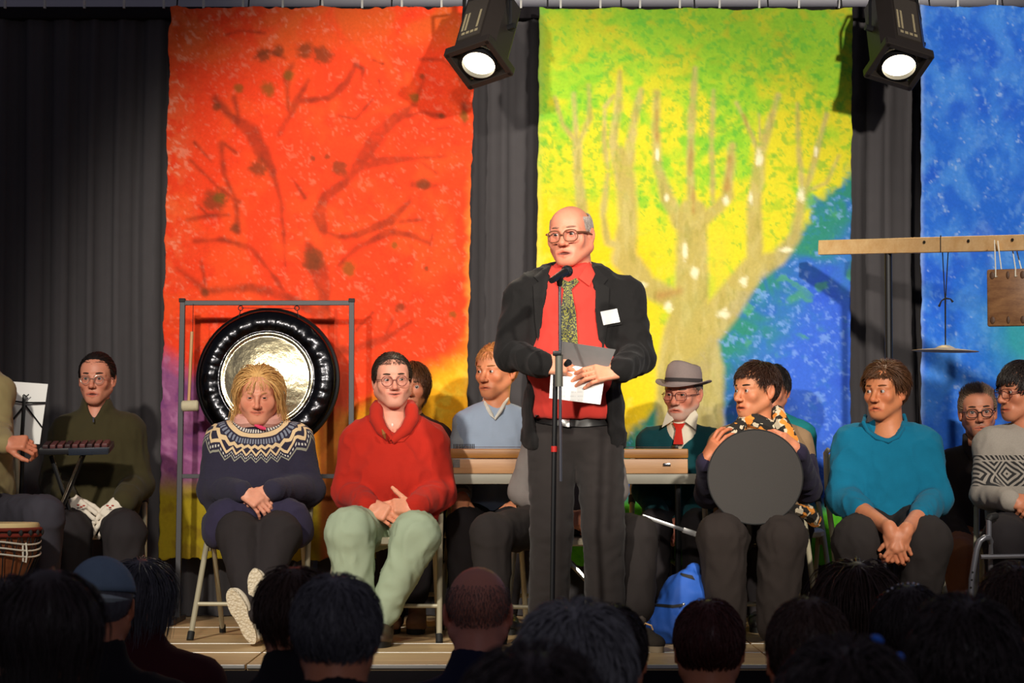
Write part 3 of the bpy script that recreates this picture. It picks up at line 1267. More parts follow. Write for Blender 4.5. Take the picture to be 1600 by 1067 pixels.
# ------------------------------------------------------------------ painted cloth banners
M_PAINT = m_vcol('paint_on_cloth', 0.85, 0, 0.16, 70, 0.25, 0.2)


def strokes(U, V, lst, jit=2.5, seed=0):
    """lst of (points, widths); returns 0..1 coverage"""
    n1 = fbm(np.stack((U / 14, V / 14, 0 * U + seed), -1), seed, 2) * jit
    cov = np.zeros_like(U)
    for pts, ws, soft in lst:
        for i in range(len(pts) - 1):
            a, b = np.array(pts[i], float), np.array(pts[i + 1], float)
            w0, w1 = ws[min(i, len(ws) - 1)], ws[min(i + 1, len(ws) - 1)]
            bb = (np.minimum(a, b) - 40, np.maximum(a, b) + 40)
            m = (U > bb[0][0] - w0) & (U < bb[1][0] + w0) & (V > bb[0][1] - w0) & (V < bb[1][1] + w0)
            if not m.any(): continue
            u, v = U[m], V[m]
            e = b - a
            t = np.clip(((u - a[0]) * e[0] + (v - a[1]) * e[1]) / max(1e-6, e @ e), 0, 1)
            d = np.hypot(u - a[0] - t * e[0], v - a[1] - t * e[1]) + n1[m]
            w = (w0 + t * (w1 - w0)) / 2
            cov[m] = np.maximum(cov[m], sstep(w + soft, w - soft, d))
    return cov


def mixc(C, a, col):
    return C * (1 - a[..., None]) + a[..., None] * np.asarray(col)


def banner(label, x0, x1, yt, yb, d, fn, seed, edge=2.0, tilt=(0, 0, 0, 0)):
    nx, ny = int((x1 - x0) / 2.7), int((yb - yt) / 2.7)
    s_, t_ = np.meshgrid(np.linspace(0, 1, nx), np.linspace(0, 1, ny))
    wob = lambda a, k: edge * fbm(np.stack((a * 40, 0 * a + k, 0 * a), -1), seed + k, 3)
    xl = x0 + tilt[0] * (1 - t_) + tilt[1] * t_ + wob(t_, 1)
    xr = x1 + tilt[2] * (1 - t_) + tilt[3] * t_ + wob(t_, 2)
    U = xl + (xr - xl) * s_
    yt_ = yt + 3.0 * np.abs(np.sin(s_ * math.pi * 4)) + wob(s_, 3)
    Vv = yt_ + (yb + 2 * wob(s_, 4) - yt_) * t_
    dep = d + .012 * np.sin(s_ * 9 + t_ * 2 + seed) + .008 * np.sin(s_ * 21 + seed * 2) * t_
    A = np.array([P(u, v, y) for u, v, y in zip(U.ravel(), Vv.ravel(), dep.ravel())])
    C = np.clip(fn(U, Vv), 0, .95)
    F = np.arange(nx * ny).reshape(ny, nx)
    F = np.stack((F[:-1, :-1], F[1:, :-1], F[1:, 1:], F[:-1, 1:]), -1).reshape(-1, 4)
    c = P((x0 + x1) / 2, yb, d)
    me = mesh_np('banner', A - c, F)
    add_col(me, C.reshape(-1, 3))
    o = link('painted_banner', me, M_PAINT, None, c)
    md = o.modifiers.new('cloth thickness', 'SOLIDIFY'); md.thickness = .004; md.offset = 1
    tag(o, label, 'banner', 'painted tree banners')
    for g in np.linspace(0.03, .97, 5):
        q = P(x0 + (x1 - x0) * g, yt + 2, d + .03)
        MB().tube([q, q + np.array((0, .05, .10))], .004, 6).build('hanging_tie', M_RUBBER, o, True, c)
    return o


def nz(U, V, sc, seed, o=3):
    a = .6 + seed * .37                       # turned and warped so that no grid shows in the brushwork
    x, y = (U * math.cos(a) - V * math.sin(a)) / sc, (U * math.sin(a) + V * math.cos(a)) / sc
    q = np.stack((x, y, 0 * U + seed * 3.7), -1)
    x = x + .55 * vnoise(q * 1.3, seed + 91); y = y + .55 * vnoise(q * 1.3, seed + 92)
    return fbm(np.stack((x, y, .5 * (x + y) + seed * 3.7), -1), seed, o)


def zc(lst, ox, oy, k):
    return [([(ox + x / k, oy + y / k) for x, y in pts], [w / k for w in ws], soft) for pts, ws, soft in lst]


def red_art(U, V):
    C = np.tile(np.array(lin(243, 66, 30)), U.shape + (1,))
    n1, n2, n3 = nz(U, V, 60, 1), nz(U, V, 16, 2), nz(U, V, 7, 3)
    C = mixc(C, sstep(-.1, .5, n1) * .55, lin(248, 88, 36))
    C = mixc(C, sstep(.1, .5, n2) * .35, lin(226, 52, 28))
    top = sstep(150, 10, V)
    C = mixc(C, np.clip(top * .75 + sstep(660, 740, U) * sstep(200, 60, V) * .6, 0, .9) * sstep(-.4, .3, n1), lin(214, 92, 34))
    left = sstep(330, 255, U) * sstep(520, 350, V) + sstep(140, 20, V) * sstep(600, 300, U) * .8
    C = mixc(C, np.clip(left, 0, 1) * sstep(-.35, .25, n2) * .45, lin(250, 120, 66))
    sp = sstep(.22, .42, n3 + .25 * n2 + .16 * np.clip(left, 0, 1) - .12)
    C = mixc(C, sp * (.22 + .4 * np.clip(left, 0, 1)), lin(250, 160, 128))
    sp2 = sstep(.34, .5, nz(U, V, 5, 9) + .3 * nz(U, V, 30, 8) + .22 * sstep(120, 330, V) * 0)
    C = mixc(C, sp2 * .2, lin(252, 150, 120))
    # lower part: yellow on the right, violet then olive on the left
    yel = sstep(0, 60, (V - 560) + (U - 640) * .55 + 30 * n1) * sstep(430, 520, U)
    C = mixc(C, yel, lin(252, 176, 30))
    C = mixc(C, yel * sstep(.0, .5, n2) * .5, lin(255, 214, 70))
    rim = sstep(722, 740, U + 8 * n2) * sstep(200, 420, V)
    C = mixc(C, rim * .7, lin(252, 176, 70))
    vio = sstep(-25, 35, (V - 545) - (U - 255) * .75 + 45 * n1) * sstep(420, 330, U + 25 * n2)
    C = mixc(C, vio, lin(146, 84, 130))
    C = mixc(C, vio * sstep(.05, .5, n2) * .6, lin(186, 124, 168))
    C = mixc(C, vio * sstep(.1, .4, -n2) * .4, lin(92, 40, 110))
    oli = sstep(735, 775, V + 22 * n1)
    C = mixc(C, oli, lin(158, 138, 26))
    C = mixc(C, oli * sstep(.0, .5, n2) * .6, lin(122, 96, 26))
    C = mixc(C, oli * sstep(520, 690, U) * .5, lin(84, 140, 40))
    tr = sstep(34, 20, np.abs(U - 520 - (V - 560) * .02)) * sstep(520, 600, V)
    C = mixc(C, tr * .85, lin(120, 40, 22))
    B = zc([([(545, 960), (545, 860), (525, 790), (500, 730)], [40, 46, 60, 20], 6), ([(430, 790), (425, 690), (418, 600), (390, 500), (360, 445)], [8, 10, 12, 22, 40], 5),
            ([(360, 450), (330, 392), (268, 345), (222, 295)], [46, 42, 22, 26], 5), ([(290, 345), (278, 290)], [14, 18], 4),
            ([(412, 400), (445, 340), (465, 300), (500, 240)], [16, 20, 24, 10], 5), ([(440, 330), (435, 230), (450, 195)], [10, 18, 14], 4), ([(465, 302), (560, 292), (612, 250), (638, 195), (662, 205), (655, 245)], [16, 18, 22, 12, 9, 6], 4),
            ([(545, 690), (528, 635), (550, 590), (620, 530), (662, 470), (705, 405), (760, 352), (815, 312)], [30, 42, 34, 28, 46, 46, 34, 18], 5), ([(815, 315), (840, 240)], [12, 12], 4),
            ([(760, 355), (830, 335), (905, 347)], [14, 14, 12], 4), ([(640, 505), (700, 482), (800, 472), (905, 466)], [18, 30, 18, 10], 4), ([(690, 470), (685, 440)], [24, 14], 4),
            ([(550, 690), (590, 706), (640, 700), (740, 660), (800, 600)], [12, 18, 20, 30, 14], 4), ([(590, 790), (640, 740), (740, 690), (800, 700), (862, 725)], [12, 16, 26, 18, 12], 4), ([(775, 660), (842, 655)], [14, 10], 4), ([(862, 728), (868, 695)], [10, 8], 3),
            ([(160, 718), (250, 714), (330, 740), (380, 800), (425, 865)], [10, 14, 16, 12, 14], 4), ([(150, 478), (232, 560), (292, 602)], [8, 12, 14], 4), ([(240, 430), (248, 520), (285, 600), (290, 690)], [14, 12, 12, 22], 4), ([(160, 425), (210, 480)], [7, 7], 3), ([(250, 430), (285, 455)], [6, 6], 3),
            ([(138, 655), (200, 642), (262, 640)], [10, 14, 10], 4), ([(200, 640), (170, 610)], [8, 6], 3), ([(110, 800), (200, 868), (330, 856), (432, 882), (520, 930)], [8, 22, 26, 30, 36], 6), ([(180, 780), (195, 870)], [6, 10], 3),
            ([(620, 1045), (720, 1012), (805, 958)], [26, 24, 10], 5), ([(730, 1000), (750, 945)], [14, 8], 4), ([(580, 920), (585, 1060)], [10, 14], 4), ([(640, 985), (690, 930)], [8, 8], 3), ([(535, 1060), (600, 1040), (640, 1035)], [26, 26, 22], 5),
            ([(340, 172), (380, 150), (430, 175)], [8, 9, 8], 3), ([(250, 105), (300, 92), (370, 98)], [6, 8, 5], 3), ([(830, 175), (900, 180), (945, 215), (950, 240)], [8, 8, 14, 8], 3), ([(690, 180), (720, 190)], [8, 6], 3), ([(590, 345), (640, 355), (690, 295)], [6, 9, 12], 3), ([(710, 240), (715, 275)], [6, 5], 3),
            ([(810, 550), (880, 552)], [22, 14], 5), ([(450, 530), (490, 590)], [9, 9], 4), ([(880, 385), (925, 380)], [8, 6], 3), ([(830, 480), (880, 515)], [10, 8], 4), ([(960, 310), (965, 370)], [14, 18], 5)], 220, 0, 1.905)
    k = strokes(U, V, B, 2.2, 4)
    C = mixc(C, k * (.58 + .3 * n2), lin(112, 44, 26))
    dots = [(490, 150, 22), (545, 165, 24), (440, 225, 14), (380, 265, 20), (290, 265, 14), (225, 315, 12), (590, 500, 22), (350, 500, 26), (220, 600, 32), (280, 680, 14), (512, 772, 34), (615, 802, 22), (775, 915, 18), (840, 550, 18), (962, 345, 16), (840, 228, 8), (815, 290, 12), (365, 165, 20), (410, 150, 16), (190, 870, 12), (555, 465, 9), (512, 472, 8), (755, 730, 10), (850, 800, 8), (930, 935, 12), (235, 590, 14), (895, 345, 10)]
    for x, y, r in dots:
        dd = np.hypot(U - 220 - x / 1.905, V - y / 1.905) / (r / 1.5)
        g = sstep(1.15, .4, dd + .45 * n3 + .3 * n2)
        C = mixc(C, g * .68, lin(104, 84, 28) if (x + y) % 2 else lin(84, 56, 30))
    return C


def green_art(U, V):
    n1, n2, n3 = nz(U, V, 55, 21), nz(U, V, 14, 22), nz(U, V, 7, 23)
    C = np.tile(np.array(lin(224, 214, 46)), U.shape + (1,))
    gr = sstep(-.25, .35, n1 + .35 * n2 + .35 * sstep(330, 60, V) - .25 * sstep(1000, 860, U) * sstep(250, 500, V) - .15)
    C = mixc(C, gr * .85, lin(150, 208, 52))
    C = mixc(C, sstep(.0, .45, n2 + .2 * n1) * .45 * sstep(480, 300, V), lin(98, 186, 48))
    C = mixc(C, sstep(190, 10, V + 30 * n1) * .55, lin(120, 168, 46))
    C = mixc(C, sstep(.1, .5, nz(U, V, 24, 29)) * sstep(220, 20, V) * .5, lin(196, 176, 42))
    gd = sstep(.30, .46, n3 + .30 * nz(U, V, 40, 28) + .15 * sstep(420, 200, V) - .02)
    C = mixc(C, gd * .5, lin(70, 172, 60))
    # warm yellow on the lower left and around the stem
    yl = sstep(-30, 60, (V - 300) - (U - 860) * .35 + 50 * n1) * sstep(1080, 960, U + 20 * n1)
    C = mixc(C, yl * .85, lin(252, 206, 24))
    C = mixc(C, yl * sstep(.1, .5, n2) * .5, lin(255, 226, 88))
    C = mixc(C, sstep(1150, 1120, U) * sstep(1090, 1130, U) * sstep(330, 400, V) * sstep(500, 460, V) * .7, lin(236, 206, 60))
    le = sstep(852, 838, U + 4 * n2)
    C = mixc(C, le * .45, lin(236, 220, 110))
    C = mixc(C, sstep(860, 838, U + 8 * n2) * sstep(330, 120, V) * .5, lin(64, 160, 66))
    # water on the right
    dl = ((V - 247) - (1328 - U) * 1.22) / 1.6 + 26 * n1 + 8 * n2
    bl = sstep(-4, 16, dl)
    wat = np.tile(np.array(lin(62, 108, 222)), U.shape + (1,))
    wat = mixc(wat, sstep(130, 30, dl + 35 * n1) * .9, lin(48, 140, 100))
    wat = mixc(wat, sstep(.0, .5, n1) * .45, lin(48, 82, 214))
    wat = mixc(wat, sstep(.12, .5, n2) * .45, lin(52, 118, 200))
    wat = mixc(wat, sstep(.15, .5, n3 + .35 * n2) * .5, lin(140, 180, 250))
    wat = mixc(wat, sstep(.25, .5, nz(U, V, 28, 31)) * sstep(640, 500, V) * .6, lin(82, 168, 78))
    C = mixc(C, bl, wat)
    # the tree
    Z = [([(530, 1500), (530, 1100), (530, 1000), (534, 900), (536, 700), (535, 640)], [210, 200, 165, 104, 92, 96], 6),
         ([(505, 665), (462, 592), (432, 490), (428, 380), (430, 278)], [50, 40, 26, 24, 20], 5), ([(536, 640), (530, 500), (536, 330), (545, 205)], [34, 22, 24, 16], 4),
         ([(560, 660), (612, 620), (640, 585), (656, 435)], [40, 36, 36, 22], 5), ([(598, 600), (594, 430), (600, 270)], [16, 16, 12], 4),
         ([(500, 900), (400, 850), (335, 770), (345, 650), (338, 540), (325, 470)], [60, 66, 76, 54, 60, 66], 6), ([(312, 470), (300, 420), (316, 320), (322, 215)], [34, 26, 26, 12], 4), ([(345, 480), (362, 370), (384, 270)], [36, 24, 20], 4),
         ([(285, 500), (274, 420), (276, 330)], [16, 14, 12], 4), ([(335, 740), (285, 720), (270, 640), (286, 520)], [22, 22, 16, 16], 4), ([(275, 320), (305, 285)], [12, 10], 3),
         ([(210, 640), (196, 520), (194, 420)], [34, 28, 26], 4), ([(194, 425), (152, 372), (128, 290)], [16, 14, 8], 4), ([(192, 415), (184, 280)], [16, 12], 4), ([(203, 415), (232, 350), (228, 255)], [16, 16, 10], 4),
         ([(560, 1000), (630, 920), (715, 800), (790, 770), (845, 700), (866, 570)], [110, 96, 76, 50, 34, 26], 6), ([(866, 575), (852, 430), (850, 310)], [20, 14, 10], 4), ([(872, 575), (900, 480), (936, 342)], [16, 18, 14], 4),
         ([(722, 800), (722, 600), (742, 450), (792, 285)], [52, 42, 32, 12], 5), ([(738, 460), (700, 370), (668, 308)], [12, 12, 10], 4), ([(740, 440), (735, 340)], [10, 6], 3), ([(872, 572), (935, 545), (972, 465)], [8, 10, 8], 4)]
    k = strokes(U, V, zc(Z, 800, 0, 1.905), 1.6, 7)
    k = k * (1 - .22 * sstep(420, 200, V) * sstep(-.2, .4, n2))
    tc_ = np.tile(np.array(lin(186, 168, 96)), U.shape + (1,))
    tc_ = mixc(tc_, sstep(-.2, .4, nz(U * 3, V, 40, 33)) * .5, lin(206, 192, 128))
    tc_ = mixc(tc_, sstep(.1, .5, nz(U * 3, V, 30, 34)) * .5, lin(150, 142, 70))
    C = C * (1 - (k * .92)[..., None]) + (k * .92)[..., None] * tc_
    for x, y, rx, ry in ((515, 745, 9, 32), (545, 815, 15, 20), (465, 912, 16, 16), (690, 838, 14, 18), (632, 935, 24, 16), (735, 470, 12, 30), (862, 582, 13, 26), (637, 598, 11, 16), (710, 590, 7, 24), (432, 462, 6, 22), (460, 590, 8, 14), (820, 745, 24, 9), (905, 450, 6, 18), (390, 848, 14, 10)):
        dd = np.hypot((U - 800 - x / 1.905) / (rx / 1.905), (V - y / 1.905) / (ry / 1.905))
        C = mixc(C, sstep(1.3, .3, dd + .6 * n3) * .8, lin(250, 244, 206))
    br = strokes(U, V, zc([([(648, 470), (640, 560)], [8, 18], 5), ([(532, 420), (530, 520)], [8, 10], 5), ([(430, 330), (432, 420)], [7, 8], 4), ([(690, 345), (700, 375)], [8, 6], 4), ([(440, 880), (500, 865)], [24, 14], 8), ([(540, 560), (540, 630)], [8, 10], 4)], 800, 0, 1.905), 2, 8)
    C = mixc(C, br * .5, lin(176, 112, 60))
    gs = sstep(770, 800, V + 14 * n1)
    C = mixc(C, gs, lin(92, 186, 36))
    C = mixc(C, gs * sstep(0, .4, n2) * .5, lin(56, 140, 36))
    return C


def blue_art(U, V):
    n1, n2, n3 = nz(U, V, 60, 41), nz(U * 1.3, V * .8, 18, 42), nz(U, V, 7, 43)
    C = np.tile(np.array(lin(42, 112, 226)), U.shape + (1,))
    C = mixc(C, sstep(-.2, .4, n1) * .6, lin(36, 90, 218))
    C = mixc(C, sstep(-.25, .45, nz(U, V * .8, 34, 44, 4)) * .6, lin(84, 158, 246))
    C = mixc(C, sstep(.0, .6, n3 + .6 * n2) * .35, lin(120, 178, 248))
    C = mixc(C, sstep(.45, .7, nz(U, V, 6, 47) + .3 * n2) * .5, lin(190, 216, 252))
    t = np.exp(-(((U - 1610) / 55) ** 2 + ((V - 520) / 70) ** 2))
    C = mixc(C, np.clip(t * (1.0 + .6 * n1), 0, .85), lin(60, 176, 178))
    C = mixc(C, np.exp(-(((U - 1585) / 60) ** 2 + ((V - 330) / 90) ** 2)) * sstep(-.1, .4, n1) * .6, lin(120, 168, 244))
    C = mixc(C, sstep(560, 720, V + 30 * n1) * .7, lin(26, 84, 196))
    C = mixc(C, sstep(1447, 1436, U + 3 * n2) * .5, lin(190, 214, 250))
    return C


DB = 11.98
banner('red orange cloth banner with a dark branching tree', 262, 738, 10, 874, DB, red_art, 1, 3.0, (4, -14, 3, -12))
banner('yellow green cloth banner with a pale tree beside blue water', 841, 1330, 12, 884, DB, green_art, 2, 2.0, (2, -6, 2, -4))
banner('blue cloth banner behind the hanging cymbal and wooden beam', 1438, 1925, 8, 884, DB, blue_art, 3, 2.0, (0, 2, 0, 0))


# ------------------------------------------------------------------ folding chairs
def make_chair():
    root = empty('folding_chair', (0, 0, 0))
    st = MB()
    out = []
    for a in np.linspace(0, 2 * math.pi, 32, endpoint=False):
        ca, sa = math.cos(a), math.sin(a)
        f = (abs(ca) ** 5 + abs(sa) ** 5) ** (-1 / 5)
        out.append(((.205 - .012 * sa * f) * ca * f, .20 * sa * f))
    n = len(out)
    rings = [(.93, .418), (1.0, .426), (1.0, .444), (.95, .452), (.6, .446), (.02, .443)]
    V = np.concatenate([np.array([(x * k, y * k - .015, z + (-.012 * max(0, (-y * k) / .2) ** 2)) for x, y in out]) for k, z in rings])
    F = np.array([(i * n + k, i * n + (k + 1) % n, (i + 1) * n + (k + 1) % n, (i + 1) * n + k) for i in range(len(rings) - 1) for k in range(n)])
    st.add(V, F)
    bot = np.array([(x * .93, y * .93 - .015, .418 - .012 * max(0, -y * .93 / .2) ** 2) for x, y in out] + [(0, -.015, .418)])
    st.add(bot, np.array([((k + 1) % n, k, n) for k in range(n)]))
    st.build('seat', M_CREAM, root)
    bk = MB()
    g = np.linspace(-1, 1, 15); hgt = np.linspace(0, 1, 9)
    for sgn, off in ((1, 0), (-1, .022)):
        VV = []
        for h in hgt:
            for x in g:
                r_ = .20 * (1 - .10 * max(0, (h - .7) / .3) ** 2)
                VV.append((x * r_, .215 + .05 * h - .035 * (1 - x * x) * -1 + off - .03, .575 + .22 * h))
        FF = np.array([(i * 15 + j, i * 15 + j + 1, (i + 1) * 15 + j + 1, (i + 1) * 15 + j) for i in range(8) for j in range(14)])
        bk.add(VV, FF if sgn > 0 else FF[:, ::-1])
    ed = [i for i in range(15)] + [i * 15 + 14 for i in range(1, 9)] + [8 * 15 + j for j in range(13, -1, -1)] + [i * 15 for i in range(7, 0, -1)]
    VV = np.concatenate(bk.V)
    m = 135
    bk.add(VV, np.array([(ed[i], ed[(i + 1) % len(ed)], ed[(i + 1) % len(ed)] + m, ed[i] + m) for i in range(len(ed))]))
    bk.build('backrest', M_CREAM, root)
    for sg in (-1, 1):
        MB().tube([(sg * .245, -.235, .012), (sg * .222, 0.02, .43), (sg * .212, .16, .60), (sg * .205, .215, .80), (sg * .19, .22, .815)], .0125, 10).build('leg', M_CHAIRTUBE, root)
        MB().tube([(sg * .195, .235, .012), (sg * .198, .02, .40), (sg * .198, -.03, .43)], .0115, 10).build('leg', M_CHAIRTUBE, root)
        MB().tube([(sg * .246, -.242, .0), (sg * .243, -.225, .035)], .0155, 10).build('foot_cap', M_RUBBER, root)
        MB().tube([(sg * .195, .238, .0), (sg * .195, .229, .035)], .0145, 10).build('foot_cap', M_RUBBER, root)
        MB().box((sg * .213, .03, .40), (.007, .03, .03), None, .004).build('bracket', M_CHAIRTUBE, root)
        MB().tube([(sg * .215, .135, .565), (sg * .213, .155, .60)], .017, 10).build('collar', M_RUBBER, root)
    MB().tube([(-.235, -.152, .15), (.235, -.152, .15)], .009, 8).build('crossbar', M_CHAIRTUBE, root)
    MB().tube([(-.195, .175, .13), (.195, .175, .13)], .009, 8).build('crossbar', M_CHAIRTUBE, root)
    return root


CHAIR0 = [None]


def chair(label, loc, rz=0.0):
    if CHAIR0[0] is None:
        CHAIR0[0] = o = make_chair()
    else:
        src = CHAIR0[0]
        o = src.copy(); COL.objects.link(o)
        for ch in src.children:
            c = ch.copy(); COL.objects.link(c); c.parent = o
    o.location = (loc[0], loc[1], STAGE)
    o.rotation_euler = (0, 0, math.radians(rz))
    tag(o, label, 'chair', 'cream folding chairs on the stage')
    return o


def cx(px, d): return (px - 800) / FPX * d


chair('cream folding chair under the woman in the patterned navy sweater', (cx(402, 10.75), 10.78), -4)
chair('cream folding chair under the man in the red sweater', (cx(608, 10.7), 10.66), -4)
chair('cream folding chair under the woman holding the round dark drum', (cx(1182, 10.75), 10.78), 0)
chair('cream folding chair under the woman in the teal knit sweater', (cx(1383, 10.7), 10.76), 6)
chair('cream folding chair under the person in dark green fleece', (cx(150, 11.4), 11.42), 4)
chair('cream folding chair behind the legs of the standing speaker', (cx(885, 10.6), 10.55), -6)
chair('cream folding chair hidden behind the man in red', (cx(640, 11.5), 11.55), 0)
chair('cream folding chair behind the table under the man in pale blue', (cx(775, 11.45), 11.45), 0)
chair('cream folding chair behind the table under the man in the hat', (cx(1062, 11.4), 11.42), 0)
chair('cream folding chair behind the woman with the round drum', (cx(1212, 11.6), 11.6), 0)
chair('cream folding chair under the bearded man at the right', (cx(1527, 11.45), 11.45), 0)
chair('cream folding chair of the drummer at the left edge', (cx(-45, 10.75), 10.78), 15)

# ------------------------------------------------------------------ gong
GD = 11.72
g0 = P(417, 968, GD); g0[2] = STAGE
gs = empty('gong_stand', g0, 'dark grey square tube gong stand behind the blonde woman', 'gong stand')
xl, xr, zt = P(288, 0, GD)[0], P(551, 0, GD)[0], P(0, 472, GD)[2]
zb = P(0, 744, GD)[2]
for x, xo in ((xl, -.015), (xr, .0)):
    h = (zt - STAGE) / 2
    MB().box((x + xo * .4, GD, STAGE + h + .01), (.0125, .0125, h), roty(-xo / 1.5), .002).build('post', M_GREYTUBE, gs, False, g0)
    MB().box((x + xo, GD, STAGE + .0135), (.0125, .22, .0125), None, .002).build('foot', M_GREYTUBE, gs, False, g0)
    MB().box((x, GD, zt + .008), (.0150, .0150, .010), None, .003).build('end_cap', M_RUBBER, gs, False, g0)
MB().box(((xl + xr) / 2, GD, zt - .004), ((xr - xl) / 2, .0115, .0115), None, .002).build('top_bar', M_GREYTUBE, gs, False, g0)
MB().box(((xl + xr) / 2 - .005, GD, zb), ((xr - xl) / 2, .0105, .0105), None, .002).build('lower_bar', M_GREYTUBE, gs, False, g0)
for px in (376, 464):
    q = P(px, 480, GD)
    MB().tube([q + np.array((.011 * math.cos(a), 0, .011 * math.sin(a) - .004)) for a in np.linspace(0, 2 * math.pi, 12, endpoint=False)], .0028, 6, True).build('eyelet', M_RUBBER, gs, True, g0)

gc = P(417, 592, GD - .03)
GR = px2m(109, GD)


def m_gong():
    t = NT('gong_metal')
    a = t.n('ShaderNodeAttribute', attribute_name='col')
    v = t.coord()
    n1 = t.noise(v, 14, 4); n2 = t.noise(v, 5, 2)
    t.base(a.outputs[0])
    nb = t.n('ShaderNodeBump'); nb.inputs['Strength'].default_value = .22; nb.inputs['Distance'].default_value = .02
    t.l(t.M('ADD', n1, t.M('MULTIPLY', n2, 1.5)), nb.inputs['Height']); t.l(nb.outputs[0], t.b.inputs['Normal'])
    t.set(Metallic=1.0, Roughness=.22)
    return t.m


nr_, na_ = 46, 120
prof = []
for k in np.linspace(0, 1, nr_):
    r = k * GR
    if k < .62: y = -.008 - .03 * math.cos(k / .62 * math.pi / 2)
    elif k < .68: y = -.008 - .010 * math.sin((k - .62) / .06 * math.pi)
    elif k < .955: y = -.008 - .018 * math.sin((k - .68) / .275 * math.pi)
    else: y = -.008 + .05 * ((k - .955) / .045) ** 2
    prof.append((r, y, k))
V, C = [], []
for r, y, k in prof:
    for j in range(na_):
        a = 2 * math.pi * j / na_
        dents = 0
        if .69 < k < .95: dents = .0035 * math.sin(a * 34 + 3 * math.sin(a * 5)) * math.sin((k - .69) / .26 * math.pi)
        if k > .90 and k < .955: dents += .002 * math.sin(a * 60)
        V.append((r * math.cos(a), y + dents, r * math.sin(a)))
        C.append((.80, .70, .44) if k < .665 else (.05, .05, .055))
V, C = np.array(V), np.array(C)
F = np.array([(i * na_ + j, i * na_ + (j + 1) % na_, (i + 1) * na_ + (j + 1) % na_, (i + 1) * na_ + j) for i in range(nr_ - 1) for j in range(na_)])
Rg = rotz(math.radians(-3)) @ rotx(math.radians(-5))
gr_ = empty('gong', gc, 'large round gong with polished brass centre and glossy black rim', 'gong')
me = mesh_np('disc', V @ Rg.T, F)
add_col(me, C)
o = link('disc', me, m_gong(), gr_)
md = o.modifiers.new('metal thickness', 'SOLIDIFY'); md.thickness = .004; md.offset = -1
rimb = MB()
rimb.tube([Rg @ np.array((GR * 1.0 * math.cos(a), .028, GR * 1.0 * math.sin(a))) for a in np.linspace(0, 2 * math.pi, 72, endpoint=False)], .014, 8, True)
rimb.build('rim', m_plain('gong_rim', lin(20, 20, 22), .4, .7), gr_)
for px, qx in ((376, 370), (464, 471)):
    MB().tube([P(px, 484, GD) - gc, P(qx, 508 if px < 400 else 512, GD) - gc], .0025, 6).build('cord', M_RUBBER, gr_)
MB().tube([P(376, 481, GD) - gc, P(464, 482, GD) - gc], .0018, 6).build('cord', M_RUBBER, gr_)

mg = P(301, 476, GD - .03)
ml = empty('gong_mallet', mg, 'wooden gong mallet with white felt head hanging on the stand', 'mallet')
MB().tube([P(302, 475, GD - .02) - mg, P(301, 520, GD - .03) - mg], .0016, 6).build('cord', M_RUBBER, ml)
MB().tube([P(300, 518, GD - .03) - mg, P(298, 560, GD - .03) - mg, P(295, 628, GD - .035) - mg], [.0085, .008, .0075], 10).build('handle', m_wood('mallet_wood', lin(214, 166, 116), lin(188, 138, 92), 'Z'), ml)
hd = P(297, 634, GD - .04) - mg
MB().lathe([(0, -.04), (.020, -.04), (.026, -.034), (.026, .034), (.020, .04), (0, .04)], 20, roty(math.radians(88)), hd).build('head', m_fabric('felt', lin(200, 190, 160)), ml)

# ------------------------------------------------------------------ table with the long wooden instrument
TD = 10.95
tl, tr_ = cx(655, TD), cx(1092, TD)
tz = P(0, 740.5, TD)[2]
t0 = np.array(((tl + tr_) / 2, TD + .28, STAGE))
tb = empty('folding_table', t0, 'long grey-topped table standing behind the speaker', 'table')
MB().box((t0[0], t0[1], tz - .0225), ((tr_ - tl) / 2, .28, .0225), None, .004).build('table_top', m_plain('table_top', lin(150, 146, 132), .5, 0, .05), tb, True, t0)
for sx in (-1, 1):
    for sy in (-1, 1):
        xx = t0[0] + sx * ((tr_ - tl) / 2 - .09)
        MB().tube([(xx, t0[1] + sy * .22, STAGE), (xx, t0[1] + sy * .22, tz - .045)], .014, 8).build('leg', M_BLACK, tb, True, t0)
    MB().tube([(xx, t0[1] - .22, STAGE + .3), (xx, t0[1] + .22, STAGE + .3)], .011, 8).build('crossbar', M_BLACK, tb, True, t0)

M_BIRCH = m_wood('pale_box_wood', lin(206, 158, 112), lin(184, 132, 88), 'X', 3)
M_LIDW = m_wood('golden_lid_wood', lin(186, 128, 56), lin(150, 96, 38), 'X', 3)
bl_, br_ = cx(704, TD), cx(1075, TD)
b0 = np.array(((bl_ + br_) / 2, TD + .16, tz))
zi = lambda y: P(0, y, TD)[2]
bxo = empty('string_instrument_box', b0, 'long pale wooden string instrument box lying on the table', 'instrument')
hw = (br_ - bl_) / 2
MB().box((b0[0], b0[1], (tz + zi(717)) / 2 + .001), (hw, .14, (zi(717) - tz) / 2 - .001), None, .003).build('body', M_BIRCH, bxo, True, b0)
MB().box((b0[0], b0[1], (zi(716) + zi(701)) / 2), (hw + .002, .145, (zi(701) - zi(716)) / 2), None, .006).build('lid', M_LIDW, bxo, True, b0)
for i in range(18):
    x = bl_ + .014 + .0075 * i if i < 13 else bl_ + .115 + .022 * (i - 12)
    if i < 13:
        MB().tube([(x, b0[1] - .10 + .012 * (i % 2), zi(702)), (x, b0[1] - .10 + .012 * (i % 2), zi(702) + .024)], .0022, 6).build('tuning_pin', M_BLACK, bxo, True, b0)
MB().box((cx(1042, TD), b0[1] - .143, zi(726)), (.017, .003, .007), None, .002).build('clasp', M_CHROME, bxo, True, b0)
MB().box((cx(713, TD), b0[1] - .141, zi(724)), (.016, .0015, .018)).build('paper_label', m_plain('grey_label', lin(120, 116, 112), .7, 0, .5, 160), bxo, False, b0)
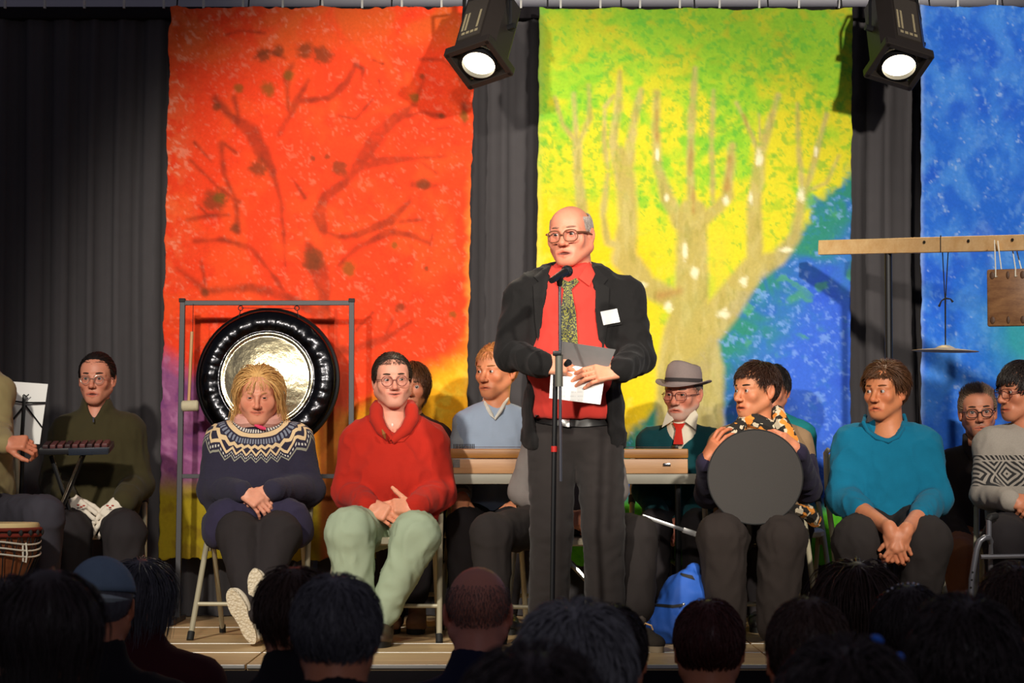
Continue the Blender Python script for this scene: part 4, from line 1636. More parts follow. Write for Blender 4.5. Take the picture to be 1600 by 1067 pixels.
for i in range(10):
    y = b0[1] - .10 + .02 * i
    MB().tube([(bl_ + .02, y, zi(700.4) + .006), (br_ - .02, y, zi(700.4) + .006)], .0008, 4).build('string', M_CHROME, bxo, True, b0)
MB().box((br_ - .05, b0[1], zi(700) + .004), (.008, .12, .008), None, .002).build('bridge', M_BLACK, bxo, True, b0)

# ------------------------------------------------------------------ microphone on its stand
MD = 9.58
m0 = P(866, 1020, MD); m0[2] = STAGE
ms = empty('microphone_stand', m0, 'black and chrome microphone stand in front of the speaker', 'stand')
zf = STAGE
xb_ = P(864, 0, MD)[0]
MB().tube([(xb_ - .006, MD, zf + .12), P(866, 690, MD), P(868, 585, MD)], .0105, 10).build('lower_tube', M_BLACK, ms, True, m0)
MB().tube([P(874.5, 443, MD - .03), P(876, 752, MD - .03)], [.0060, .0065], 10).build('boom_rod', M_CHROME, ms, True, m0)
MB().tube([P(873.5, 554, MD - .03), P(873.5, 604, MD - .03)], [.0155, .0150], 12).build('clutch', m_plain('grey_clutch', lin(110, 110, 100), .35, .4), ms, True, m0)
MB().box(P(870.5, 552, MD - .03), (.017, .018, .010), None, .004).build('clamp', M_BLACK, ms, True, m0)
MB().tube([P(884, 570, MD - .03), P(889, 566, MD - .05)], [.010, .014], 8).build('wing_knob', M_BLACK, ms, True, m0)
MB().tube([P(866, 697, MD), P(866, 706, MD)], .013, 10).build('ring', m_plain('red_ring', lin(196, 40, 34), .4), ms, True, m0)
for a in (100, 215, 335):
    e = np.array((math.cos(math.radians(a)), math.sin(math.radians(a)), 0))
    c = np.array((xb_ - .006, MD, zf))
    MB().tube([c + np.array((0, 0, .16)), c + e * .26 + np.array((0, 0, .012))], .0085, 8).build('tripod_leg', M_CHROME, ms, True, m0)
    MB().tube([c + e * .25 + np.array((0, 0, .018)), c + e * .285 + np.array((0, 0, .012))], .012, 8).build('foot_cap', M_RUBBER, ms, True, m0)
MB().tube([(xb_ - .006, MD, zf + .10), (xb_ - .006, MD, zf + .20)], .018, 10).build('hub', M_BLACK, ms, True, m0)
mc = P(873, 440, MD - .03)
mic = empty('microphone', mc, 'black handheld microphone pointing at the speaker', 'microphone')
a_, b_ = P(869, 434, MD - .07), P(884, 425, MD + .02)
ax_ = nrm(b_ - a_)
MB().tube([a_ - ax_ * .05, a_, b_ - ax_ * .01], [.0115, .0135, .0175], 12).build('handle', m_plain('mic_body', lin(30, 30, 32), .35, .2), mic, True, mc)
Rm = frame(ax_, (0, 0, 1))
MB().sphere(b_ + ax_ * .012, (.024, .028, .024), 20, 14, Rm).build('grille', m_plain('mic_grille', lin(52, 54, 60), .3, .8, .3, 900, .6), mic, True, mc)
MB().tube([P(874.5, 446, MD - .03), P(874, 432, MD - .05)], [.009, .0165], 10).build('clip', M_RUBBER, mic, True, mc)

# a second chrome stand whose folded tripod shows between the speaker's legs
s0 = P(884, 1005, 10.30); s0[2] = STAGE
st2 = empty('cymbal_stand', s0, 'low chrome tripod stand behind the legs of the speaker', 'stand')
MB().tube([(s0[0], s0[1], STAGE + .10), P(881, 872, 10.3)], .010, 10).build('pole', M_CHROME, st2, True, s0)
MB().sphere(P(881, 874, 10.3), (.02, .018, .016), 12, 8).build('joint', M_CHROME, st2, True, s0)
for q_ in ((928, 915), (800, 985), (905, 1003)):
    e_ = P(q_[0], q_[1], 10.22 if q_[0] > 850 else 10.1)
    if q_[0] == 928: pts_ = [P(884, 872, 10.3), P(905, 893, 10.28), P(930, 920, 10.26), P(950, 948, 10.25)]
    else:
        e_[2] = STAGE + .012
        pts_ = [P(882, 930, 10.3), e_]
    MB().tube(pts_, .0125, 8).build('tripod_leg', M_CHROME, st2, True, s0)
MB().tube([P(880, 880, 10.3), P(874, 960, 10.29)], .006, 6).build('stay', M_CHROME, st2, True, s0)
MB().tube([P(886, 886, 10.27), P(889, 900, 10.27), P(886, 935, 10.27)], .004, 6).build('stay', M_CHROME, st2, True, s0)

# ------------------------------------------------------------------ wooden beam frame with hanging percussion
M_PINE = m_wood('pine_beam', lin(240, 204, 152), lin(222, 176, 120), 'X', 2.0, .5)
A0, A1 = P(1283, 387, 11.66), P(1606, 379, 10.52)
dirb = nrm(A1 - A0)
A2 = A1 + dirb * 1.15
dirb = nrm(A2 - A0)
mid = (A0 + A2) / 2
f0 = np.array((mid[0], mid[1], STAGE))
bf = empty('percussion_frame', f0, 'pine beam on black posts holding hanging percussion', 'frame')
Rb = np.stack((dirb, nrm(np.cross((0, 0, 1), dirb)), np.cross(dirb, nrm(np.cross((0, 0, 1), dirb)))), 1)
MB().box((A0 + A2) / 2, (np.linalg.norm(A2 - A0) / 2, .019, .0345), Rb, .003).build('beam', M_PINE, bf, False, f0)


def on_beam(px):
    best = min(np.linspace(0, 1, 400), key=lambda t: abs((lambda q: 800 + q[0] / q[1] * FPX)(A0 + (A2 - A0) * t) - px))
    return A0 + (A2 - A0) * best


for t_ in (on_beam(1389), A2 - dirb * .33):
    bkx = t_ + Rb[:, 1] * .0
    MB().tube([(t_[0], t_[1], STAGE + .02), t_ - np.array((0, 0, .03))], .0175, 12).build('post', M_BLACK, bf, True, f0)
    for a in (30, 150, 270):
        e = np.array((math.cos(math.radians(a)), math.sin(math.radians(a)), 0)) * .3
        MB().tube([(t_[0], t_[1], STAGE + .20), (t_[0] + e[0], t_[1] + e[1], STAGE + .012)], .011, 8).build('foot', M_BLACK, bf, True, f0)
for px_, py_ in ((1451, 376), (1520, 374), (1590, 372)):
    q = on_beam(px_)
    n_ = -Rb[:, 1]
    MB().tube([q + n_ * .014 + np.array((0, 0, .012)), q + n_ * .022 + np.array((0, 0, .012))], .008, 6).build('bolt', M_RUBBER, bf, True, f0)

q1 = on_beam(1472)
cb = q1 + np.array((0, 0, 0))
cy = empty('hanging_cymbal', P(1477, 545, q1[1]), 'thin bronze cymbal hanging by a cord from the beam', 'cymbal')
c0 = np.array(cy.location)
dq = q1[1]
MB().tube([q1 + np.array((-.006, -.024, .04)) - c0, q1 + np.array((-.006, -.024, -.036)) - c0], .003, 6).build('cord', M_RUBBER, cy)
MB().tube([P(1472, 383, dq) - c0, P(1476.5, 466, dq) - c0, P(1477, 540, dq) - c0], .0026, 6).build('cord', M_RUBBER, cy)
MB().tube([P(1482, 383, dq) - c0, P(1477.5, 466, dq) - c0, P(1477.5, 540, dq) - c0], .0026, 6).build('cord', M_RUBBER, cy)
MB().tube([P(1467, 479, dq) - c0, P(1471, 470, dq) - c0, P(1477, 466, dq) - c0, P(1485, 467, dq) - c0, P(1489, 472, dq) - c0], [.006, .003, .005, .003, .006], 6).build('knot', M_RUBBER, cy)
cr_ = px2m(52, dq)
MB().lathe([(.003, .017), (cr_ * .12, .016), (cr_ * .22, .010), (cr_ * .30, .003), (cr_ * .65, -.003), (cr_, -.009), (cr_, -.0105), (cr_ * .3, .001), (.003, .014)], 48, roty(math.radians(1.5)), (0, 0, 0)).build('disc', m_plain('bronze', (.72, .58, .34), .45, .35, .15, 30), cy)

q2 = on_beam(1578)
dq = q2[1]
wb = P(1580, 465, dq)
w0 = wb.copy()
ws = empty('wooden_slab', w0, 'brown wooden slab with dark ovals hanging on white cords', 'percussion block')
hh_ = px2m(45, dq); wh_ = px2m(35, dq)
Rs = rotz(math.radians(-20))
MB().box((0, 0, 0), (wh_ / math.cos(math.radians(20)), .012, hh_), Rs, .008).build('board', m_wood('slab_wood', lin(138, 98, 62), lin(104, 68, 42), 'X', 4), ws)
for gx in (-.80, -.12, .52):
    for gz in (-.78, .78):
        MB().sphere(Rs @ np.array((gx * wh_ * 1.02, -.0125, gz * hh_)), (.011 if gx != -.12 else .008, .003, .017), 14, 8, Rs).build('oval_mark', m_plain('dark_oval', lin(76, 48, 28), .6), ws)
M_CORDW = m_plain('white_cord', lin(220, 214, 198), .6)
for gx in (-.66, .22):
    top = P(1552 if gx < 0 else 1578, 376, dq) - w0 + np.array((0, -.025, 0))
    lo_ = Rs @ np.array((gx * wh_, -.016, hh_ * .72))
    MB().tube([top, Rs @ np.array((gx * wh_, -.014, hh_ * 1.02)), lo_, lo_ + np.array((.008, -.002, .004))], .0028, 6).build('cord', M_CORDW, ws)
    MB().tube([top + np.array((.02, .03, 0)), Rs @ np.array((gx * wh_ + .022, .004, hh_ * 1.0))], .0028, 6).build('cord', M_CORDW, ws)

# ------------------------------------------------------------------ music stand and keyboard on the left
SD = 10.95
s0 = P(38, 985, SD); s0[2] = STAGE
mst = empty('music_stand', s0, 'folding black music stand holding a white sheet', 'music stand')
MB().box(P(36, 655, SD), (.008, .006, px2m(38, SD)), roty(math.radians(3)), .001).build('spine', M_BLACK, mst, True, s0)
for a_, b_ in (((39, 629), (-12, 622)), ((39, 629), (71, 629)), ((39, 632), (66, 668)), ((39, 632), (12, 666))):
    MB().tube([P(*a_, SD), P(*b_, SD + .01)], .0042, 6).build('arm', M_BLACK, mst, True, s0)
MB().tube([P(37, 616, SD - .004), P(41, 620, SD - .004), P(45, 616, SD - .004)], .003, 6).build('clip', M_BLACK, mst, True, s0)
MB().tube([P(36, 690, SD + .0), (P(36, 0, SD)[0], SD, STAGE + .25)], .009, 8).build('pole', M_BLACK, mst, True, s0)
for a in (90, 210, 330):
    e = np.array((math.cos(math.radians(a)), math.sin(math.radians(a)), 0)) * .24
    c = np.array((P(36, 0, SD)[0], SD, STAGE))
    MB().tube([c + np.array((0, 0, .27)), c + e + np.array((0, 0, .012))], .007, 6).build('leg', M_BLACK, mst, True, s0)
sh = P(36, 645, SD + .02)
shp = [P(6, 595, SD + .035), P(75, 600, SD + .03), P(62, 694, SD + .01), P(-6, 690, SD + .015)]
V = np.array(shp + [q + np.array((0, .002, 0)) for q in shp]) - sh
o = link('music_sheet', mesh_np('music_sheet', V, np.array(((3, 2, 1, 0), (4, 5, 6, 7), (0, 1, 5, 4), (1, 2, 6, 5), (2, 3, 7, 6), (3, 0, 4, 7))), False), M_WHITEPAPER, None, sh)
tag(o, 'white sheet standing on the black music stand', 'sheet')

KD = 10.98
k0 = P(120, 700, KD)
kb = empty('small_keyboard', k0, 'small black keyboard with a row of dark red keys', 'keyboard')
kR = roty(math.radians(-1.5)) @ rotx(math.radians(12))
MB().box((0, 0, 0), (px2m(55, KD), .07, .014), kR, .004).build('body', m_plain('keyboard_black', lin(30, 30, 34), .4), kb)
MB().box(kR @ np.array((px2m(22, KD), -.071, -.002)), (px2m(31, KD), .003, .016), kR, .002).build('front_panel', m_plain('keyboard_panel', lin(44, 50, 62), .35, .2, .5, 260), kb)
for i in range(9):
    MB().box(kR @ np.array((px2m(-45 + 11.5 * i, KD), -.015, .021)), (px2m(4.2, KD), .048, .008), kR, .002).build('key', m_plain('key_red' if i % 3 else 'key_dark', lin(92, 52, 52) if i % 3 else lin(58, 38, 40), .45), kb)
k1 = P(110, 985, KD); k1[2] = STAGE
ks = empty('keyboard_stand', k1, 'slanted tube stand carrying the small black keyboard', 'stand')
e1, e2 = P(60, 0, KD)[0], P(175, 0, KD)[0]
MB().tube([P(131, 709, KD), (P(30, 0, KD)[0], KD - .02, STAGE + .02)], .011, 8).build('leg', M_BLACK, ks, True, k1)
MB().tube([P(127, 712, KD - .03), (P(26, 0, KD)[0], KD - .05, STAGE + .02)], .006, 8).build('leg', M_CHROME, ks, True, k1)
MB().tube([P(80, 712, KD + .04), (P(175, 0, KD)[0], KD + .04, STAGE + .02)], .011, 8).build('leg', M_BLACK, ks, True, k1)
MB().box(P(125, 709, KD), (.05, .05, .006), None, .002).build('bracket', M_BLACK, ks, True, k1)

# ------------------------------------------------------------------ djembe
dd_ = 10.12
dj0 = P(-2, 1012, dd_); dj0[2] = STAGE
dj = empty('djembe', dj0, 'goblet drum with white cord lacing at the left edge', 'drum')
H_ = P(0, 818, dd_)[2] - STAGE
r0 = px2m(61, dd_)
prof = [(.085, 0), (.095, .02), (.075, .14), (.072, .20), (.10, .28), (r0 * .93, H_ - .12), (r0 * .97, H_ - .03), (r0 * .95, H_ - .002)]
MB().lathe([(.0, .0)] + prof, 40).build('shell', m_wood('djembe_wood', lin(146, 84, 48), lin(104, 54, 30), 'Z', 3), dj)
MB().lathe([(r0 * 1.0, H_ - .02), (r0 * 1.0, H_ - .004), (r0 * .97, H_ + .004), (.002, H_ + .005)], 40).build('drum_skin', m_plain('drum_skin', lin(222, 196, 140), .6, 0, .12, 12), dj)
for zz in (H_ - .022, H_ - .045):
    MB().tube([(r0 * 1.03 * math.cos(a), r0 * 1.03 * math.sin(a), zz) for a in np.linspace(0, 2 * math.pi, 40, endpoint=False)], .008, 8, True).build('ring', m_fabric('red_ring_cloth', lin(120, 44, 34)), dj)
N_ = 22
for i in range(N_):
    a = 2 * math.pi * i / N_
    for s_ in (-1, 1):
        b = a + s_ * math.pi / N_
        MB().tube([(r0 * 1.04 * math.cos(a), r0 * 1.04 * math.sin(a), H_ - .03), (r0 * 1.01 * math.cos(b), r0 * 1.01 * math.sin(b), H_ - .125), (.112 * math.cos(b), .112 * math.sin(b), .265)], .0028, 5).build('rope', M_RUBBER, dj)
    MB().sphere((r0 * 1.06 * math.cos(a), r0 * 1.06 * math.sin(a), H_ - .035), (.009, .009, .014), 8, 6).build('knot', M_RUBBER, dj)
for zz in (H_ - .075, H_ - .10, H_ - .125):
    MB().tube([((r0 * 1.03) * math.cos(a), (r0 * 1.03) * math.sin(a), zz + .008 * math.sin(a * 3)) for a in np.linspace(0, 2 * math.pi, 40, endpoint=False)], .0038, 6, True).build('cord', M_CORDW, dj)
MB().tube([(r0 * .8, -r0 * .66, H_ - .075), (r0 * .83, -r0 * .66, H_ - .12), (r0 * .80, -r0 * .66, H_ - .155), (r0 * .74, -r0 * .70, H_ - .15), (r0 * .73, -r0 * .71, H_ - .08)], .0038, 6).build('cord', M_CORDW, dj)
MB().tube([(.118 * math.cos(a), .118 * math.sin(a), .265) for a in np.linspace(0, 2 * math.pi, 30, endpoint=False)], .007, 8, True).build('ring', m_fabric('red_ring_cloth', lin(120, 44, 34)), dj)

# ------------------------------------------------------------------ blue bag
B0 = P(1050, 1003, 10.42); B0[2] = STAGE
w_ = lambda px, py, dd=0: P(px, py, 10.42 + dd)
V, F = sdf_mesh([el(w_(1048, 978), (.125, .10, .085), None, .05), rc(w_(1050, 975), w_(1072, 915), .09, .06, .05), rc(w_(1072, 915), w_(1085, 888), .055, .02, .03),
                 rc(w_(1060, 930), w_(1095, 930), .06, .05, .04), el(w_(1018, 985), (.05, .07, .055), None, .04), bx((B0[0], B0[1], STAGE - .05), (.4, .4, .05), .001, None, .004, 's')], .009)
V = wrinkle(V, F, .012, 14, 5)
V[:, 2] = np.maximum(V[:, 2], STAGE + .001)
bg = link('backpack', mesh_np('backpack', V - B0, F), m_fabric('blue_nylon', lin(46, 96, 190), .6, .2, 0, 12), None, B0)
tag(bg, 'slumped bright blue fabric bag on the stage floor', 'bag')
bb = [bvh_of(V, F)]
patch('zipper', [(1014, 942), (1052, 945), (1066, 943), (1067, 948), (1050, 950), (1014, 946)], bb, M_RUBBER, bg, .003, .004, B0, 4)
patch('zipper', [(1060, 894), (1082, 899), (1086, 906), (1066, 900)], bb, M_RUBBER, bg, .003, .004, B0, 4)
MB().sphere(w_(1068, 944, -.11) - B0, (.007, .005, .007), 8, 6).build('zip_pull', M_CHROME, bg)

# ------------------------------------------------------------------ stage lamps hanging from the bar above
LD_ = 11.5


def lamp(label, lens, back, side, watts):
    l, b = P(*lens, LD_ - .10), P(*back, LD_ + .14)
    ax = nrm(l - b)
    c = (l + b) / 2
    root = empty('stage_lamp', c, label, 'stage lamp', 'lamps hanging above the stage')
    R = frame(ax, (side * .25, 0, 1))            # own front is the beam direction
    Ln = np.linalg.norm(l - b)
    M_BODY = m_plain('lamp_body', lin(48, 42, 38), .45, .3)
    bw, bh = .120, .114
    oct_ = [(-bw, -bh * .45), (-bw * .55, -bh), (bw * .55, -bh), (bw, -bh * .45), (bw, bh * .5), (bw * .6, bh), (-bw * .6, bh), (-bw, bh * .5)]
    MB().prism(oct_, -Ln / 2 + .015, Ln / 2, R).build('housing', M_BODY, root, False)
    fr = MB()
    for x_, z_, hx, hz in ((0, bh * .92, bw, .014), (0, -bh * .92, bw, .014), (bw * .93, 0, .014, bh), (-bw * .93, 0, .014, bh)):
        fr.box(R @ np.array((x_, -Ln / 2 + .0, z_)), (hx, .022, hz), R, .003)
    fr.build('front_frame', M_BODY, root, False)
    MB().lathe([(.078, .0), (.084, .0), (.084, .035), (.078, .035), (.078, 0)], 32, R @ rotx(math.radians(90)), R @ np.array((0, -Ln / 2 + .012, 0))).build('lens_ring', M_BLACK, root)
    MB().lathe([(.0, .022), (.04, .019), (.078, .006), (.078, 0), (0, 0)], 32, R @ rotx(math.radians(90)), R @ np.array((0, -Ln / 2 + .010, 0))).build('lens', m_emit('glowing_lens', (1, .86, .58), 9), root)
    MB().box(R @ np.array((0, .0, bh + .002)), (bw * .5, Ln * .36, .003), R).build('rating_plate', m_plain('lamp_plate', lin(60, 54, 48), .5, 0, .4, 220), root, False)
    for gx in (-.5, .35):
        for k in range(2 if gx < 0 else 1):
            MB().box(R @ np.array((gx * bw * .8 + k * .018, -.02, bh + .0055)), (.005, .062, .001), R).build('print_strip', m_plain('lamp_print', lin(150, 138, 108), .6, 0, .6, 300), root, False)
    for k in range(4):
        MB().box(R @ np.array(((-.036 + .024 * k), -.105, bh + .0055)), (.008, .008, .001), R).build('print_mark', m_plain('lamp_print', lin(150, 138, 108), .6, 0, .6, 300), root, False)
    # yoke up to the bar
    ytop = c + np.array((0, .02, .22))
    yk = MB()
    for sg in (-1, 1):
        s_ = R @ np.array((sg * (bw + .012), 0, 0))
        yk.tube([s_, s_ + np.array((0, .0, .12)) * 1, ytop - c + np.array((sg * .10, 0, 0)), ytop - c + np.array((0, 0, .01))], .009, 6)
        MB().tube([R @ np.array((sg * bw, 0, 0)), R @ np.array((sg * (bw + .035), 0, 0))], .016, 8).build('knob', M_BLACK, root)
    yk.build('yoke', M_BLACK, root)
    MB().tube([ytop - c, np.array((0, .02, 4.02 - c[2]))], .014, 8).build('drop_pipe', M_BLACK, root)
    ld = bpy.data.lights.new('lamp_beam', 'SPOT')
    ld.energy = watts; ld.color = (1, .86, .62); ld.spot_size = math.radians(62); ld.spot_blend = .6; ld.shadow_soft_size = .06
    lo = bpy.data.objects.new('lamp_beam', ld); COL.objects.link(lo)
    lo.parent = root
    lo.location = R @ np.array((0, -Ln / 2 - .035, 0))
    lo.rotation_euler = Vector(ax).to_track_quat('-Z', 'Y').to_euler()
    return ytop


y1 = lamp('black stage lamp with glowing lens between red and green paintings', (749, 97), (772, 14), -1, 40)
y2 = lamp('black stage lamp with glowing lens between green and blue paintings', (1404, 100), (1393, 14), 1, 40)
zb_ = 4.02
bar = MB().tube([(-3.2, y1[1], zb_), (3.2, y1[1], zb_)], .024, 12).build('lighting_bar', M_BLACK)
tag(bar, 'black lighting bar above the stage carrying two lamps', 'bar')
for x in (-3.0, 3.0):
    MB().tube([(x, y1[1], 4.02), (x, y1[1], 5.2)], .006, 6).build('hanger', M_BLACK, bar)


# ------------------------------------------------------------------ the people on the stage
def floor_at(q):
    q = np.array(q, float); q[2] = STAGE
    return q


SK_A = lin(222, 150, 118)
SK_B = lin(206, 132, 98)
SK_C = lin(196, 124, 90)

# ---- the speaker at the microphone
p = Person('standing speaker in black velvet jacket, red shirt and paisley tie', floor_at(P(900, 1010, 10.05)))
D = 10.06
N = P(897, 420, D + .02)
M_JACK = m_fabric('black_velvet', lin(21, 19, 19), .8, .4, 0, 9, .06, .5)
M_SHIRT = m_fabric('red_shirt', lin(214, 62, 52), .85, .10, 0, 9, .1, .1)
M_TROU = m_fabric('charcoal_trousers', lin(44, 39, 38), .9, .18, 0, 9, .1, .2)
tor = [el(P(893, 480, D), (.185, .125, .18), None, .06), el(P(893, 570, D - .02), (.185, .145, .18), None, .08), el(P(898, 640, D), (.175, .125, .13), None, .06)]
p.cloth('shirt', tor + [rc(N, P(897, 450, D - .01), .066, .085, .05), bx(P(893, 705, D), (.4, .3, px2m(50, D)), .001, None, .006, 's')], M_SHIRT, .009, .003, 11, 2)
SL, SR = P(820, 462, D + .01), P(976, 464, D + .01)
EL_, ER = P(797, 553, D - .05), P(995, 560, D - .06)
WL, WR = P(846, 570, D - .30), P(970, 577, D - .315)
ARMS += [(SL, EL_, WL), (SR, ER, WR)]
jk = [el(P(896, 480, D + .015), (.215, .135, .18), None, .06), el(P(896, 560, D + .02), (.208, .150, .20), None, .08), el(P(897, 640, D + .03), (.210, .15, .16), None, .06), el(P(897, 685, D + .03), (.212, .15, .13), None, .05)]
jk += [rc(P(878, 428, D + .04), SL, .052, .070, .05), rc(P(918, 428, D + .04), SR, .052, .070, .05)]
ja = [rc(SL, EL_, .074, .068, .04), rc(EL_, WL, .066, .047, .025), rc(SR, ER, .074, .068, .04), rc(ER, WR, .066, .047, .025)]
xz = lambda a: [(P(x, y, D - .13)[0], P(x, y, D - .13)[2]) for x, y in a]
opening = xz([(862, 412), (852, 470), (842, 560), (832, 640), (842, 700), (846, 740), (962, 740), (950, 660), (941, 600), (936, 540), (928, 470), (921, 412)])
hem = bx(P(897, 745, D), (.5, .4, px2m(41, D)), .001, None, .012, 's')
p.cloth('jacket', jk + [pg(opening, D - .45, D + .02, .012)] + [rc(P(897, 410, D - .02), P(897, 440, D - .06), .075, .06, .01, 's'), hem] + ja, M_JACK, .0085, .0080, 8, 4)
p.cloth('trousers', [el(P(897, 675, D + .02), (.172, .12, .12), None, .06)] + leg(P(862, 690, D + .02), P(862, 830, D - .02), P(856, 985, D + .03), (.100, .085, .080)) + leg(P(936, 690, D + .02), P(943, 830, D - .02), P(947, 985, D + .03), (.100, .085, .080)), M_TROU, .010, .0038, 10, 6, 1, (.8, 1, 1.2))
p.head(P(892, 368, D - .02), -20, 3, -3, 1.04, lin(226, 146, 118), N - np.array((0, 0, .01)), .066, jaw=1.12, fat=.010, open=.006, lid=.0040, gaze=(-6, 8), brow=m_hair('brow_grey', lin(150, 110, 92)), browlift=.002, nose=1.15, lip=.9)
p.hair(m_hair('hair_silver', lin(176, 164, 156)), ((-.09, .2), (-.042, .2), (-.035, .028), (.0, .014), (.03, -.008), (.055, -.045), (.11, -.05)), L=.022, n=4200, w=.0015, lift=.05, h=.002, jit=.30, cap=False, crown=(0, -.03, .13), maskfn=lambda Q: Q[:, 2] < .070 + .25 * np.clip(Q[:, 1], 0, .1), side=-.02)
p.glasses(m_plain('horn_frame', lin(120, 76, 54), .35), 'panto', .0265, .0225, -.114, -.006, .0026, .0345, 'brown horn-rimmed glasses', .0042, .012)
p.hand(WL + np.array((.004, -.004, .0)), (.92, -.22, .0), (-.25, -.85, .35), 'R', (40, 70, 40), 2, 1.08, SK_A, (28, -5, .15, 10))
p.hand(WR + np.array((-.004, -.008, 0)), (-.90, -.22, -.16), (.20, -.80, .50), 'L', (12, 26, 16), 2, 1.08, SK_A, (40, 10, -.5, 5))
p.pat('tie', [(876, 434), (888, 440), (900, 434), (905, 440), (893, 452), (900, 490), (903, 537), (876, 537), (874, 520), (877, 480), (881, 452), (872, 441)], ['shirt'], (lambda: (lambda t: (t.base(t.mix(t.M('GREATER_THAN', t.M('SINE', t.M('MULTIPLY', t.noise(t.coord(), 40, 1.5), 46)), .35), lin(30, 32, 26), lin(132, 128, 40))), t.set(Roughness=.6), t.m)[-1])(NT('paisley_silk')))(), off=.012, thick=.009)
M_COLR = m_fabric('red_collar', lin(220, 70, 58), .85, .08)
p.pat('collar_point', [(862, 414), (880, 433), (874, 448), (857, 428)], ['shirt', 'jacket'], M_COLR, off=.012, thick=.006, step=3)
p.pat('collar_point', [(921, 408), (904, 434), (921, 447), (930, 428)], ['shirt', 'jacket'], M_COLR, off=.012, thick=.006, step=3)
M_LAP = m_fabric('lapel_velvet', lin(24, 22, 22), .75, .3, 0, 9, .08, .4)
p.pat('lapel', [(862, 412), (848, 420), (834, 432), (842, 440), (833, 446), (836, 500), (843, 556), (852, 480), (858, 440)], ['jacket'], M_LAP, off=.010, thick=.010)
p.pat('lapel', [(921, 412), (934, 420), (950, 436), (943, 444), (952, 450), (950, 500), (940, 566), (934, 520), (927, 460)], ['jacket'], M_LAP, off=.010, thick=.010)
bd = p.pat('name_badge', [(938, 487), (964, 482), (969, 503), (943, 508)], ['jacket'], M_WHITEPAPER, off=.012, thick=.003, step=6)
p.pat('breast_pocket', [(936, 508), (972, 503), (972, 507), (937, 512)], ['jacket'], M_LAP, off=.006, thick=.006)
p.pat('belt', [(836, 648), (870, 652), (910, 654), (950, 652), (950, 664), (910, 667), (870, 665), (836, 660)], ['trousers'], m_plain('belt_leather', lin(22, 20, 20), .4), off=.010, thick=.008)
p.pat('belt_buckle', [(878, 652), (890, 653), (890, 667), (878, 666)], ['trousers'], M_CHROME, off=.016, thick=.006)
M_SHOEB = m_plain('black_leather', lin(24, 22, 22), .35)
for x in (853, 950):
    h_ = floor_at(P(x, 1000, D + .07))
    p.shoe(h_, ((x - 900) * .003, -1, 0), M_SHOEB, M_RUBBER)
p.finish()

# papers in the speaker's hands
dp = D - .300
c0 = P(905, 590, dp)
ptop = [P(878, 532, dp - .02), P(920, 538, dp - .03), P(961, 544, dp - .015), P(950, 578, dp - .06), P(915, 566, dp - .07), P(872, 562, dp - .06)]
pap = empty('papers', c0, 'white sheets of notes held by the speaker, top page folded over', 'paper')


def sheet(q, name, mat, nx=6):
    a, b, c, d = [np.array(v) for v in q]
    V, F = [], []
    for i in range(nx + 1):
        for j in range(nx + 1):
            s_, t_ = i / nx, j / nx
            V.append((a * (1 - s_) + b * s_) * (1 - t_) + (d * (1 - s_) + c * s_) * t_ + np.array((0, .006 * math.sin(s_ * 5), 0)) - c0)
    n = nx + 1
    for i in range(nx):
        for j in range(nx): F.append((i * n + j, (i + 1) * n + j, (i + 1) * n + j + 1, i * n + j + 1))
    F = np.array(F); V = np.array(V)
    me = mesh_np(name, np.concatenate((V, V + np.array((0, .0012, 0)))), [F, F[:, ::-1] + len(V)])
    return link(name, me, mat, pap)


def m_text():
    t = NT('printed_page')
    v = t.coord()
    w = t.n('ShaderNodeTexWave', wave_type='BANDS', bands_direction='Z'); w.inputs['Scale'].default_value = 19
    t.l(v, w.inputs[0])
    n = t.noise(t.coord((160, 1, 8)), 1.0, 1)
    k = t.M('MULTIPLY', t.M('GREATER_THAN', w.outputs[1], .80), t.M('GREATER_THAN', n, .5))
    t.base(t.mix(t.M('MULTIPLY', k, .35), (.82, .82, .80), (.45, .45, .46)))
    t.set(Roughness=.8)
    return t.m


sheet((P(862, 566, dp - .01), P(947, 575, dp - .02), P(938, 632, dp - .05), P(858, 622, dp - .04)), 'page', m_text())
sheet((P(877, 533, dp - .10), P(962, 546, dp - .09), P(948, 580, dp - .022), P(872, 566, dp - .018)), 'folded_page', m_plain('shaded_page', (.24, .235, .235), .8, 0, .08, 40))  # white page turned from the lamps, its shade put into the grey colour

# ---- woman with the patterned yoke sweater
p = Person('blonde woman in navy patterned yoke sweater sitting with white soles showing', floor_at(P(400, 985, 10.8)))
D = 10.86
N = P(404, 664, D)
Pl = P(400, 806, D)


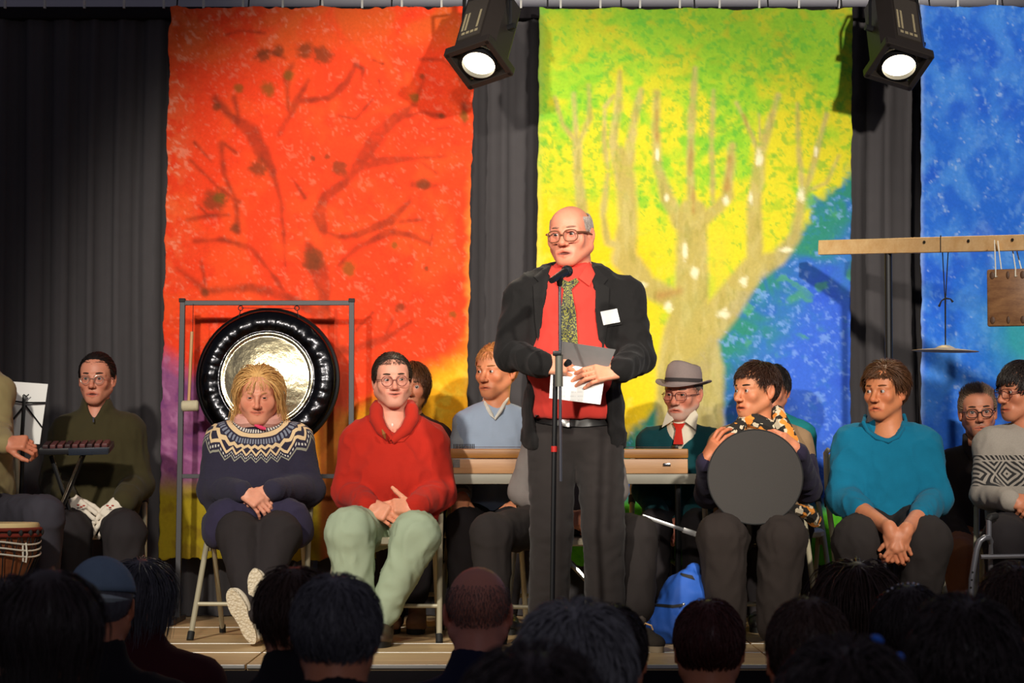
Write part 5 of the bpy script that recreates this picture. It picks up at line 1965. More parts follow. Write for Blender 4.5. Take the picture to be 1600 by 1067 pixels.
def m_yoke():
    t = NT('patterned_yoke_knit')
    a = t.n('ShaderNodeAttribute', attribute_name='yoke')
    sp = t.n('ShaderNodeSeparateXYZ'); t.l(a.outputs['Vector'], sp.inputs[0])
    u, v = sp.outputs[0], sp.outputs[1]

    def tri(n_): return t.M('ABSOLUTE', t.M('SUBTRACT', t.M('FRACT', t.M('MULTIPLY', u, n_)), .5))   # 0..0.5

    def band(x, c_, h_): return t.M('LESS_THAN', t.M('ABSOLUTE', t.M('SUBTRACT', x, c_)), h_)
    navy, cream, steel = lin(40, 36, 56), lin(226, 196, 152), lin(128, 134, 150)
    fine = t.noise(t.coord(), 300, 2)
    col = t.mix(fine, darker(navy, .75), darker(navy, 1.3))
    z26, z13, z26b = tri(34), tri(17), tri(17)
    k = t.M('MULTIPLY', band(v, .093, .007), t.M('GREATER_THAN', tri(34), .2)); col = t.mix(k, col, lin(210, 206, 196))
    col = t.mix(band(v, .112, .009), col, cream)
    k = t.M('MULTIPLY', band(v, .139, .011), t.M('GREATER_THAN', tri(40), .22)); col = t.mix(k, col, steel)
    zz = t.M('SUBTRACT', v, t.M('MULTIPLY', tri(17), .022))
    col = t.mix(band(zz, .159, .0075), col, cream)
    zz = t.M('SUBTRACT', v, t.M('MULTIPLY', t.M('SUBTRACT', .5, tri(13)), .05))
    col = t.mix(band(zz, .178, .006), col, cream)
    k = t.M('MULTIPLY', band(zz, .196, .0035), t.M('GREATER_THAN', tri(80), .25)); col = t.mix(k, col, lin(214, 210, 200))
    col = t.mix(band(zz, .210, .0035), col, lin(150, 148, 132))
    t.base(col)
    w = t.n('ShaderNodeTexWave', wave_type='BANDS', bands_direction='Z'); w.inputs['Scale'].default_value = 60; w.inputs['Distortion'].default_value = 2
    t.l(t.coord(), w.inputs[0])
    t.bump(t.M('ADD', w.outputs[1], fine), .3, .004)
    t.set(Roughness=.95, Sheen_Weight=.04)
    return t.m


def yoke_attr(me, V):
    c = P(404, 662, D)
    q = V - c
    ang = np.arctan2(q[:, 0], -q[:, 1]) / (2 * math.pi) + .5
    dist = np.sqrt(q[:, 0] ** 2 * .72 + (q[:, 1] * .9) ** 2 + (q[:, 2] * 1.12) ** 2)
    add_vec(me, 'yoke', np.stack((ang * 1.6, dist, 0 * dist), 1))


SL, SR = P(350, 692, D), P(460, 692, D)
EL_, ER = P(333, 765, D - .02), P(482, 765, D - .02)
WL, WR = P(378, 768, D - .30), P(428, 766, D - .30)
sw = torso(N, Pl, (.185, .125), (.205, .150), (.21, .16), 0, .03)
sw += arm(SL, EL_, WL, (.078, .070, .047), N + np.array((-.03, 0, -.005)), .05, .058) + arm(SR, ER, WR, (.078, .070, .047), N + np.array((.03, 0, -.005)), .05, .058)
p.cloth('sweater', sw, m_yoke(), .0085, .0035, 9, 3, 1, fn=yoke_attr)
M_TUN = m_fabric('navy_tunic', lin(48, 43, 66), .95, .2, 70, 20, .04)
KL, KR = P(373, 836, D - .42), P(437, 836, D - .42)
HL, HR = P(368, 818, D), P(434, 818, D)
tn = [el(P(400, 815, D - .02), (.225, .17, .085), None, .05), rc(HL, P(357, 815, D - .26), .105, .10, .05), rc(HR, P(449, 815, D - .26), .105, .10, .05), rc(P(345, 830, D - .05), P(338, 836, D - .27), .07, .055, .05), rc(P(456, 830, D - .05), P(467, 834, D - .27), .07, .055, .05), el(P(403, 797, D - .22), (.13, .10, .05), None, .04)]
p.cloth('tunic', tn, M_TUN, .010, .005, 10, 5)
M_LEG = m_fabric('black_leggings', lin(42, 37, 38), .9, .15, 0, 12)
AL, AR = P(390, 962, 10.22), P(407, 940, 10.28)
p.cloth('leggings', leg(HL, KL, AL, (.10, .092, .044)) + leg(HR, KR, AR, (.10, .092, .044)), M_LEG, .009, .003, 10, 7)
p.head(P(404, 618, D - .05), 2, 10, 0, .98, lin(226, 152, 122), N, .060, jaw=1.10, fat=.012, lid=.0016, lip=.65, mz=-.064, smile=.6, gaze=(0, 0), flush=1.1, brow=m_hair('brow_blonde', lin(196, 138, 96)), browlift=-.004)
M_BLOND = m_hair('hair_blonde', lin(226, 178, 112), .4, .3)
p.hair(M_BLOND, ((-.10, .2), (-.075, .088), (-.05, .066), (-.035, .02), (-.02, -.005), (0, -.012), (.03, -.03), (.06, -.05), (.11, -.06)), L=.30, n=1700, m=9, w=.0028, crown=(0, -.10, .105), grav=.62, lift=.12, droop=.75, h=.007, jit=.16, curl=.12, flare=.45, lenfn=lambda Q: np.where(Q[:, 2] > .06, 1.0, .9), stop=.066, side=-1, seed=1)
p.hair(M_BLOND, ((-.11, .078), (-.05, .078), (-.045, .2), (.2, .2)), L=.062, n=900, m=5, w=.0020, crown=(0, -.01, .125), grav=.8, lift=.10, h=.005, jit=.12, stop=.026, side=-1, seed=21, name='fringe', cap=False, lenfn=lambda Q: np.where(np.abs(Q[:, 0]) < .012, .8, 1.0))
ring = [N + np.array((.082 * math.cos(a), .066 * math.sin(a) - .018, .030 + .020 * math.sin(a) + .006 * math.sin(3 * a))) for a in np.linspace(0, 2 * math.pi, 28, endpoint=False)]
sc_ = MB().tube(ring, .027, 8, True)
p.mb('scarf', sc_, m_fabric('pink_scarf', lin(222, 164, 150), .9, .15, 0, 30), label='pink scarf around the neck')
p.mb('scarf_tip', MB().tube([P(398, 664, D - .11), P(408, 668, D - .115), P(415, 670, D - .11)], [.005, .009, .006], 8), m_fabric('magenta_scarf', lin(230, 70, 110), .9))
p.hand(WL + np.array((.01, -.012, 0)), (.78, -.40, -.52), (.05, -.80, .60), 'R', (30, 35, 22), 2, 1.0, lin(226, 156, 128), (20, 5, -.2, 10))
p.hand(WR + np.array((-.004, .0, 0)), (-.86, -.30, -.34), (.25, -.80, .50), 'L', (38, 45, 30), 2, .98, lin(226, 156, 128), (24, 5, -.3, 10))


def m_sole():
    t = NT('rubber_sole')
    v = t.n('ShaderNodeTexVoronoi'); v.inputs['Scale'].default_value = 95
    t.l(t.coord(), v.inputs['Vector'])
    t.base(t.mix(v.outputs[0], lin(232, 222, 200), lin(206, 190, 158)))
    t.bump(v.outputs[0], .8, .006)
    t.set(Roughness=.75)
    return t.m


M_SOLE = m_sole()
M_SHOEC = m_fabric('cream_canvas', lin(214, 204, 184))
hL, tL = P(397, 1006, 10.20), P(367, 941, 10.16)
p.shoe(hL + nrm(tL - hL) * .01, tL - hL, M_SHOEC, M_SOLE, .92, (.10, 1, .35), res=.007)
hR, tR = P(409, 982, 10.235), P(398, 893, 10.205)
p.shoe(hR + nrm(tR - hR) * .01, tR - hR, M_SHOEC, M_SOLE, .92, (-.05, 1, .25), res=.007)
p.finish()

# ---- man in the red sweater
p = Person('man in red shawl-collar sweater and pale green trousers sitting with joined hands', floor_at(P(612, 985, 10.7)))
D = 10.74
N, Pl = P(614, 650, D), P(612, 806, D)
M_RED = m_fabric('red_knit', lin(180, 38, 24), .95, .14, 90, 16, .04, .3)
SL, SR = P(564, 692, D), P(668, 692, D)
EL_, ER = P(545, 768, D - .03), P(688, 768, D - .03)
WL, WR = P(575, 790, D - .30), P(650, 791, D - .30)
sw = torso(N, Pl, (.190, .130), (.195, .165), (.20, .16), 3, .03)
sw += arm(SL, EL_, WL, (.080, .070, .048), N + np.array((-.04, 0, -.02)), .05, .055) + arm(SR, ER, WR, (.080, .070, .048), N + np.array((.04, 0, -.02)), .05, .055)
nk = xz([(594, 630), (592, 650), (604, 668), (614, 676), (626, 668), (637, 650), (636, 630)])
D_ = D
nk = [(P(x, y, D - .1)[0], P(x, y, D - .1)[2]) for x, y in [(594, 625), (594, 650), (604, 668), (616, 677), (629, 668), (638, 650), (638, 625)]]
p.cloth('sweater', sw + [pg(nk, D - .4, D - .03, .01)], M_RED, .0085, .0060, 8, 9)
M_MINT = m_fabric('pale_green_cotton', lin(158, 172, 146), .9, .10, 0, 9, 0, .2)
KL, KR = P(547, 832, D - .44), P(650, 838, D - .42)
AL, AR = P(558, 985, D - .40), P(599, 962, D - .42)
p.cloth('trousers', [el(P(612, 815, D), (.19, .15, .09), None, .05)] + leg(P(585, 822, D), KL, AL, (.105, .100, .072)) + leg(P(640, 822, D), KR, AR, (.105, .098, .056)), M_MINT, .010, .007, 9, 4)
p.head(P(613, 595, D - .03), 8, 0, -2, .97, lin(224, 156, 132), N - np.array((0, 0, .03)), .062, jaw=1.08, fat=.006, lid=.0036, mz=-.064, smile=.9, gaze=(8, 0), brow=m_hair('brow_dark', lin(60, 44, 36)), open=.0015, beard=lin(150, 110, 100), beard_a=.2)
M_DKB = m_hair('hair_dark_brown', lin(52, 40, 32))
p.hair(M_DKB, ((-.10, .080), (-.075, .076), (-.05, .068), (-.035, .025), (-.01, .0), (.03, -.01), (.055, -.045), (.11, -.055)), L=.030, n=1900, w=.0020, crown=(0, -.075, .12), grav=.15, lift=.40, h=.007, jit=.25, stop=.075, seed=2)
p.glasses(m_plain('thin_brown_frame', lin(120, 60, 52), .35), 'round', .0245, .0235, -.113, -.004, .0016, .033, 'round thin brown glasses', .0018, .008)
p.hand(WL + np.array((.006, -.012, 0)), (.80, -.40, -.35), (-.10, -.90, .35), 'R', (30, 45, 30), 2, 1.02, SK_A, (15, 0, -.2, 10))
p.hand(WR + np.array((-.004, -.006, 0)), (-.93, -.25, .02), (.1, -.75, .62), 'L', (28, 40, 25), 3, 1.02, SK_A, (46, -6, .1, -6))
M_REDC = m_fabric('red_collar_knit', lin(184, 42, 26), .95, .14, 110, 16, .04, .35)
for pts in ([(588, 640), (588, 655), (597, 672), (612, 688)], [(643, 640), (644, 654), (634, 672), (612, 690)]):
    L = []
    for i, (x, y) in enumerate(pts):
        h = p.bv['sweater'].ray_cast(cam.location, (Vector(P(x, y, 10)) - cam.location).normalized())
        L.append(np.array(h[0]) + np.array((0, -.006, 0)) if h[0] is not None else P(x, y, D - .05))
    back = P((590 if pts[0][0] < 610 else 641), 634, D + .03)
    p.mb('collar', MB().tube([P(615, 632, D + .075), back] + L, [.024, .028, .031, .031, .027, .016], 10), M_REDC)
p.pat('placket', [(597, 672), (614, 678), (640, 664), (644, 676), (630, 690), (606, 692)], ['sweater'], M_REDC, off=.006, thick=.008)
p.mb('toggle', MB().tube([P(597, 671, D - .19), P(600, 678, D - .20), P(602, 685, D - .19)], [.003, .008, .003], 8), m_plain('horn_toggle', lin(150, 96, 50), .4))
p.mb('button', MB().sphere(P(613, 664, D - .125), (.005, .003, .008), 8, 6), m_plain('pale_button', lin(230, 220, 210), .4))
M_SHOEBR = m_plain('brown_leather', lin(70, 54, 40), .5)
p.shoe(floor_at(P(600, 985, D - .36)), (-.02, -1, 0), M_SHOEBR, M_RUBBER)
p.shoe(floor_at(P(555, 985, D - .36)), (-.15, -1, 0), M_SHOEBR, M_RUBBER)
p.finish()

# ---- person half hidden behind the man in red
p = Person('brown-haired person half hidden behind the head of the man in red', floor_at(P(640, 975, 11.5)))
D = 11.5
N, Pl = P(640, 655, D), P(640, 800, D)
M_DKG = m_fabric('dark_brown_jumper', lin(66, 44, 40), .95, .2, 60)
p.cloth('sweater', torso(N, Pl, (.17, .115), (.17, .13), (.17, .13)) + arm(P(597, 685, D), P(590, 755, D - .05), P(615, 785, D - .28), (.062, .055, .042), N) + arm(P(683, 685, D), P(690, 755, D - .05), P(665, 785, D - .28), (.062, .055, .042), N), M_DKG, .012, .004, 9, 3)
M_DKT = m_fabric('black_trousers', lin(40, 36, 38), .9, .15, 0, 9)
p.cloth('trousers', [el(P(640, 812, D), (.16, .13, .08), None, .05)] + leg(P(615, 815, D), P(608, 825, D - .42), P(618, 955, D - .40), (.085, .072, .05)) + leg(P(665, 815, D), P(668, 825, D - .42), P(652, 930, D - .38), (.085, .072, .05)), M_DKT, .012, .005, 9, 5)
p.head(P(641, 606, D - .02), 2, 0, 0, .95, SK_B, N, .052, res=.0048, brow=m_hair('brow_dark', lin(60, 44, 36)), lip=1.0)
p.hair(m_hair('hair_auburn', lin(96, 58, 34)), ((-.10, .078), (-.06, .05), (-.03, -.01), (0, -.02), (.03, -.04), (.06, -.05), (.11, -.06)), L=.11, n=1100, m=5, w=.003, crown=(.0, .03, .12), grav=.6, lift=.2, droop=.5, h=.012, lenfn=lambda Q: np.where(Q[:, 1] < -.06, .4, 1.0), stop=.03, side=-.03, seed=4)
p.hand(P(615, 787, D - .29), (.6, -.5, -.4), (0, -.6, .8), 'R', (30, 35, 20), 2, .95, SK_B)
p.hand(P(665, 787, D - .29), (-.6, -.5, -.4), (0, -.6, .8), 'L', (30, 35, 20), 2, .95, SK_B)
M_TANSHOE = m_plain('tan_suede', lin(150, 108, 74), .85)
p.shoe(floor_at(P(652, 975, D - .36)), (.0, -1, 0), M_TANSHOE, M_RUBBER)
p.shoe(floor_at(P(618, 975, D - .36)), (-.1, -1, 0), M_TANSHOE, M_RUBBER)
p.finish()

# ---- man in pale blue behind the table
p = Person('red-haired man in pale blue sweater sitting behind the table', floor_at(P(772, 975, 11.45)))
D = 11.47
N, Pl = P(774, 634, D), P(772, 795, D)
M_BLUE = m_fabric('pale_blue_knit', lin(162, 178, 200), .95, .08, 80, 14, .04)
M_SLV = m_fabric('pale_grey_blue_sleeve', lin(164, 172, 178), .95, .08, 80, 14)
SL, SR = P(727, 662, D), P(822, 662, D)
p.cloth('sweater', torso(N, Pl, (.175, .12), (.17, .135), (.17, .13)) + [rc(N + np.array((-.03, 0, -.03)), SL, .05, .06, .05), rc(N + np.array((.03, 0, -.03)), SR, .05, .06, .05)], M_BLUE, .010, .004, 9, 6)
p.cloth('sleeve', arm(SL, P(718, 735, D - .02), P(722, 772, D - .26), (.062, .055, .044)), M_SLV, .010, .004, 10, 6)
p.cloth('sleeve', arm(SR, P(832, 735, D - .02), P(815, 775, D - .26), (.062, .055, .044)), M_SLV, .010, .004, 10, 7)
M_CUFF = m_fabric('grey_cuff', lin(120, 118, 110), .95)
p.mb('cuff', MB().tube([P(721, 767, D - .23), P(722, 776, D - .29)], [.046, .044], 14), M_CUFF)
p.cloth('trousers', [el(P(772, 808, D), (.165, .13, .08), None, .05)] + leg(P(745, 815, D), P(725, 822, D - .42), P(722, 955, D - .40), (.09, .08, .055)) + leg(P(798, 815, D), P(795, 822, D - .42), P(790, 955, D - .38), (.09, .08, .055)), M_DKT, .012, .005, 9, 5)
p.head(P(775, 580, D - .02), -33, 4, 0, 1.02, lin(214, 138, 98), N, .055, jaw=.98, lid=.0045, smile=-.3, gaze=(-12, 0), nose=1.15, lip=.8, flush=1.2, brow=m_hair('brow_ginger', lin(150, 96, 60)))
p.hair(m_hair('hair_ginger', lin(186, 120, 66)), ((-.10, .078), (-.06, .066), (-.03, .03), (0, .0), (.03, -.01), (.055, -.045), (.11, -.055)), L=.040, n=1300, w=.0024, crown=(0, -.06, .12), grav=.2, lift=.40, h=.008, stop=.06, seed=5)
p.mb('shirt_collar', MB().tube([P(757, 622, D + .0), P(759, 632, D - .05), P(768, 648, D - .10), P(773, 655, D - .115), P(782, 642, D - .10), P(793, 622, D - .02)], [.008, .010, .009, .006, .010, .008], 8), m_fabric('white_shirt', lin(226, 222, 210)))
p.hand(P(722, 777, D - .29), (-.1, -.7, -.5), (-.1, -.55, .8), 'R', (26, 38, 22), 5, 1.02, lin(214, 140, 102))
p.hand(P(815, 780, D - .29), (-.4, -.7, -.4), (0, -.5, .85), 'L', (26, 38, 22), 4, 1.02, lin(214, 140, 102))
p.shoe(floor_at(P(722, 975, D - .36)), (-.1, -1, 0), M_SHOEB, M_RUBBER)
p.shoe(floor_at(P(790, 975, D - .34)), (.1, -1, 0), M_SHOEB, M_RUBBER)
p.finish()

# ---- person sitting directly behind the speaker
p = Person('seated person in grey sweater hidden behind the standing speaker', floor_at(P(885, 995, 10.6)))
D = 10.62
N, Pl = P(893, 650, D), P(888, 808, D)
M_GREY = m_fabric('grey_knit', lin(128, 120, 116), .95, .12, 80, 14, .04)
p.cloth('sweater', torso(N, Pl, (.17, .115), (.165, .13), (.165, .13)) + arm(P(843, 682, D), P(815, 768, D - .02), P(880, 806, D - .24), (.064, .056, .042), N) + arm(P(943, 682, D), P(962, 765, D - .04), P(925, 806, D - .26), (.064, .056, .042), N), M_GREY, .011, .004, 9, 6)
M_DKT2 = m_fabric('dark_grey_trousers', lin(42, 37, 36), .9, .15, 0, 9)
p.cloth('trousers', [el(P(888, 815, D), (.165, .13, .08), None, .05)] + leg(P(862, 818, D), P(768, 835, D - .40), P(770, 975, D - .38), (.095, .086, .070)) + leg(P(915, 818, D), P(997, 838, D - .44), P(995, 945, D - .50), (.095, .080, .078)), M_DKT2, .011, .005, 9, 5)
p.head(P(893, 596, D - .02), 0, 0, 0, .97, SK_B, N, .055, res=.0048, brow=m_hair('brow_dark', lin(60, 44, 36)))
p.hair(M_DKB, None, L=.04, n=900, w=.0026, lift=.25, h=.008, seed=6)
p.hand(P(883, 808, D - .25), (.75, -.35, -.2), (-.1, -.85, .4), 'R', (55, 65, 35), 2, 1.02, SK_B, (20, 0, -.4, 20))
p.hand(P(922, 808, D - .27), (-.8, -.3, -.1), (.1, -.85, .4), 'L', (55, 65, 35), 2, 1.02, SK_B, (20, 0, -.4, 20))
p.mb('sock', MB().tube([P(995, 955, D - .52), P(993, 985, D - .53)], [.045, .040], 12), m_fabric('grey_sock', lin(84, 76, 70)))
p.shoe(floor_at(P(988, 985, D - .50)), (.42, -1, 0), m_fabric('dark_trainer', lin(54, 48, 42)), m_plain('pale_sole', lin(150, 134, 108), .6), 1.0, lace=m_plain('tan_lace', lin(214, 170, 116), .7), res=.007)
p.shoe(floor_at(P(768, 985, D - .34)), (-.2, -1, 0), m_fabric('dark_trainer', lin(54, 48, 42)), m_plain('pale_sole', lin(150, 134, 108), .6), 1.0)
p.finish()

# ---- man with the hat
p = Person('bearded man in grey trilby hat, dark teal sweater and red tie', floor_at(P(1062, 975, 11.45)))
D = 11.42
N, Pl = P(1066, 668, D), P(1060, 800, D)
M_TEALD = m_fabric('dark_teal_knit', lin(14, 66, 72), .95, .14, 80, 14, .04)
SL, SR = P(1018, 692, D), P(1113, 694, D)
sw = torso(N, Pl, (.175, .12), (.18, .14), (.17, .13)) + arm(SL, P(1008, 765, D - .02), P(1035, 812, D - .28), (.064, .058, .044), N + np.array((-.03, 0, -.02))) + arm(SR, P(1122, 765, D - .04), P(1068, 812, D - .28), (.064, .058, .044), N + np.array((.03, 0, -.02)))
vn = [(P(x, y, D - .1)[0], P(x, y, D - .1)[2]) for x, y in [(1038, 640), (1042, 660), (1062, 708), (1090, 660), (1092, 640)]]
p.cloth('shirt', [el(P(1064, 690, D - .02), (.10, .09, .10), None, .04), rc(N, P(1064, 690, D - .02), .065, .08, .03)], m_fabric('cream_shirt', lin(222, 212, 190), .9, .06), .009, 0)
p.cloth('sweater', sw + [pg(vn, D - .4, D - .02, .008)], M_TEALD, .009, .004, 9, 6)
M_CRC = m_fabric('cream_collar', lin(226, 216, 194), .9, .05)
p.flap('collar_point', [(1044, 640, D - .05), (1053, 656, D - .100), (1034, 668, D - .105), (1039, 652, D - .07)], M_CRC)
p.flap('collar_point', [(1085, 638, D - .05), (1070, 658, D - .105), (1087, 671, D - .110), (1091, 648, D - .06)], M_CRC)
p.pat('tie', [(1051, 660), (1060, 662), (1071, 661), (1065, 671), (1068, 694), (1052, 694), (1056, 671)], ['shirt', 'sweater'], m_fabric('red_tie', lin(196, 40, 24), .7, .12), off=.022, thick=.012, step=3)
p.cloth('trousers', [el(P(1060, 808, D), (.165, .13, .08), None, .05)] + leg(P(1035, 815, D), P(1020, 828, D - .42), P(1025, 955, D - .40), (.09, .08, .055)) + leg(P(1085, 815, D), P(1092, 828, D - .42), P(1088, 955, D - .38), (.09, .08, .055)), M_DKT, .012, .005, 9, 5)
p.head(P(1067, 615, D - .02), -26, 6, 2, .99, lin(216, 144, 118), N, .056, jaw=1.0, fat=.003, lid=.0035, lip=.55, smile=-.5, nose=1.2, gaze=(-6, 5), flush=1.5, brow=m_hair('brow_grey2', lin(110, 92, 84)), beard=lin(196, 182, 170), beard_a=.75)
p.hair(m_hair('hair_grey_short', lin(120, 106, 96)), ((-.10, .2), (-.04, .03), (0, .005), (.03, -.008), (.055, -.05), (.11, -.06)), L=.018, n=700, w=.002, lift=.1, h=.004, maskfn=lambda Q: Q[:, 2] < .06, seed=7)
p.glasses(m_plain('dark_red_frame', lin(86, 40, 38), .35), 'rect', .0245, .0190, -.114, -.004, .0015, .0335, 'thin dark rectangular glasses', .002, .006)
hat = MB()
nn_ = 48
rg = []
for rx, ry, z, dip in ((.128, .150, .052, 1), (.100, .122, .046, .6), (.0845, .106, .047, 0), (.0845, .106, .062, 0), (.082, .103, .10, 0), (.074, .094, .134, -.3), (.062, .082, .144, -.6), (.035, .055, .132, -.6), (.002, .003, .126, 0)):
    for j in range(nn_):
        a = 2 * math.pi * j / nn_
        zz = z + (-.022 * dip * math.cos(a + math.pi / 2) ** 2 * 0 + .018 * dip * (math.cos(a) ** 2) - .020 * dip * max(0, -math.sin(a)))
        rg.append((rx * math.cos(a), .010 + ry * math.sin(a), zz))
rg = np.array(rg)
FH = np.array([(i * nn_ + j, i * nn_ + (j + 1) % nn_, (i + 1) * nn_ + (j + 1) % nn_, (i + 1) * nn_ + j) for i in range(8) for j in range(nn_)])
Rh = rotx(math.radians(-6))
w3 = p.h2w((rg - np.array((0, 0, .05))) @ Rh.T + np.array((0, 0, .048)))
ho = link('hat', mesh_np('hat', w3 - p.base, FH), m_fabric('grey_hat_cloth', lin(150, 134, 130), .9, .14, 0, 120), p.root)
mdh = ho.modifiers.new('felt thickness', 'SOLIDIFY'); mdh.thickness = .003; mdh.offset = -1
bandp = []
for j in range(nn_):
    a = 2 * math.pi * j / nn_
    bandp.append((.0865 * math.cos(a), .010 + .108 * math.sin(a), .056))
bw_ = p.h2w((np.array(bandp) - np.array((0, 0, .05))) @ Rh.T + np.array((0, 0, .048)))
bt_ = p.h2w((np.array(bandp) * np.array((.985, .985, 1)) + np.array((0, 0, .018)) - np.array((0, 0, .05))) @ Rh.T + np.array((0, 0, .048)))
me = mesh_np('hat_band', np.concatenate((bw_, bt_)) - p.base, np.array([(j, (j + 1) % nn_, nn_ + (j + 1) % nn_, nn_ + j) for j in range(nn_)]))
link('hat_band', me, m_fabric('dark_hat_band', lin(64, 58, 58)), ho)
p.hand(P(1035, 814, D - .30), (.5, -.5, -.5), (-.2, -.7, .5), 'R', (40, 50, 30), 2, 1.0, lin(200, 122, 100))
p.hand(P(1068, 814, D - .30), (-.6, -.45, -.5), (.2, -.7, .5), 'L', (40, 50, 30), 2, 1.0, lin(200, 122, 100))
p.shoe(floor_at(P(1025, 975, D - .36)), (-.1, -1, 0), M_SHOEB, M_RUBBER)
p.shoe(floor_at(P(1088, 975, D - .34)), (.1, -1, 0), M_SHOEB, M_RUBBER)
p.finish()

# the flat metal bar resting in his lap
b0 = P(1045, 820, 10.75)
bo = MB().box((0, 0, 0), (px2m(42, 10.75) * 1.05, .012, .008), roty(math.radians(19)), .002).build('bar', m_plain('brushed_steel', (.62, .61, .60), .35, .8), None, True, None, b0)
bo.name = 'metal_bar'
tag(bo, 'flat steel bar lying across the lap of the man in the hat', 'metal bar')
MB().box(roty(math.radians(19)) @ np.array((px2m(34, 10.75), -.002, .0)), (.03, .014, .012), roty(math.radians(19)), .002).build('end_piece', m_plain('pale_metal', (.7, .69, .67), .4, .5), bo)

# ---- woman with the round drum
p = Person('dark-haired woman with floral scarf holding a large round drum', floor_at(P(1182, 990, 10.75)))
D = 10.80
N, Pl = P(1190, 664, D), P(1184, 808, D)
SL, SR = P(1134, 696, D), P(1243, 694, D)
EL_, ER = P(1108, 772, D - .06), P(1263, 764, D - .06)
WL, WR = P(1104, 722, D - .36), P(1247, 708, D - .36)
ARMS += [(SL, EL_, WL), (SR, ER, WR)]
M_TANK = m_fabric('tan_knit', lin(146, 118, 88), .95, .12, 80, 14, .04)
M_NAVS = m_fabric('navy_knit_sleeve', lin(40, 34, 54), .95, .15, 80, 14, .04)
ml_, mr_ = SL * .62 + EL_ * .38, SR * .62 + ER * .38
p.cloth('sweater', torso(N, Pl, (.18, .12), (.185, .14), (.19, .14)) + [rc(N + np.array((-.03, 0, -.02)), SL, .05, .068, .05), rc(N + np.array((.03, 0, -.02)), SR, .05, .068, .05), rc(SL, ml_, .068, .066, .04), rc(SR, mr_, .068, .066, .04)], M_TANK, .009, .004, 9, 6)
p.cloth('sleeve', [rc(ml_, EL_, .069, .060, .02), rc(EL_, WL, .060, .042, .02)], M_NAVS, .009, .004, 10, 6)
p.cloth('sleeve', [rc(mr_, ER, .069, .060, .02), rc(ER, WR, .060, .042, .02)], M_NAVS, .009, .004, 10, 7)
M_BRT = m_fabric('dark_brown_trousers', lin(44, 37, 34), .9, .14, 0, 9)
p.cloth('trousers', [el(P(1184, 815, D), (.195, .15, .09), None, .05)] + leg(P(1157, 820, D), P(1128, 840, D - .44), P(1136, 975, D - .42), (.105, .102, .080)) + leg(P(1212, 820, D), P(1222, 840, D - .44), P(1213, 975, D - .42), (.105, .102, .080)), M_BRT, .010, .006, 9, 4)
p.head(P(1181, 611, D - .02), -52, 2, 0, .99, lin(206, 134, 96), N + np.array((-.01, 0, 0)), .054, jaw=.98, open=.004, lid=.0058, gaze=(-6, -2), lip=1.1, nose=1.1, brow=m_hair('brow_black', lin(50, 36, 28)))
p.hair(m_hair('hair_black_brown', lin(56, 34, 24)), ((-.10, .070), (-.07, .058), (-.04, .03), (-.01, -.01), (.02, -.01), (.045, -.04), (.11, -.06)), L=.06, n=1500, w=.0028, crown=(0, .05, .12), fwd=.05, grav=.3, lift=.42, h=.010, jit=.5, stop=.066, lenfn=lambda Q: np.where(Q[:, 2] > .06, .8, .34), maskfn=lambda Q: ~((np.abs(Q[:, 0]) > .06) & (Q[:, 1] > -.012) & (Q[:, 1] < .038) & (Q[:, 2] < .034)), seed=8)


def m_floral():
    t = NT('floral_scarf')
    v = t.coord()
    n1, n2 = t.noise(v, 22, 2), t.noise(v, 17, 1.5)
    c = t.mix(t.M('GREATER_THAN', n1, .55), lin(34, 30, 26), lin(212, 196, 168))
    c = t.mix(t.M('GREATER_THAN', n2, .60), c, lin(226, 140, 50))
    t.base(c); t.set(Roughness=.9)
    return t.m


M_FLO = m_floral()
ring = [N + np.array((.082 * math.cos(a), .072 * math.sin(a) - .012, .012 + .02 * math.sin(a * 2) + .012 * math.sin(a))) for a in np.linspace(0, 2 * math.pi, 28, endpoint=False)]
so_ = p.mb('scarf', MB().tube(ring, .034, 8, True), M_FLO, label='black, cream and orange floral scarf')
p.mb('scarf_end', MB().tube([P(1160, 662, D - .07), P(1140, 680, D - .13), P(1126, 700, D - .15), P(1118, 722, D - .16)], [.03, .04, .04, .03], 8), M_FLO, so_)
p.mb('scarf_end', MB().tube([P(1214, 640, D - .02), P(1222, 662, D - .10), P(1236, 690, D - .14), P(1246, 720, D - .13)], [.026, .036, .036, .028], 8), M_FLO, so_)
p.mb('scarf_end', MB().tube([P(1240, 795, D - .30), P(1262, 800, D - .20), P(1275, 815, D - .12)], [.02, .035, .03], 8), M_FLO, so_)
DRC = P(1180, 745, 10.33)
p.hand(WL + np.array((.0, -.01, .005)), (.45, -.25, .85), (-.62, -.55, -.1), 'R', (20, 35, 25), 7, 1.0, lin(196, 120, 84), (30, 5, -.5, 5))
p.hand(WR + np.array((-.002, -.01, .01)), (-.72, -.35, .55), (.35, -.75, .55), 'L', (28, 40, 22), 4, 1.0, lin(204, 130, 96), (30, 5, -.5, 5))
p.shoe(floor_at(P(1136, 990, D - .38)), (-.1, -1, 0), M_SHOEB, M_RUBBER)
p.shoe(floor_at(P(1213, 990, D - .38)), (.1, -1, 0), M_SHOEB, M_RUBBER)
p.finish()

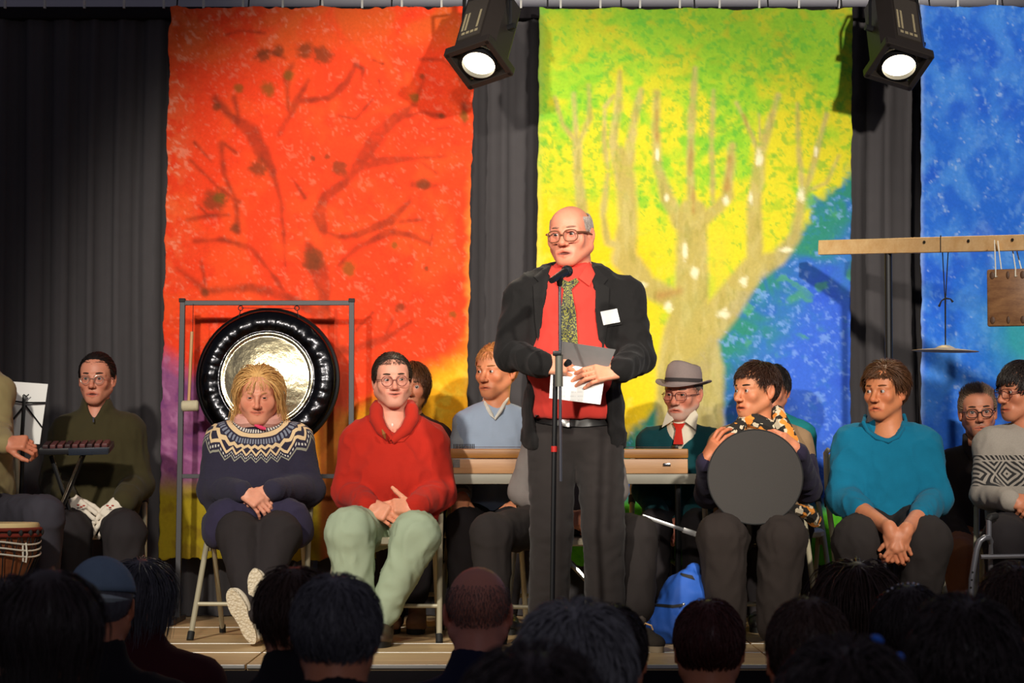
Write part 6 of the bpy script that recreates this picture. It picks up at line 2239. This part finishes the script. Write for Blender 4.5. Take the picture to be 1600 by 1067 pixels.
dr = empty('frame_drum', DRC, 'large round dark grey frame drum held upright', 'drum')
rr_ = px2m(74, 10.33)
Rd = rotz(math.radians(-4)) @ rotx(math.radians(90 - 4))
MB().lathe([(.001, .0), (rr_ * .5, .0005), (rr_ * .985, 0)], 72, Rd).build('drum_cover', m_fabric('dark_grey_nylon', lin(60, 57, 55), .8, .06, 0, 8, 0, .3), dr)
MB().lathe([(rr_ * .985, 0), (rr_, -.006), (rr_, -.062), (rr_ * .97, -.066), (.001, -.066)], 72, Rd).build('shell', m_fabric('black_bag_side', lin(32, 30, 30)), dr)
MB().tube([Rd @ np.array((rr_ * .995 * math.cos(a), rr_ * .995 * math.sin(a), -.003)) for a in np.linspace(0, 2 * math.pi, 72, endpoint=False)], .004, 6, True).build('piping', M_RUBBER, dr)

# ---- person behind her
p = Person('dark-haired person in teal top hidden behind the drum woman', floor_at(P(1212, 970, 11.6)))
D = 11.6
N, Pl = P(1208, 655, D), P(1212, 800, D)
M_TEALG = m_fabric('teal_green_top', lin(26, 122, 124), .95, .12, 70)
p.cloth('sweater', torso(N, Pl, (.17, .115), (.17, .13), (.17, .13)) + arm(P(1168, 680, D), P(1160, 755, D - .05), P(1185, 790, D - .25), (.06, .055, .042), N) + arm(P(1252, 680, D), P(1262, 755, D - .05), P(1240, 790, D - .25), (.06, .055, .042), N), M_TEALG, .012, .004, 9, 3)
p.cloth('trousers', [el(P(1212, 808, D), (.16, .13, .08), None, .05)] + leg(P(1190, 815, D), P(1180, 825, D - .42), P(1185, 955, D - .40), (.085, .072, .05)) + leg(P(1235, 815, D), P(1245, 825, D - .42), P(1243, 955, D - .38), (.085, .072, .05)), M_DKT, .012, .005, 9, 5)
p.head(P(1205, 610, D - .02), -18, 4, 0, .96, SK_B, N, .052, res=.0048, brow=m_hair('brow_black', lin(50, 36, 28)))
p.hair(m_hair('hair_black', lin(34, 28, 26)), ((-.10, .075), (-.06, .066), (-.03, .03), (0, .0), (.03, -.01), (.055, -.045), (.11, -.055)), L=.05, n=900, w=.0028, lift=.25, h=.01, seed=9)
p.hand(P(1185, 792, D - .26), (.3, -.7, -.4), (0, -.5, .85), 'R', (26, 38, 22), 4, .95, SK_B)
p.hand(P(1240, 792, D - .26), (-.3, -.7, -.4), (0, -.5, .85), 'L', (26, 38, 22), 4, .95, SK_B)
p.shoe(floor_at(P(1185, 975, D - .36)), (-.1, -1, 0), M_SHOEB, M_RUBBER)
p.shoe(floor_at(P(1243, 975, D - .34)), (.1, -1, 0), M_SHOEB, M_RUBBER)
p.finish()

# ---- woman in the teal knit sweater
p = Person('short-haired woman in bright teal knit sweater with clasped hands between knees', floor_at(P(1390, 990, 10.75)))
D = 10.74
N, Pl = P(1388, 666, D), P(1390, 808, D)
SL, SR = P(1332, 696, D), P(1440, 698, D)
EL_, ER = P(1316, 778, D - .10), P(1462, 780, D - .10)
WL, WR = P(1391, 830, D - .55), P(1414, 832, D - .55)
ARMS += [(SL, EL_, WL), (SR, ER, WR)]
M_TEAL = m_fabric('bright_teal_knit', lin(10, 104, 136), .95, .2, 45, 14, .04, .18)
cl, cr2 = EL_ * .62 + WL * .38, ER * .45 + WR * .55
sw = torso(N, Pl, (.19, .125), (.20, .145), (.205, .15)) + [rc(N + np.array((-.03, 0, -.03)), SL, .055, .074, .05), rc(N + np.array((.03, 0, -.03)), SR, .055, .074, .05), rc(SL, EL_, .078, .070, .05), rc(SR, ER, .078, .070, .05), rc(EL_, cl, .070, .056, .02), rc(ER, cr2, .068, .050, .02)]
nk = [(P(x, y, D - .1)[0], P(x, y, D - .1)[2]) for x, y in [(1354, 630), (1352, 655), (1360, 672), (1373, 682), (1388, 685), (1402, 680), (1410, 668), (1412, 650), (1411, 630)]]
p.cloth('sweater', sw + [pg(nk, D - .4, D - .02, .01)], M_TEAL, .009, .006, 8, 6)
p.cloth('trousers', [el(P(1390, 818, D), (.20, .16, .09), None, .05)] + leg(P(1360, 822, D), P(1340, 848, D - .44), P(1352, 975, D - .42), (.11, .105, .075)) + leg(P(1420, 822, D), P(1447, 848, D - .44), P(1432, 975, D - .42), (.11, .105, .075)), M_DKT2, .010, .006, 9, 4)
p.head(P(1383, 612, D - .02), -36, 2, 0, 1.0, lin(206, 130, 88), N + np.array((0, 0, -.03)), .058, jaw=1.0, lid=.0062, smile=-.9, gaze=(-22, 0), lip=.9, nose=1.1, open=.001, brow=m_hair('brow_brown', lin(104, 62, 36)))
p.hair(m_hair('hair_brown', lin(92, 60, 38)), ((-.10, .072), (-.065, .058), (-.035, .02), (-.01, .005), (.03, -.015), (.05, -.05), (.11, -.06)), L=.075, n=1500, m=5, w=.0030, crown=(.035, -.06, .120), fwd=-.1, grav=.28, lift=.40, h=.013, jit=.28, stop=.068, lenfn=lambda Q: np.where(Q[:, 2] > .06, .95, .62), maskfn=lambda Q: ~((np.abs(Q[:, 0]) > .062) & (Q[:, 1] > -.015) & (Q[:, 1] < .032) & (Q[:, 2] < .022)), seed=10)
SKL = lin(206, 132, 96)
p.hand(WL, (.22, -.25, -.95), (-.35, -.88, .2), 'R', (25, 60, 40), 1, 1.0, SKL, (22, 5, -.4, 10), fore=cl, fr=.034)
p.hand(WR, (-.42, -.22, -.85), (.4, -.85, .2), 'L', (25, 60, 40), 1, 1.0, SKL, (22, 5, -.4, 10), fore=cr2, fr=.034)
p.mb('collar', MB().tube([P(1352, 650, D + .03)] + p.lay('sweater', [(1349, 660), (1356, 674), (1370, 685), (1388, 690), (1402, 683), (1411, 670), (1415, 658)], .002) + [P(1412, 648, D + .03)], .009, 8), M_TEAL)
p.shoe(floor_at(P(1352, 990, D - .38)), (-.1, -1, 0), M_SHOEB, M_RUBBER)
p.shoe(floor_at(P(1432, 990, D - .38)), (.1, -1, 0), M_SHOEB, M_RUBBER)
p.finish()

# ---- bearded man behind, at the right
p = Person('man with short beard, dark glasses and dark shirt sitting at the right', floor_at(P(1527, 975, 11.45)))
D = 11.46
N, Pl = P(1527, 702, D), P(1527, 830, D)
M_DSH = m_fabric('dark_shirt', lin(46, 38, 36), .9, .15, 0, 9)
p.cloth('shirt', torso(N, Pl, (.18, .12), (.18, .135), (.17, .13)) + arm(P(1483, 728, D), P(1478, 800, D - .03), P(1505, 845, D - .26), (.064, .058, .045), N + np.array((-.03, 0, -.02))) + arm(P(1573, 728, D), P(1580, 800, D - .03), P(1555, 845, D - .26), (.064, .058, .045), N + np.array((.03, 0, -.02))), M_DSH, .010, .004, 9, 6)
M_TANT = m_fabric('rust_brown_trousers', lin(136, 84, 54), .9, .12, 0, 9)
p.cloth('trousers', [el(P(1527, 835, D), (.17, .13, .08), None, .05)] + leg(P(1503, 842, D), P(1500, 872, D - .42), P(1500, 955, D - .38), (.09, .085, .06)) + leg(P(1553, 842, D), P(1560, 872, D - .42), P(1560, 955, D - .38), (.09, .085, .06)), M_TANT, .011, .005, 9, 5)
p.head(P(1528, 644, D - .02), -6, 2, -3, 1.0, lin(196, 128, 98), N + np.array((0, 0, -.01)), .055, jaw=.98, lid=.0058, gaze=(-4, 0), lip=.9, brow=m_hair('brow_dark', lin(60, 44, 36)), beard=lin(92, 68, 56), beard_a=.7)
p.hair(m_hair('hair_ash', lin(128, 104, 84)), ((-.10, .084), (-.07, .078), (-.05, .062), (-.035, .02), (0, .0), (.03, -.01), (.055, -.045), (.11, -.055)), L=.046, n=1700, w=.0022, crown=(0, -.10, .06), fwd=.1, grav=-.7, lift=.6, h=.008, stop=.0, lenfn=lambda Q: np.where(Q[:, 2] > .07, 1.0, .35), jit=.2, seed=11)
p.glasses(m_plain('black_frame', lin(30, 22, 22), .35), 'panto', .025, .0195, -.113, -.003, .0021, .0335, 'black rounded glasses', .002, .008)
M_DSC = m_fabric('dark_collar', lin(40, 33, 31), .9)
p.mb('collar', MB().tube([P(1508, 680, D + .0), P(1508, 696, D - .07), P(1520, 716, D - .11), P(1527, 722, D - .115), P(1537, 712, D - .11), P(1548, 694, D - .06), P(1548, 680, D)], [.012, .015, .013, .008, .013, .015, .012], 8), M_DSC)
p.hand(P(1505, 846, D - .27), (.3, -.7, -.4), (0, -.5, .85), 'R', (26, 38, 22), 4, 1.0, SK_C)
p.hand(P(1555, 846, D - .27), (-.3, -.7, -.4), (0, -.5, .85), 'L', (26, 38, 22), 4, 1.0, SK_C)
p.shoe(floor_at(P(1500, 975, D - .34)), (-.1, -1, 0), M_SHOEB, M_RUBBER)
p.shoe(floor_at(P(1560, 975, D - .34)), (.1, -1, 0), M_SHOEB, M_RUBBER)
p.finish()

# ---- man with the grey patterned sweater at the right edge
p = Person('man in grey diamond-patterned sweater and glasses looking left at the right edge', floor_at(P(1600, 995, 10.5)))
D = 10.52
N, Pl = P(1603, 668, D), P(1608, 812, D)


def m_diamond():
    t = NT('diamond_pattern_knit')
    a = t.n('ShaderNodeAttribute', attribute_name='yoke')
    sp = t.n('ShaderNodeSeparateXYZ'); t.l(a.outputs['Vector'], sp.inputs[0])
    u, v = sp.outputs[0], sp.outputs[1]

    def tri(x): return t.M('ABSOLUTE', t.M('SUBTRACT', t.M('FRACT', x), .5))
    gry, dk = lin(150, 142, 132), lin(38, 36, 36)
    fine = t.noise(t.coord(), 260, 2)
    col = t.mix(fine, darker(gry, .8), darker(gry, 1.2))
    # slanted ticks
    k = t.M('MULTIPLY', t.M('LESS_THAN', t.M('ABSOLUTE', v), .010), t.M('GREATER_THAN', tri(t.M('MULTIPLY_ADD', v, 40, t.M('MULTIPLY', u, 62))), .24))
    col = t.mix(k, col, dk)
    # nested diamonds
    w = t.M('ADD', v, .068)
    dm = t.M('ADD', t.M('MULTIPLY', t.M('ABSOLUTE', w), 8.0), tri(t.M('MULTIPLY', u, 9)))
    k = t.M('MULTIPLY', t.M('LESS_THAN', t.M('ABSOLUTE', w), .052), t.M('GREATER_THAN', tri(t.M('MULTIPLY', dm, 5.0)), .25))
    col = t.mix(k, col, dk)
    t.base(col)
    t.bump(fine, .3, .004)
    t.set(Roughness=.95, Sheen_Weight=.04)
    return t.m


def dia_attr(me, V):
    c = P(1605, 715, D)
    add_vec(me, 'yoke', np.stack((V[:, 0] - c[0] + .55 * (V[:, 1] - c[1]), V[:, 2] - c[2], 0 * V[:, 0]), 1))


SL, SR = P(1550, 697, D - .02), P(1660, 697, D + .02)
EL_, ER = P(1540, 770, D - .06), P(1678, 775, D - .05)
WL, WR = P(1578, 782, D - .27), P(1640, 785, D - .28)
sw = torso(N, Pl, (.18, .12), (.185, .14), (.18, .14), -10)
p.cloth('sweater', sw + arm(SL, EL_, WL, (.070, .064, .046), N + np.array((-.03, 0, -.02)), .05) + arm(SR, ER, WR, (.070, .064, .046), N + np.array((.03, 0, -.02)), .05), m_diamond(), .009, .004, 9, 6, fn=dia_attr)
p.cloth('trousers', [el(P(1608, 820, D), (.18, .14, .08), None, .05)] + leg(P(1583, 825, D), P(1570, 842, D - .42), P(1572, 975, D - .40), (.10, .09, .06)) + leg(P(1635, 825, D), P(1650, 842, D - .42), P(1648, 975, D - .40), (.10, .09, .06)), M_DKT, .011, .005, 9, 5)
p.head(P(1596, 613, D - .02), -62, 2, 0, 1.0, lin(198, 128, 96), N, .055, lid=.005, gaze=(-6, 0), lip=.9, nose=1.1, brow=m_hair('brow_dark', lin(60, 44, 36)))
p.hair(m_hair('hair_black_soft', lin(42, 34, 32)), ((-.10, .066), (-.065, .055), (-.035, .02), (-.01, .0), (.03, -.015), (.05, -.05), (.11, -.06)), L=.07, n=1300, m=5, w=.003, crown=(0, .05, .12), fwd=.3, grav=.5, lift=.25, h=.012, stop=.045, maskfn=lambda Q: ~((np.abs(Q[:, 0]) > .062) & (Q[:, 1] > -.015) & (Q[:, 1] < .032) & (Q[:, 2] < .022)), seed=12)
p.glasses(m_plain('dark_red_frame', lin(86, 40, 38), .35), 'rect', .0245, .0195, -.113, -.004, .0015, .0335, 'thin dark glasses', .002, .006)
p.hand(WL + np.array((.006, -.01, 0)), (.8, -.4, -.15), (-.1, -.8, .5), 'R', (40, 50, 30), 2, 1.0, SK_C)
p.hand(WR + np.array((-.006, -.01, 0)), (-.8, -.4, -.15), (.1, -.8, .5), 'L', (40, 50, 30), 2, 1.0, SK_C)
p.shoe(floor_at(P(1572, 990, D - .36)), (-.1, -1, 0), M_SHOEB, M_RUBBER)
p.shoe(floor_at(P(1648, 990, D - .36)), (.1, -1, 0), M_SHOEB, M_RUBBER)
p.finish()
chair('cream folding chair under the man in the diamond-patterned sweater', (cx(1608, 10.5), 10.52), -8)

# walking frame in front of him
WD = 9.98
w0 = floor_at(P(1600, 1010, WD))
wk = empty('walking_frame', w0, 'grey tube walking frame standing at the right edge', 'walking frame')
M_WALK = m_plain('satin_grey_tube', lin(128, 128, 134), .35, .6)
for ox, oy in ((0, 0), (118, .06)):
    arch = [(P(1514 + ox, 930, WD + oy)[0], WD + oy, STAGE + .01), P(1518 + ox, 905, WD + oy), P(1526 + ox, 858, WD + oy), P(1531 + ox, 845, WD + oy), P(1538 + ox, 840, WD + oy), P(1545 + ox, 840, WD + oy + .03), P(1549 + ox, 848, WD + oy + .06), P(1548 + ox, 880, WD + oy + .08)]
    arch.append((arch[-1][0] + .01, WD + oy + .12, STAGE + .01))
    MB().tube(arch, .0125, 10).build('side_tube', M_WALK, wk, True, w0)
    MB().tube([P(1545 + ox, 838, WD + oy + .03), P(1545 + ox, 812, WD + oy + .03)], .0115, 10).build('height_tube', M_WALK, wk, True, w0)
    MB().tube([P(1545 + ox, 812, WD + oy + .03), P(1547 + ox, 808, WD + oy + .03), P(1556 + ox, 806, WD + oy + .06)], .015, 10).build('grip', M_RUBBER, wk, True, w0)
    for k in range(3):
        q = P(1517 + ox + 1.4 * k, 918 - 12 * k, WD + oy - .012)
        MB().sphere(q, (.0045, .003, .0045), 8, 6).build('adjust_hole', M_RUBBER, wk, True, w0)
    for q in (arch[0], arch[-1]):
        MB().tube([(q[0], q[1], STAGE), (q[0], q[1], STAGE + .04)], .017, 10).build('foot_cap', M_RUBBER, wk, True, w0)
MB().tube([P(1532, 870, WD + .01), P(1650, 868, WD + .07)], .010, 8).build('crossbar', M_WALK, wk, True, w0)

# ---- person in dark green fleece at the keyboard
p = Person('young person in dark green fleece with round glasses and white gloves', floor_at(P(150, 975, 11.42)))
D = 11.42
N, Pl = P(151, 648, D), P(150, 795, D)
M_FLEE = m_fabric('dark_green_fleece', lin(58, 52, 30), .95, .16, 0, 10, .04)
SL, SR = P(107, 676, D), P(198, 676, D)
EL_, ER = P(86, 752, D - .02), P(216, 755, D - .02)
WL, WR = P(102, 780, D - .28), P(194, 783, D - .28)
p.cloth('fleece', torso(N, Pl, (.19, .125), (.20, .145), (.20, .145)) + arm(SL, EL_, WL, (.076, .072, .055), N + np.array((-.03, 0, -.02)), .05, .055) + arm(SR, ER, WR, (.076, .072, .055), N + np.array((.03, 0, -.02)), .05, .055) + [rc(N, N + np.array((0, -.005, .025)), .078, .076, .03), pg([(P(x, y, D - .1)[0], P(x, y, D - .1)[2]) for x, y in [(134, 610), (134, 635), (146, 656), (158, 635), (168, 610)]], D - .3, D - .01, .01)], M_FLEE, .010, .006, 8, 6)
p.mb('zip_pull', MB().tube([P(146, 652, D - .115), P(146, 660, D - .125)], [.003, .004], 6), M_CHROME)
p.cloth('trousers', [el(P(150, 808, D), (.18, .14, .08), None, .05)] + leg(P(122, 815, D), P(108, 832, D - .42), P(112, 955, D - .40), (.10, .095, .075)) + leg(P(178, 815, D), P(195, 832, D - .42), P(192, 955, D - .40), (.10, .095, .075)), M_DKT, .011, .006, 9, 5)
p.head(P(151, 592, D - .02), -3, 2, 0, .97, lin(204, 134, 108), N, .055, lid=.005, lip=1.0, open=.004, brow=m_hair('brow_dark', lin(60, 44, 36)))
p.hair(m_hair('hair_black', lin(34, 28, 26)), ((-.10, .076), (-.07, .070), (-.045, .05), (-.03, .02), (0, .0), (.03, -.01), (.055, -.045), (.11, -.055)), L=.05, n=1100, w=.0024, crown=(0, -.10, .10), fwd=-.4, grav=.05, lift=.10, h=.006, jit=.12, stop=.078, seed=13)
p.glasses(m_plain('steel_frame', (.5, .48, .42), .3, .8), 'round', .0215, .0205, -.112, -.003, .0013, .033, 'round wire glasses', .0014, .006)
M_GLOVE = m_fabric('white_cotton', lin(226, 216, 200), .95, .05, 0, 20)
p.hand(WL + np.array((.008, -.01, 0)), (.70, -.45, -.50), (-.2, -.85, .45), 'R', (22, 32, 20), 3, 1.18, None, (24, 5, -.4, 10), M_GLOVE)
p.hand(WR + np.array((-.008, -.01, 0)), (-.55, -.45, -.70), (.2, -.85, .45), 'L', (22, 32, 20), 3, 1.18, None, (24, 5, -.4, 10), M_GLOVE)
M_MARK = m_plain('red_print', lin(176, 60, 50), .8)
for x, y in ((122, 789), (127, 792), (131, 790), (168, 790), (172, 793), (176, 790)):
    p.mb('glove_mark', MB().sphere(P(x, y, D - .375), (.007, .004, .004), 8, 6), M_MARK)
p.shoe(floor_at(P(112, 975, D - .36)), (-.1, -1, 0), M_SHOEB, M_RUBBER)
p.shoe(floor_at(P(192, 975, D - .36)), (.1, -1, 0), M_SHOEB, M_RUBBER)
p.finish()

# ---- drummer at the left edge
p = Person('drummer in khaki jacket and dark jeans cut off by the left edge', floor_at(P(-45, 995, 10.75)))
D = 10.76
N, Pl = P(-50, 565, D), P(-45, 770, D + .05)
M_KHA = m_fabric('khaki_jacket', lin(150, 134, 92), .85, .12, 0, 8, .1, .2)
p.cloth('jacket', torso(N, Pl, (.185, .13), (.19, .15), (.19, .15), 25) + arm(P(-102, 610, D), P(-112, 690, D - .05), P(-70, 705, D - .32), (.075, .068, .046), N, .05) + arm(P(-5, 615, D - .06), P(-6, 672, D - .14), P(6, 694, D - .32), (.070, .062, .044), N, .05), M_KHA, .010, .006, 8, 3)
M_JEAN = m_fabric('dark_jeans', lin(60, 58, 66), .9, .14, 0, 9, 0, .2)
p.cloth('trousers', [el(P(-45, 800, D + .04), (.19, .15, .1), None, .05)] + leg(P(-15, 808, D + .04), P(68, 806, D - .30), P(62, 965, D - .26), (.10, .086, .066)) + leg(P(-75, 808, D + .04), P(-70, 812, D - .42), P(-80, 965, D - .38), (.10, .086, .066)), M_JEAN, .010, .006, 9, 4)
p.head(P(-48, 515, D - .03), 40, 5, 0, 1.0, SK_B, N, .057, res=.0048, brow=m_hair('brow_dark', lin(60, 44, 36)))
p.hair(M_DKB, None, L=.045, n=900, w=.0026, lift=.25, h=.008, seed=14)
p.hand(P(8, 693, D - .33), (.92, -.2, .05), (-.05, -.75, .65), 'L', (45, 60, 30), 2, 1.02, lin(206, 130, 100))
p.hand(P(-68, 706, D - .33), (.6, -.5, -.4), (0, -.6, .8), 'R', (30, 40, 20), 2, 1.02, lin(206, 130, 100))
p.shoe(floor_at(P(62, 985, D - .24)), (.1, -1, 0), M_SHOEBR, M_RUBBER)
p.shoe(floor_at(P(-80, 985, D - .34)), (-.1, -1, 0), M_SHOEBR, M_RUBBER)
p.finish()


# ------------------------------------------------------------------ the audience in front of the stage, seen from behind
def viewer(label, px, top, wpx, d, mat, skin=SK_C, jacket='aud_dark', jcol=(22, 18, 24), L=.04, n=900, yaw=180, w=.0026, lift=.2, h=.008, droop=0, m=3, line=None, bald=False, sc=None, grav=.4, jit=.35, shoulders=True, ears=True, lenfn=None, roll=0, tilt=6):
    sc = sc or min(1.08, max(.92, px2m(wpx, d) / .185))
    ht = P(px, top, d)
    c = ht - np.array((0, 0, (.118 + h * .6) * sc))
    base = np.array((c[0], d + .06, 0.0))
    p = Person(label, base, 'audience seen from behind')
    N = c + np.array((0, -.035, -.165 * sc))
    p.head(c, yaw, tilt, roll, sc, skin, N, .058, res=.0075 if bald else .010, face=False, eye=False)
    if bald:
        p.hair(mat, ((-.09, .2), (-.045, .03), (0, .02), (.03, .0), (.06, -.04), (.11, -.06)), L=.010, n=900, w=.0014, lift=.1, h=.002, m=3, seed=int(px), cap=False, maskfn=lambda Q: Q[:, 2] < .065, fine=False)
    else:
        p.hair(mat, line or ((-.09, .07), (-.06, .06), (-.03, .02), (0, .0), (.03, -.02), (.06, -.055), (.11, -.06)), L=L, n=int(n * .62), m=m, w=w * 1.2, lift=lift, h=h, droop=droop, grav=grav, jit=jit, seed=int(px), lenfn=lenfn, stop=-1, side=-1)
    M_J = m_fabric(jacket, lin(*jcol), .9, .2, 0, 10)
    SL, SR = N + np.array((-.18, .0, -.10)), N + np.array((.18, .0, -.10))
    Pl = np.array((c[0], d + .02, .56))
    pr = torso(N + np.array((0, 0, -.03)), Pl, (.19, .125), (.19, .14), (.19, .14), 180)
    pr += [rc(N + np.array((0, -.01, -.02)), SL, .058, .07, .05), rc(N + np.array((0, -.01, -.02)), SR, .058, .07, .05), rc(N + np.array((0, 0, .040)), N + np.array((0, 0, -.06)), .070, .095, .03)]
    for s_, S in ((-1, SL), (1, SR)):
        E = S + np.array((s_ * .05, .06, -.25)); W = np.array((c[0] + s_ * .10, d + .30, .62))
        pr += [rc(S, E, .07, .06, .05), rc(E, W, .06, .045, .03)]
        ARMS.append((S, E, W))
    p.cloth('jacket', pr, M_J, .019, .005, 8, int(px))
    lg = [el(Pl + np.array((0, 0, -.06)), (.18, .15, .09), None, .05)]
    for s_ in (-1, 1):
        K = np.array((c[0] + s_ * .11, d + .45, .48))
        lg += leg(np.array((c[0] + s_ * .09, d + .03, .50)), K, np.array((K[0], d + .42, .07)), (.09, .07, .05))
    p.cloth('trousers', lg, M_DKT, .026, 0, 9, 1)
    for s_ in (-1, 1):
        p.hand(np.array((c[0] + s_ * .10, d + .32, .62)), (-s_ * .5, .8, -.3), (0, .3, .95), 'R' if s_ > 0 else 'L', (25, 30, 20), 3, 1.0, skin, res=.006)
        p.shoe(np.array((c[0] + s_ * .11, d + .40, 0.0)), (s_ * .1, 1, 0), M_SHOEB, M_RUBBER, res=.016)
    p.finish()
    return p


H_DK = m_hair('viewer_hair_dark', lin(48, 38, 38))
H_GR = m_hair('viewer_hair_grey', lin(120, 118, 122))
H_GD = m_hair('viewer_hair_dark_grey', lin(92, 90, 96))
H_BR = m_hair('viewer_hair_brown', lin(66, 46, 38))
H_RD = m_hair('viewer_hair_reddish', lin(76, 36, 32))

v1 = viewer('viewer with long dark hair, large and near at the bottom left corner', 80, 896, 170, 4.35, H_DK, L=.20, n=1500, m=5, droop=.9, h=.004, w=.0022, lift=.03, jit=.15, sc=.92)
v2 = viewer('viewer in a grey-blue cap near the bottom left', 160, 878, 98, 6.4, H_GD, L=.012, h=.001, lift=.0, jit=.1, sc=.98, jcol=(20, 18, 26))
capm = m_fabric('grey_blue_cap', lin(124, 144, 164), .9, .2)
cp = []
Vc, Fc = ellipsoid_grid(40, 24)
Q_ = Vc * np.array((.091, .114, .104)) + np.array((0, .015, .030))
keep = (Q_[:, 2] > .028)[Fc].all(1)
cpo = link('cap', mesh_np('cap', v2.h2w(Q_) - v2.base, Fc[keep]), capm, v2.root)
mdc = cpo.modifiers.new('cap thickness', 'SOLIDIFY'); mdc.thickness = .004
v2.mb('cap_strap', MB().tube(v2.h2w([(.070 * math.cos(a), .018 + .098 * math.sin(a), .018) for a in np.linspace(.25, math.pi - .25, 14)]), .012, 6), m_fabric('pale_cap_strap', lin(176, 186, 188)), cpo)
v2.mb('cap_visor', MB().sphere(v2.h2w((0, -.115, .035)), (.07, .06, .008), 20, 8, v2.hR), capm, cpo)
viewer('viewer with smooth grey bobbed hair and a dark red jacket', 222, 875, 84, 7.5, H_GD, jacket='aud_red', jcol=(60, 16, 22), L=.20, n=1100, m=5, droop=.75, h=.012, jit=.2)
viewer('viewer with dark brown hair left of the short grey-haired viewer', 460, 888, 112, 5.7, H_BR, L=.09, n=1100, droop=.5, h=.012)
viewer('viewer with short dark grey hair below the man in red', 527, 903, 125, 4.8, H_GD, L=.06, n=1300, h=.010, lift=.3)
viewer('bald viewer in a navy jacket below the table', 747, 885, 95, 6.3, m_hair('viewer_stubble', lin(110, 96, 90)), lin(206, 134, 112), jacket='aud_navy', jcol=(24, 26, 52), bald=True, sc=1.0, h=.0)
viewer('viewer with full grey hair below the microphone stand', 897, 946, 172, 4.2, H_GR, L=.07, n=1500, h=.018, lift=.3)
viewer('viewer with dark hair just right of the grey-haired viewer below the microphone', 953, 948, 90, 5.4, H_DK, L=.04, n=800)
viewer('viewer with dark hair at the very bottom below the speaker', 830, 1016, 210, 2.9, H_DK, L=.06, n=1100, h=.02)
viewer('viewer with short dark reddish hair and visible ears below the blue bag', 1107, 940, 100, 6.1, H_RD, L=.04, n=1000, sc=.98)
viewer('viewer with short brown hair below the drum woman', 1262, 938, 140, 5.0, H_BR, L=.035, n=1200, h=.006)
viewer('viewer with long straight dark hair below the woman in teal', 1337, 880, 106, 6.9, H_BR, L=.24, n=1200, m=5, droop=.8, h=.010, jit=.15)
v3 = viewer('viewer with glittering hair ornaments below the clasped hands', 1418, 917, 100, 5.6, H_DK, L=.06, n=900)
for a in np.linspace(-.9, .9, 15):
    v3.mb('hair_gem', MB().sphere(v3.h2w((-.085 * math.sin(a), .02 + .02 * math.sin(9 * a), .03 + .100 * math.cos(a))), .0032, 8, 6), m_plain('clear_gem', (.8, .85, .95), .05, .6))
viewer('viewer with large dark head near the bottom right corner', 1502, 937, 182, 4.1, H_DK, L=.05, n=1300, h=.014)
viewer('viewer with brown hair at the right edge', 1586, 884, 110, 6.0, H_BR, L=.07, n=900, h=.016)
v4 = viewer('viewer with blue hair clips at the bottom, right of centre', 1318, 1006, 205, 3.3, H_DK, L=.06, n=1100, h=.022)
M_CLIP = m_plain('glossy_blue_clip', lin(50, 110, 220), .12, .3)
for a, l_ in ((.44, .085), (.80, .06)):
    q = [v4.h2w((-.106 * math.sin(t_), .03, .03 + .118 * math.cos(t_))) for t_ in np.linspace(a - l_, a + l_, 6)]
    v4.mb('hair_clip', MB().tube(q, [.002, .004, .0055, .0055, .004, .002], 8), M_CLIP)
viewer('viewer with dark hair half outside the left edge', 8, 905, 120, 4.9, H_DK, L=.06, n=900, h=.016)
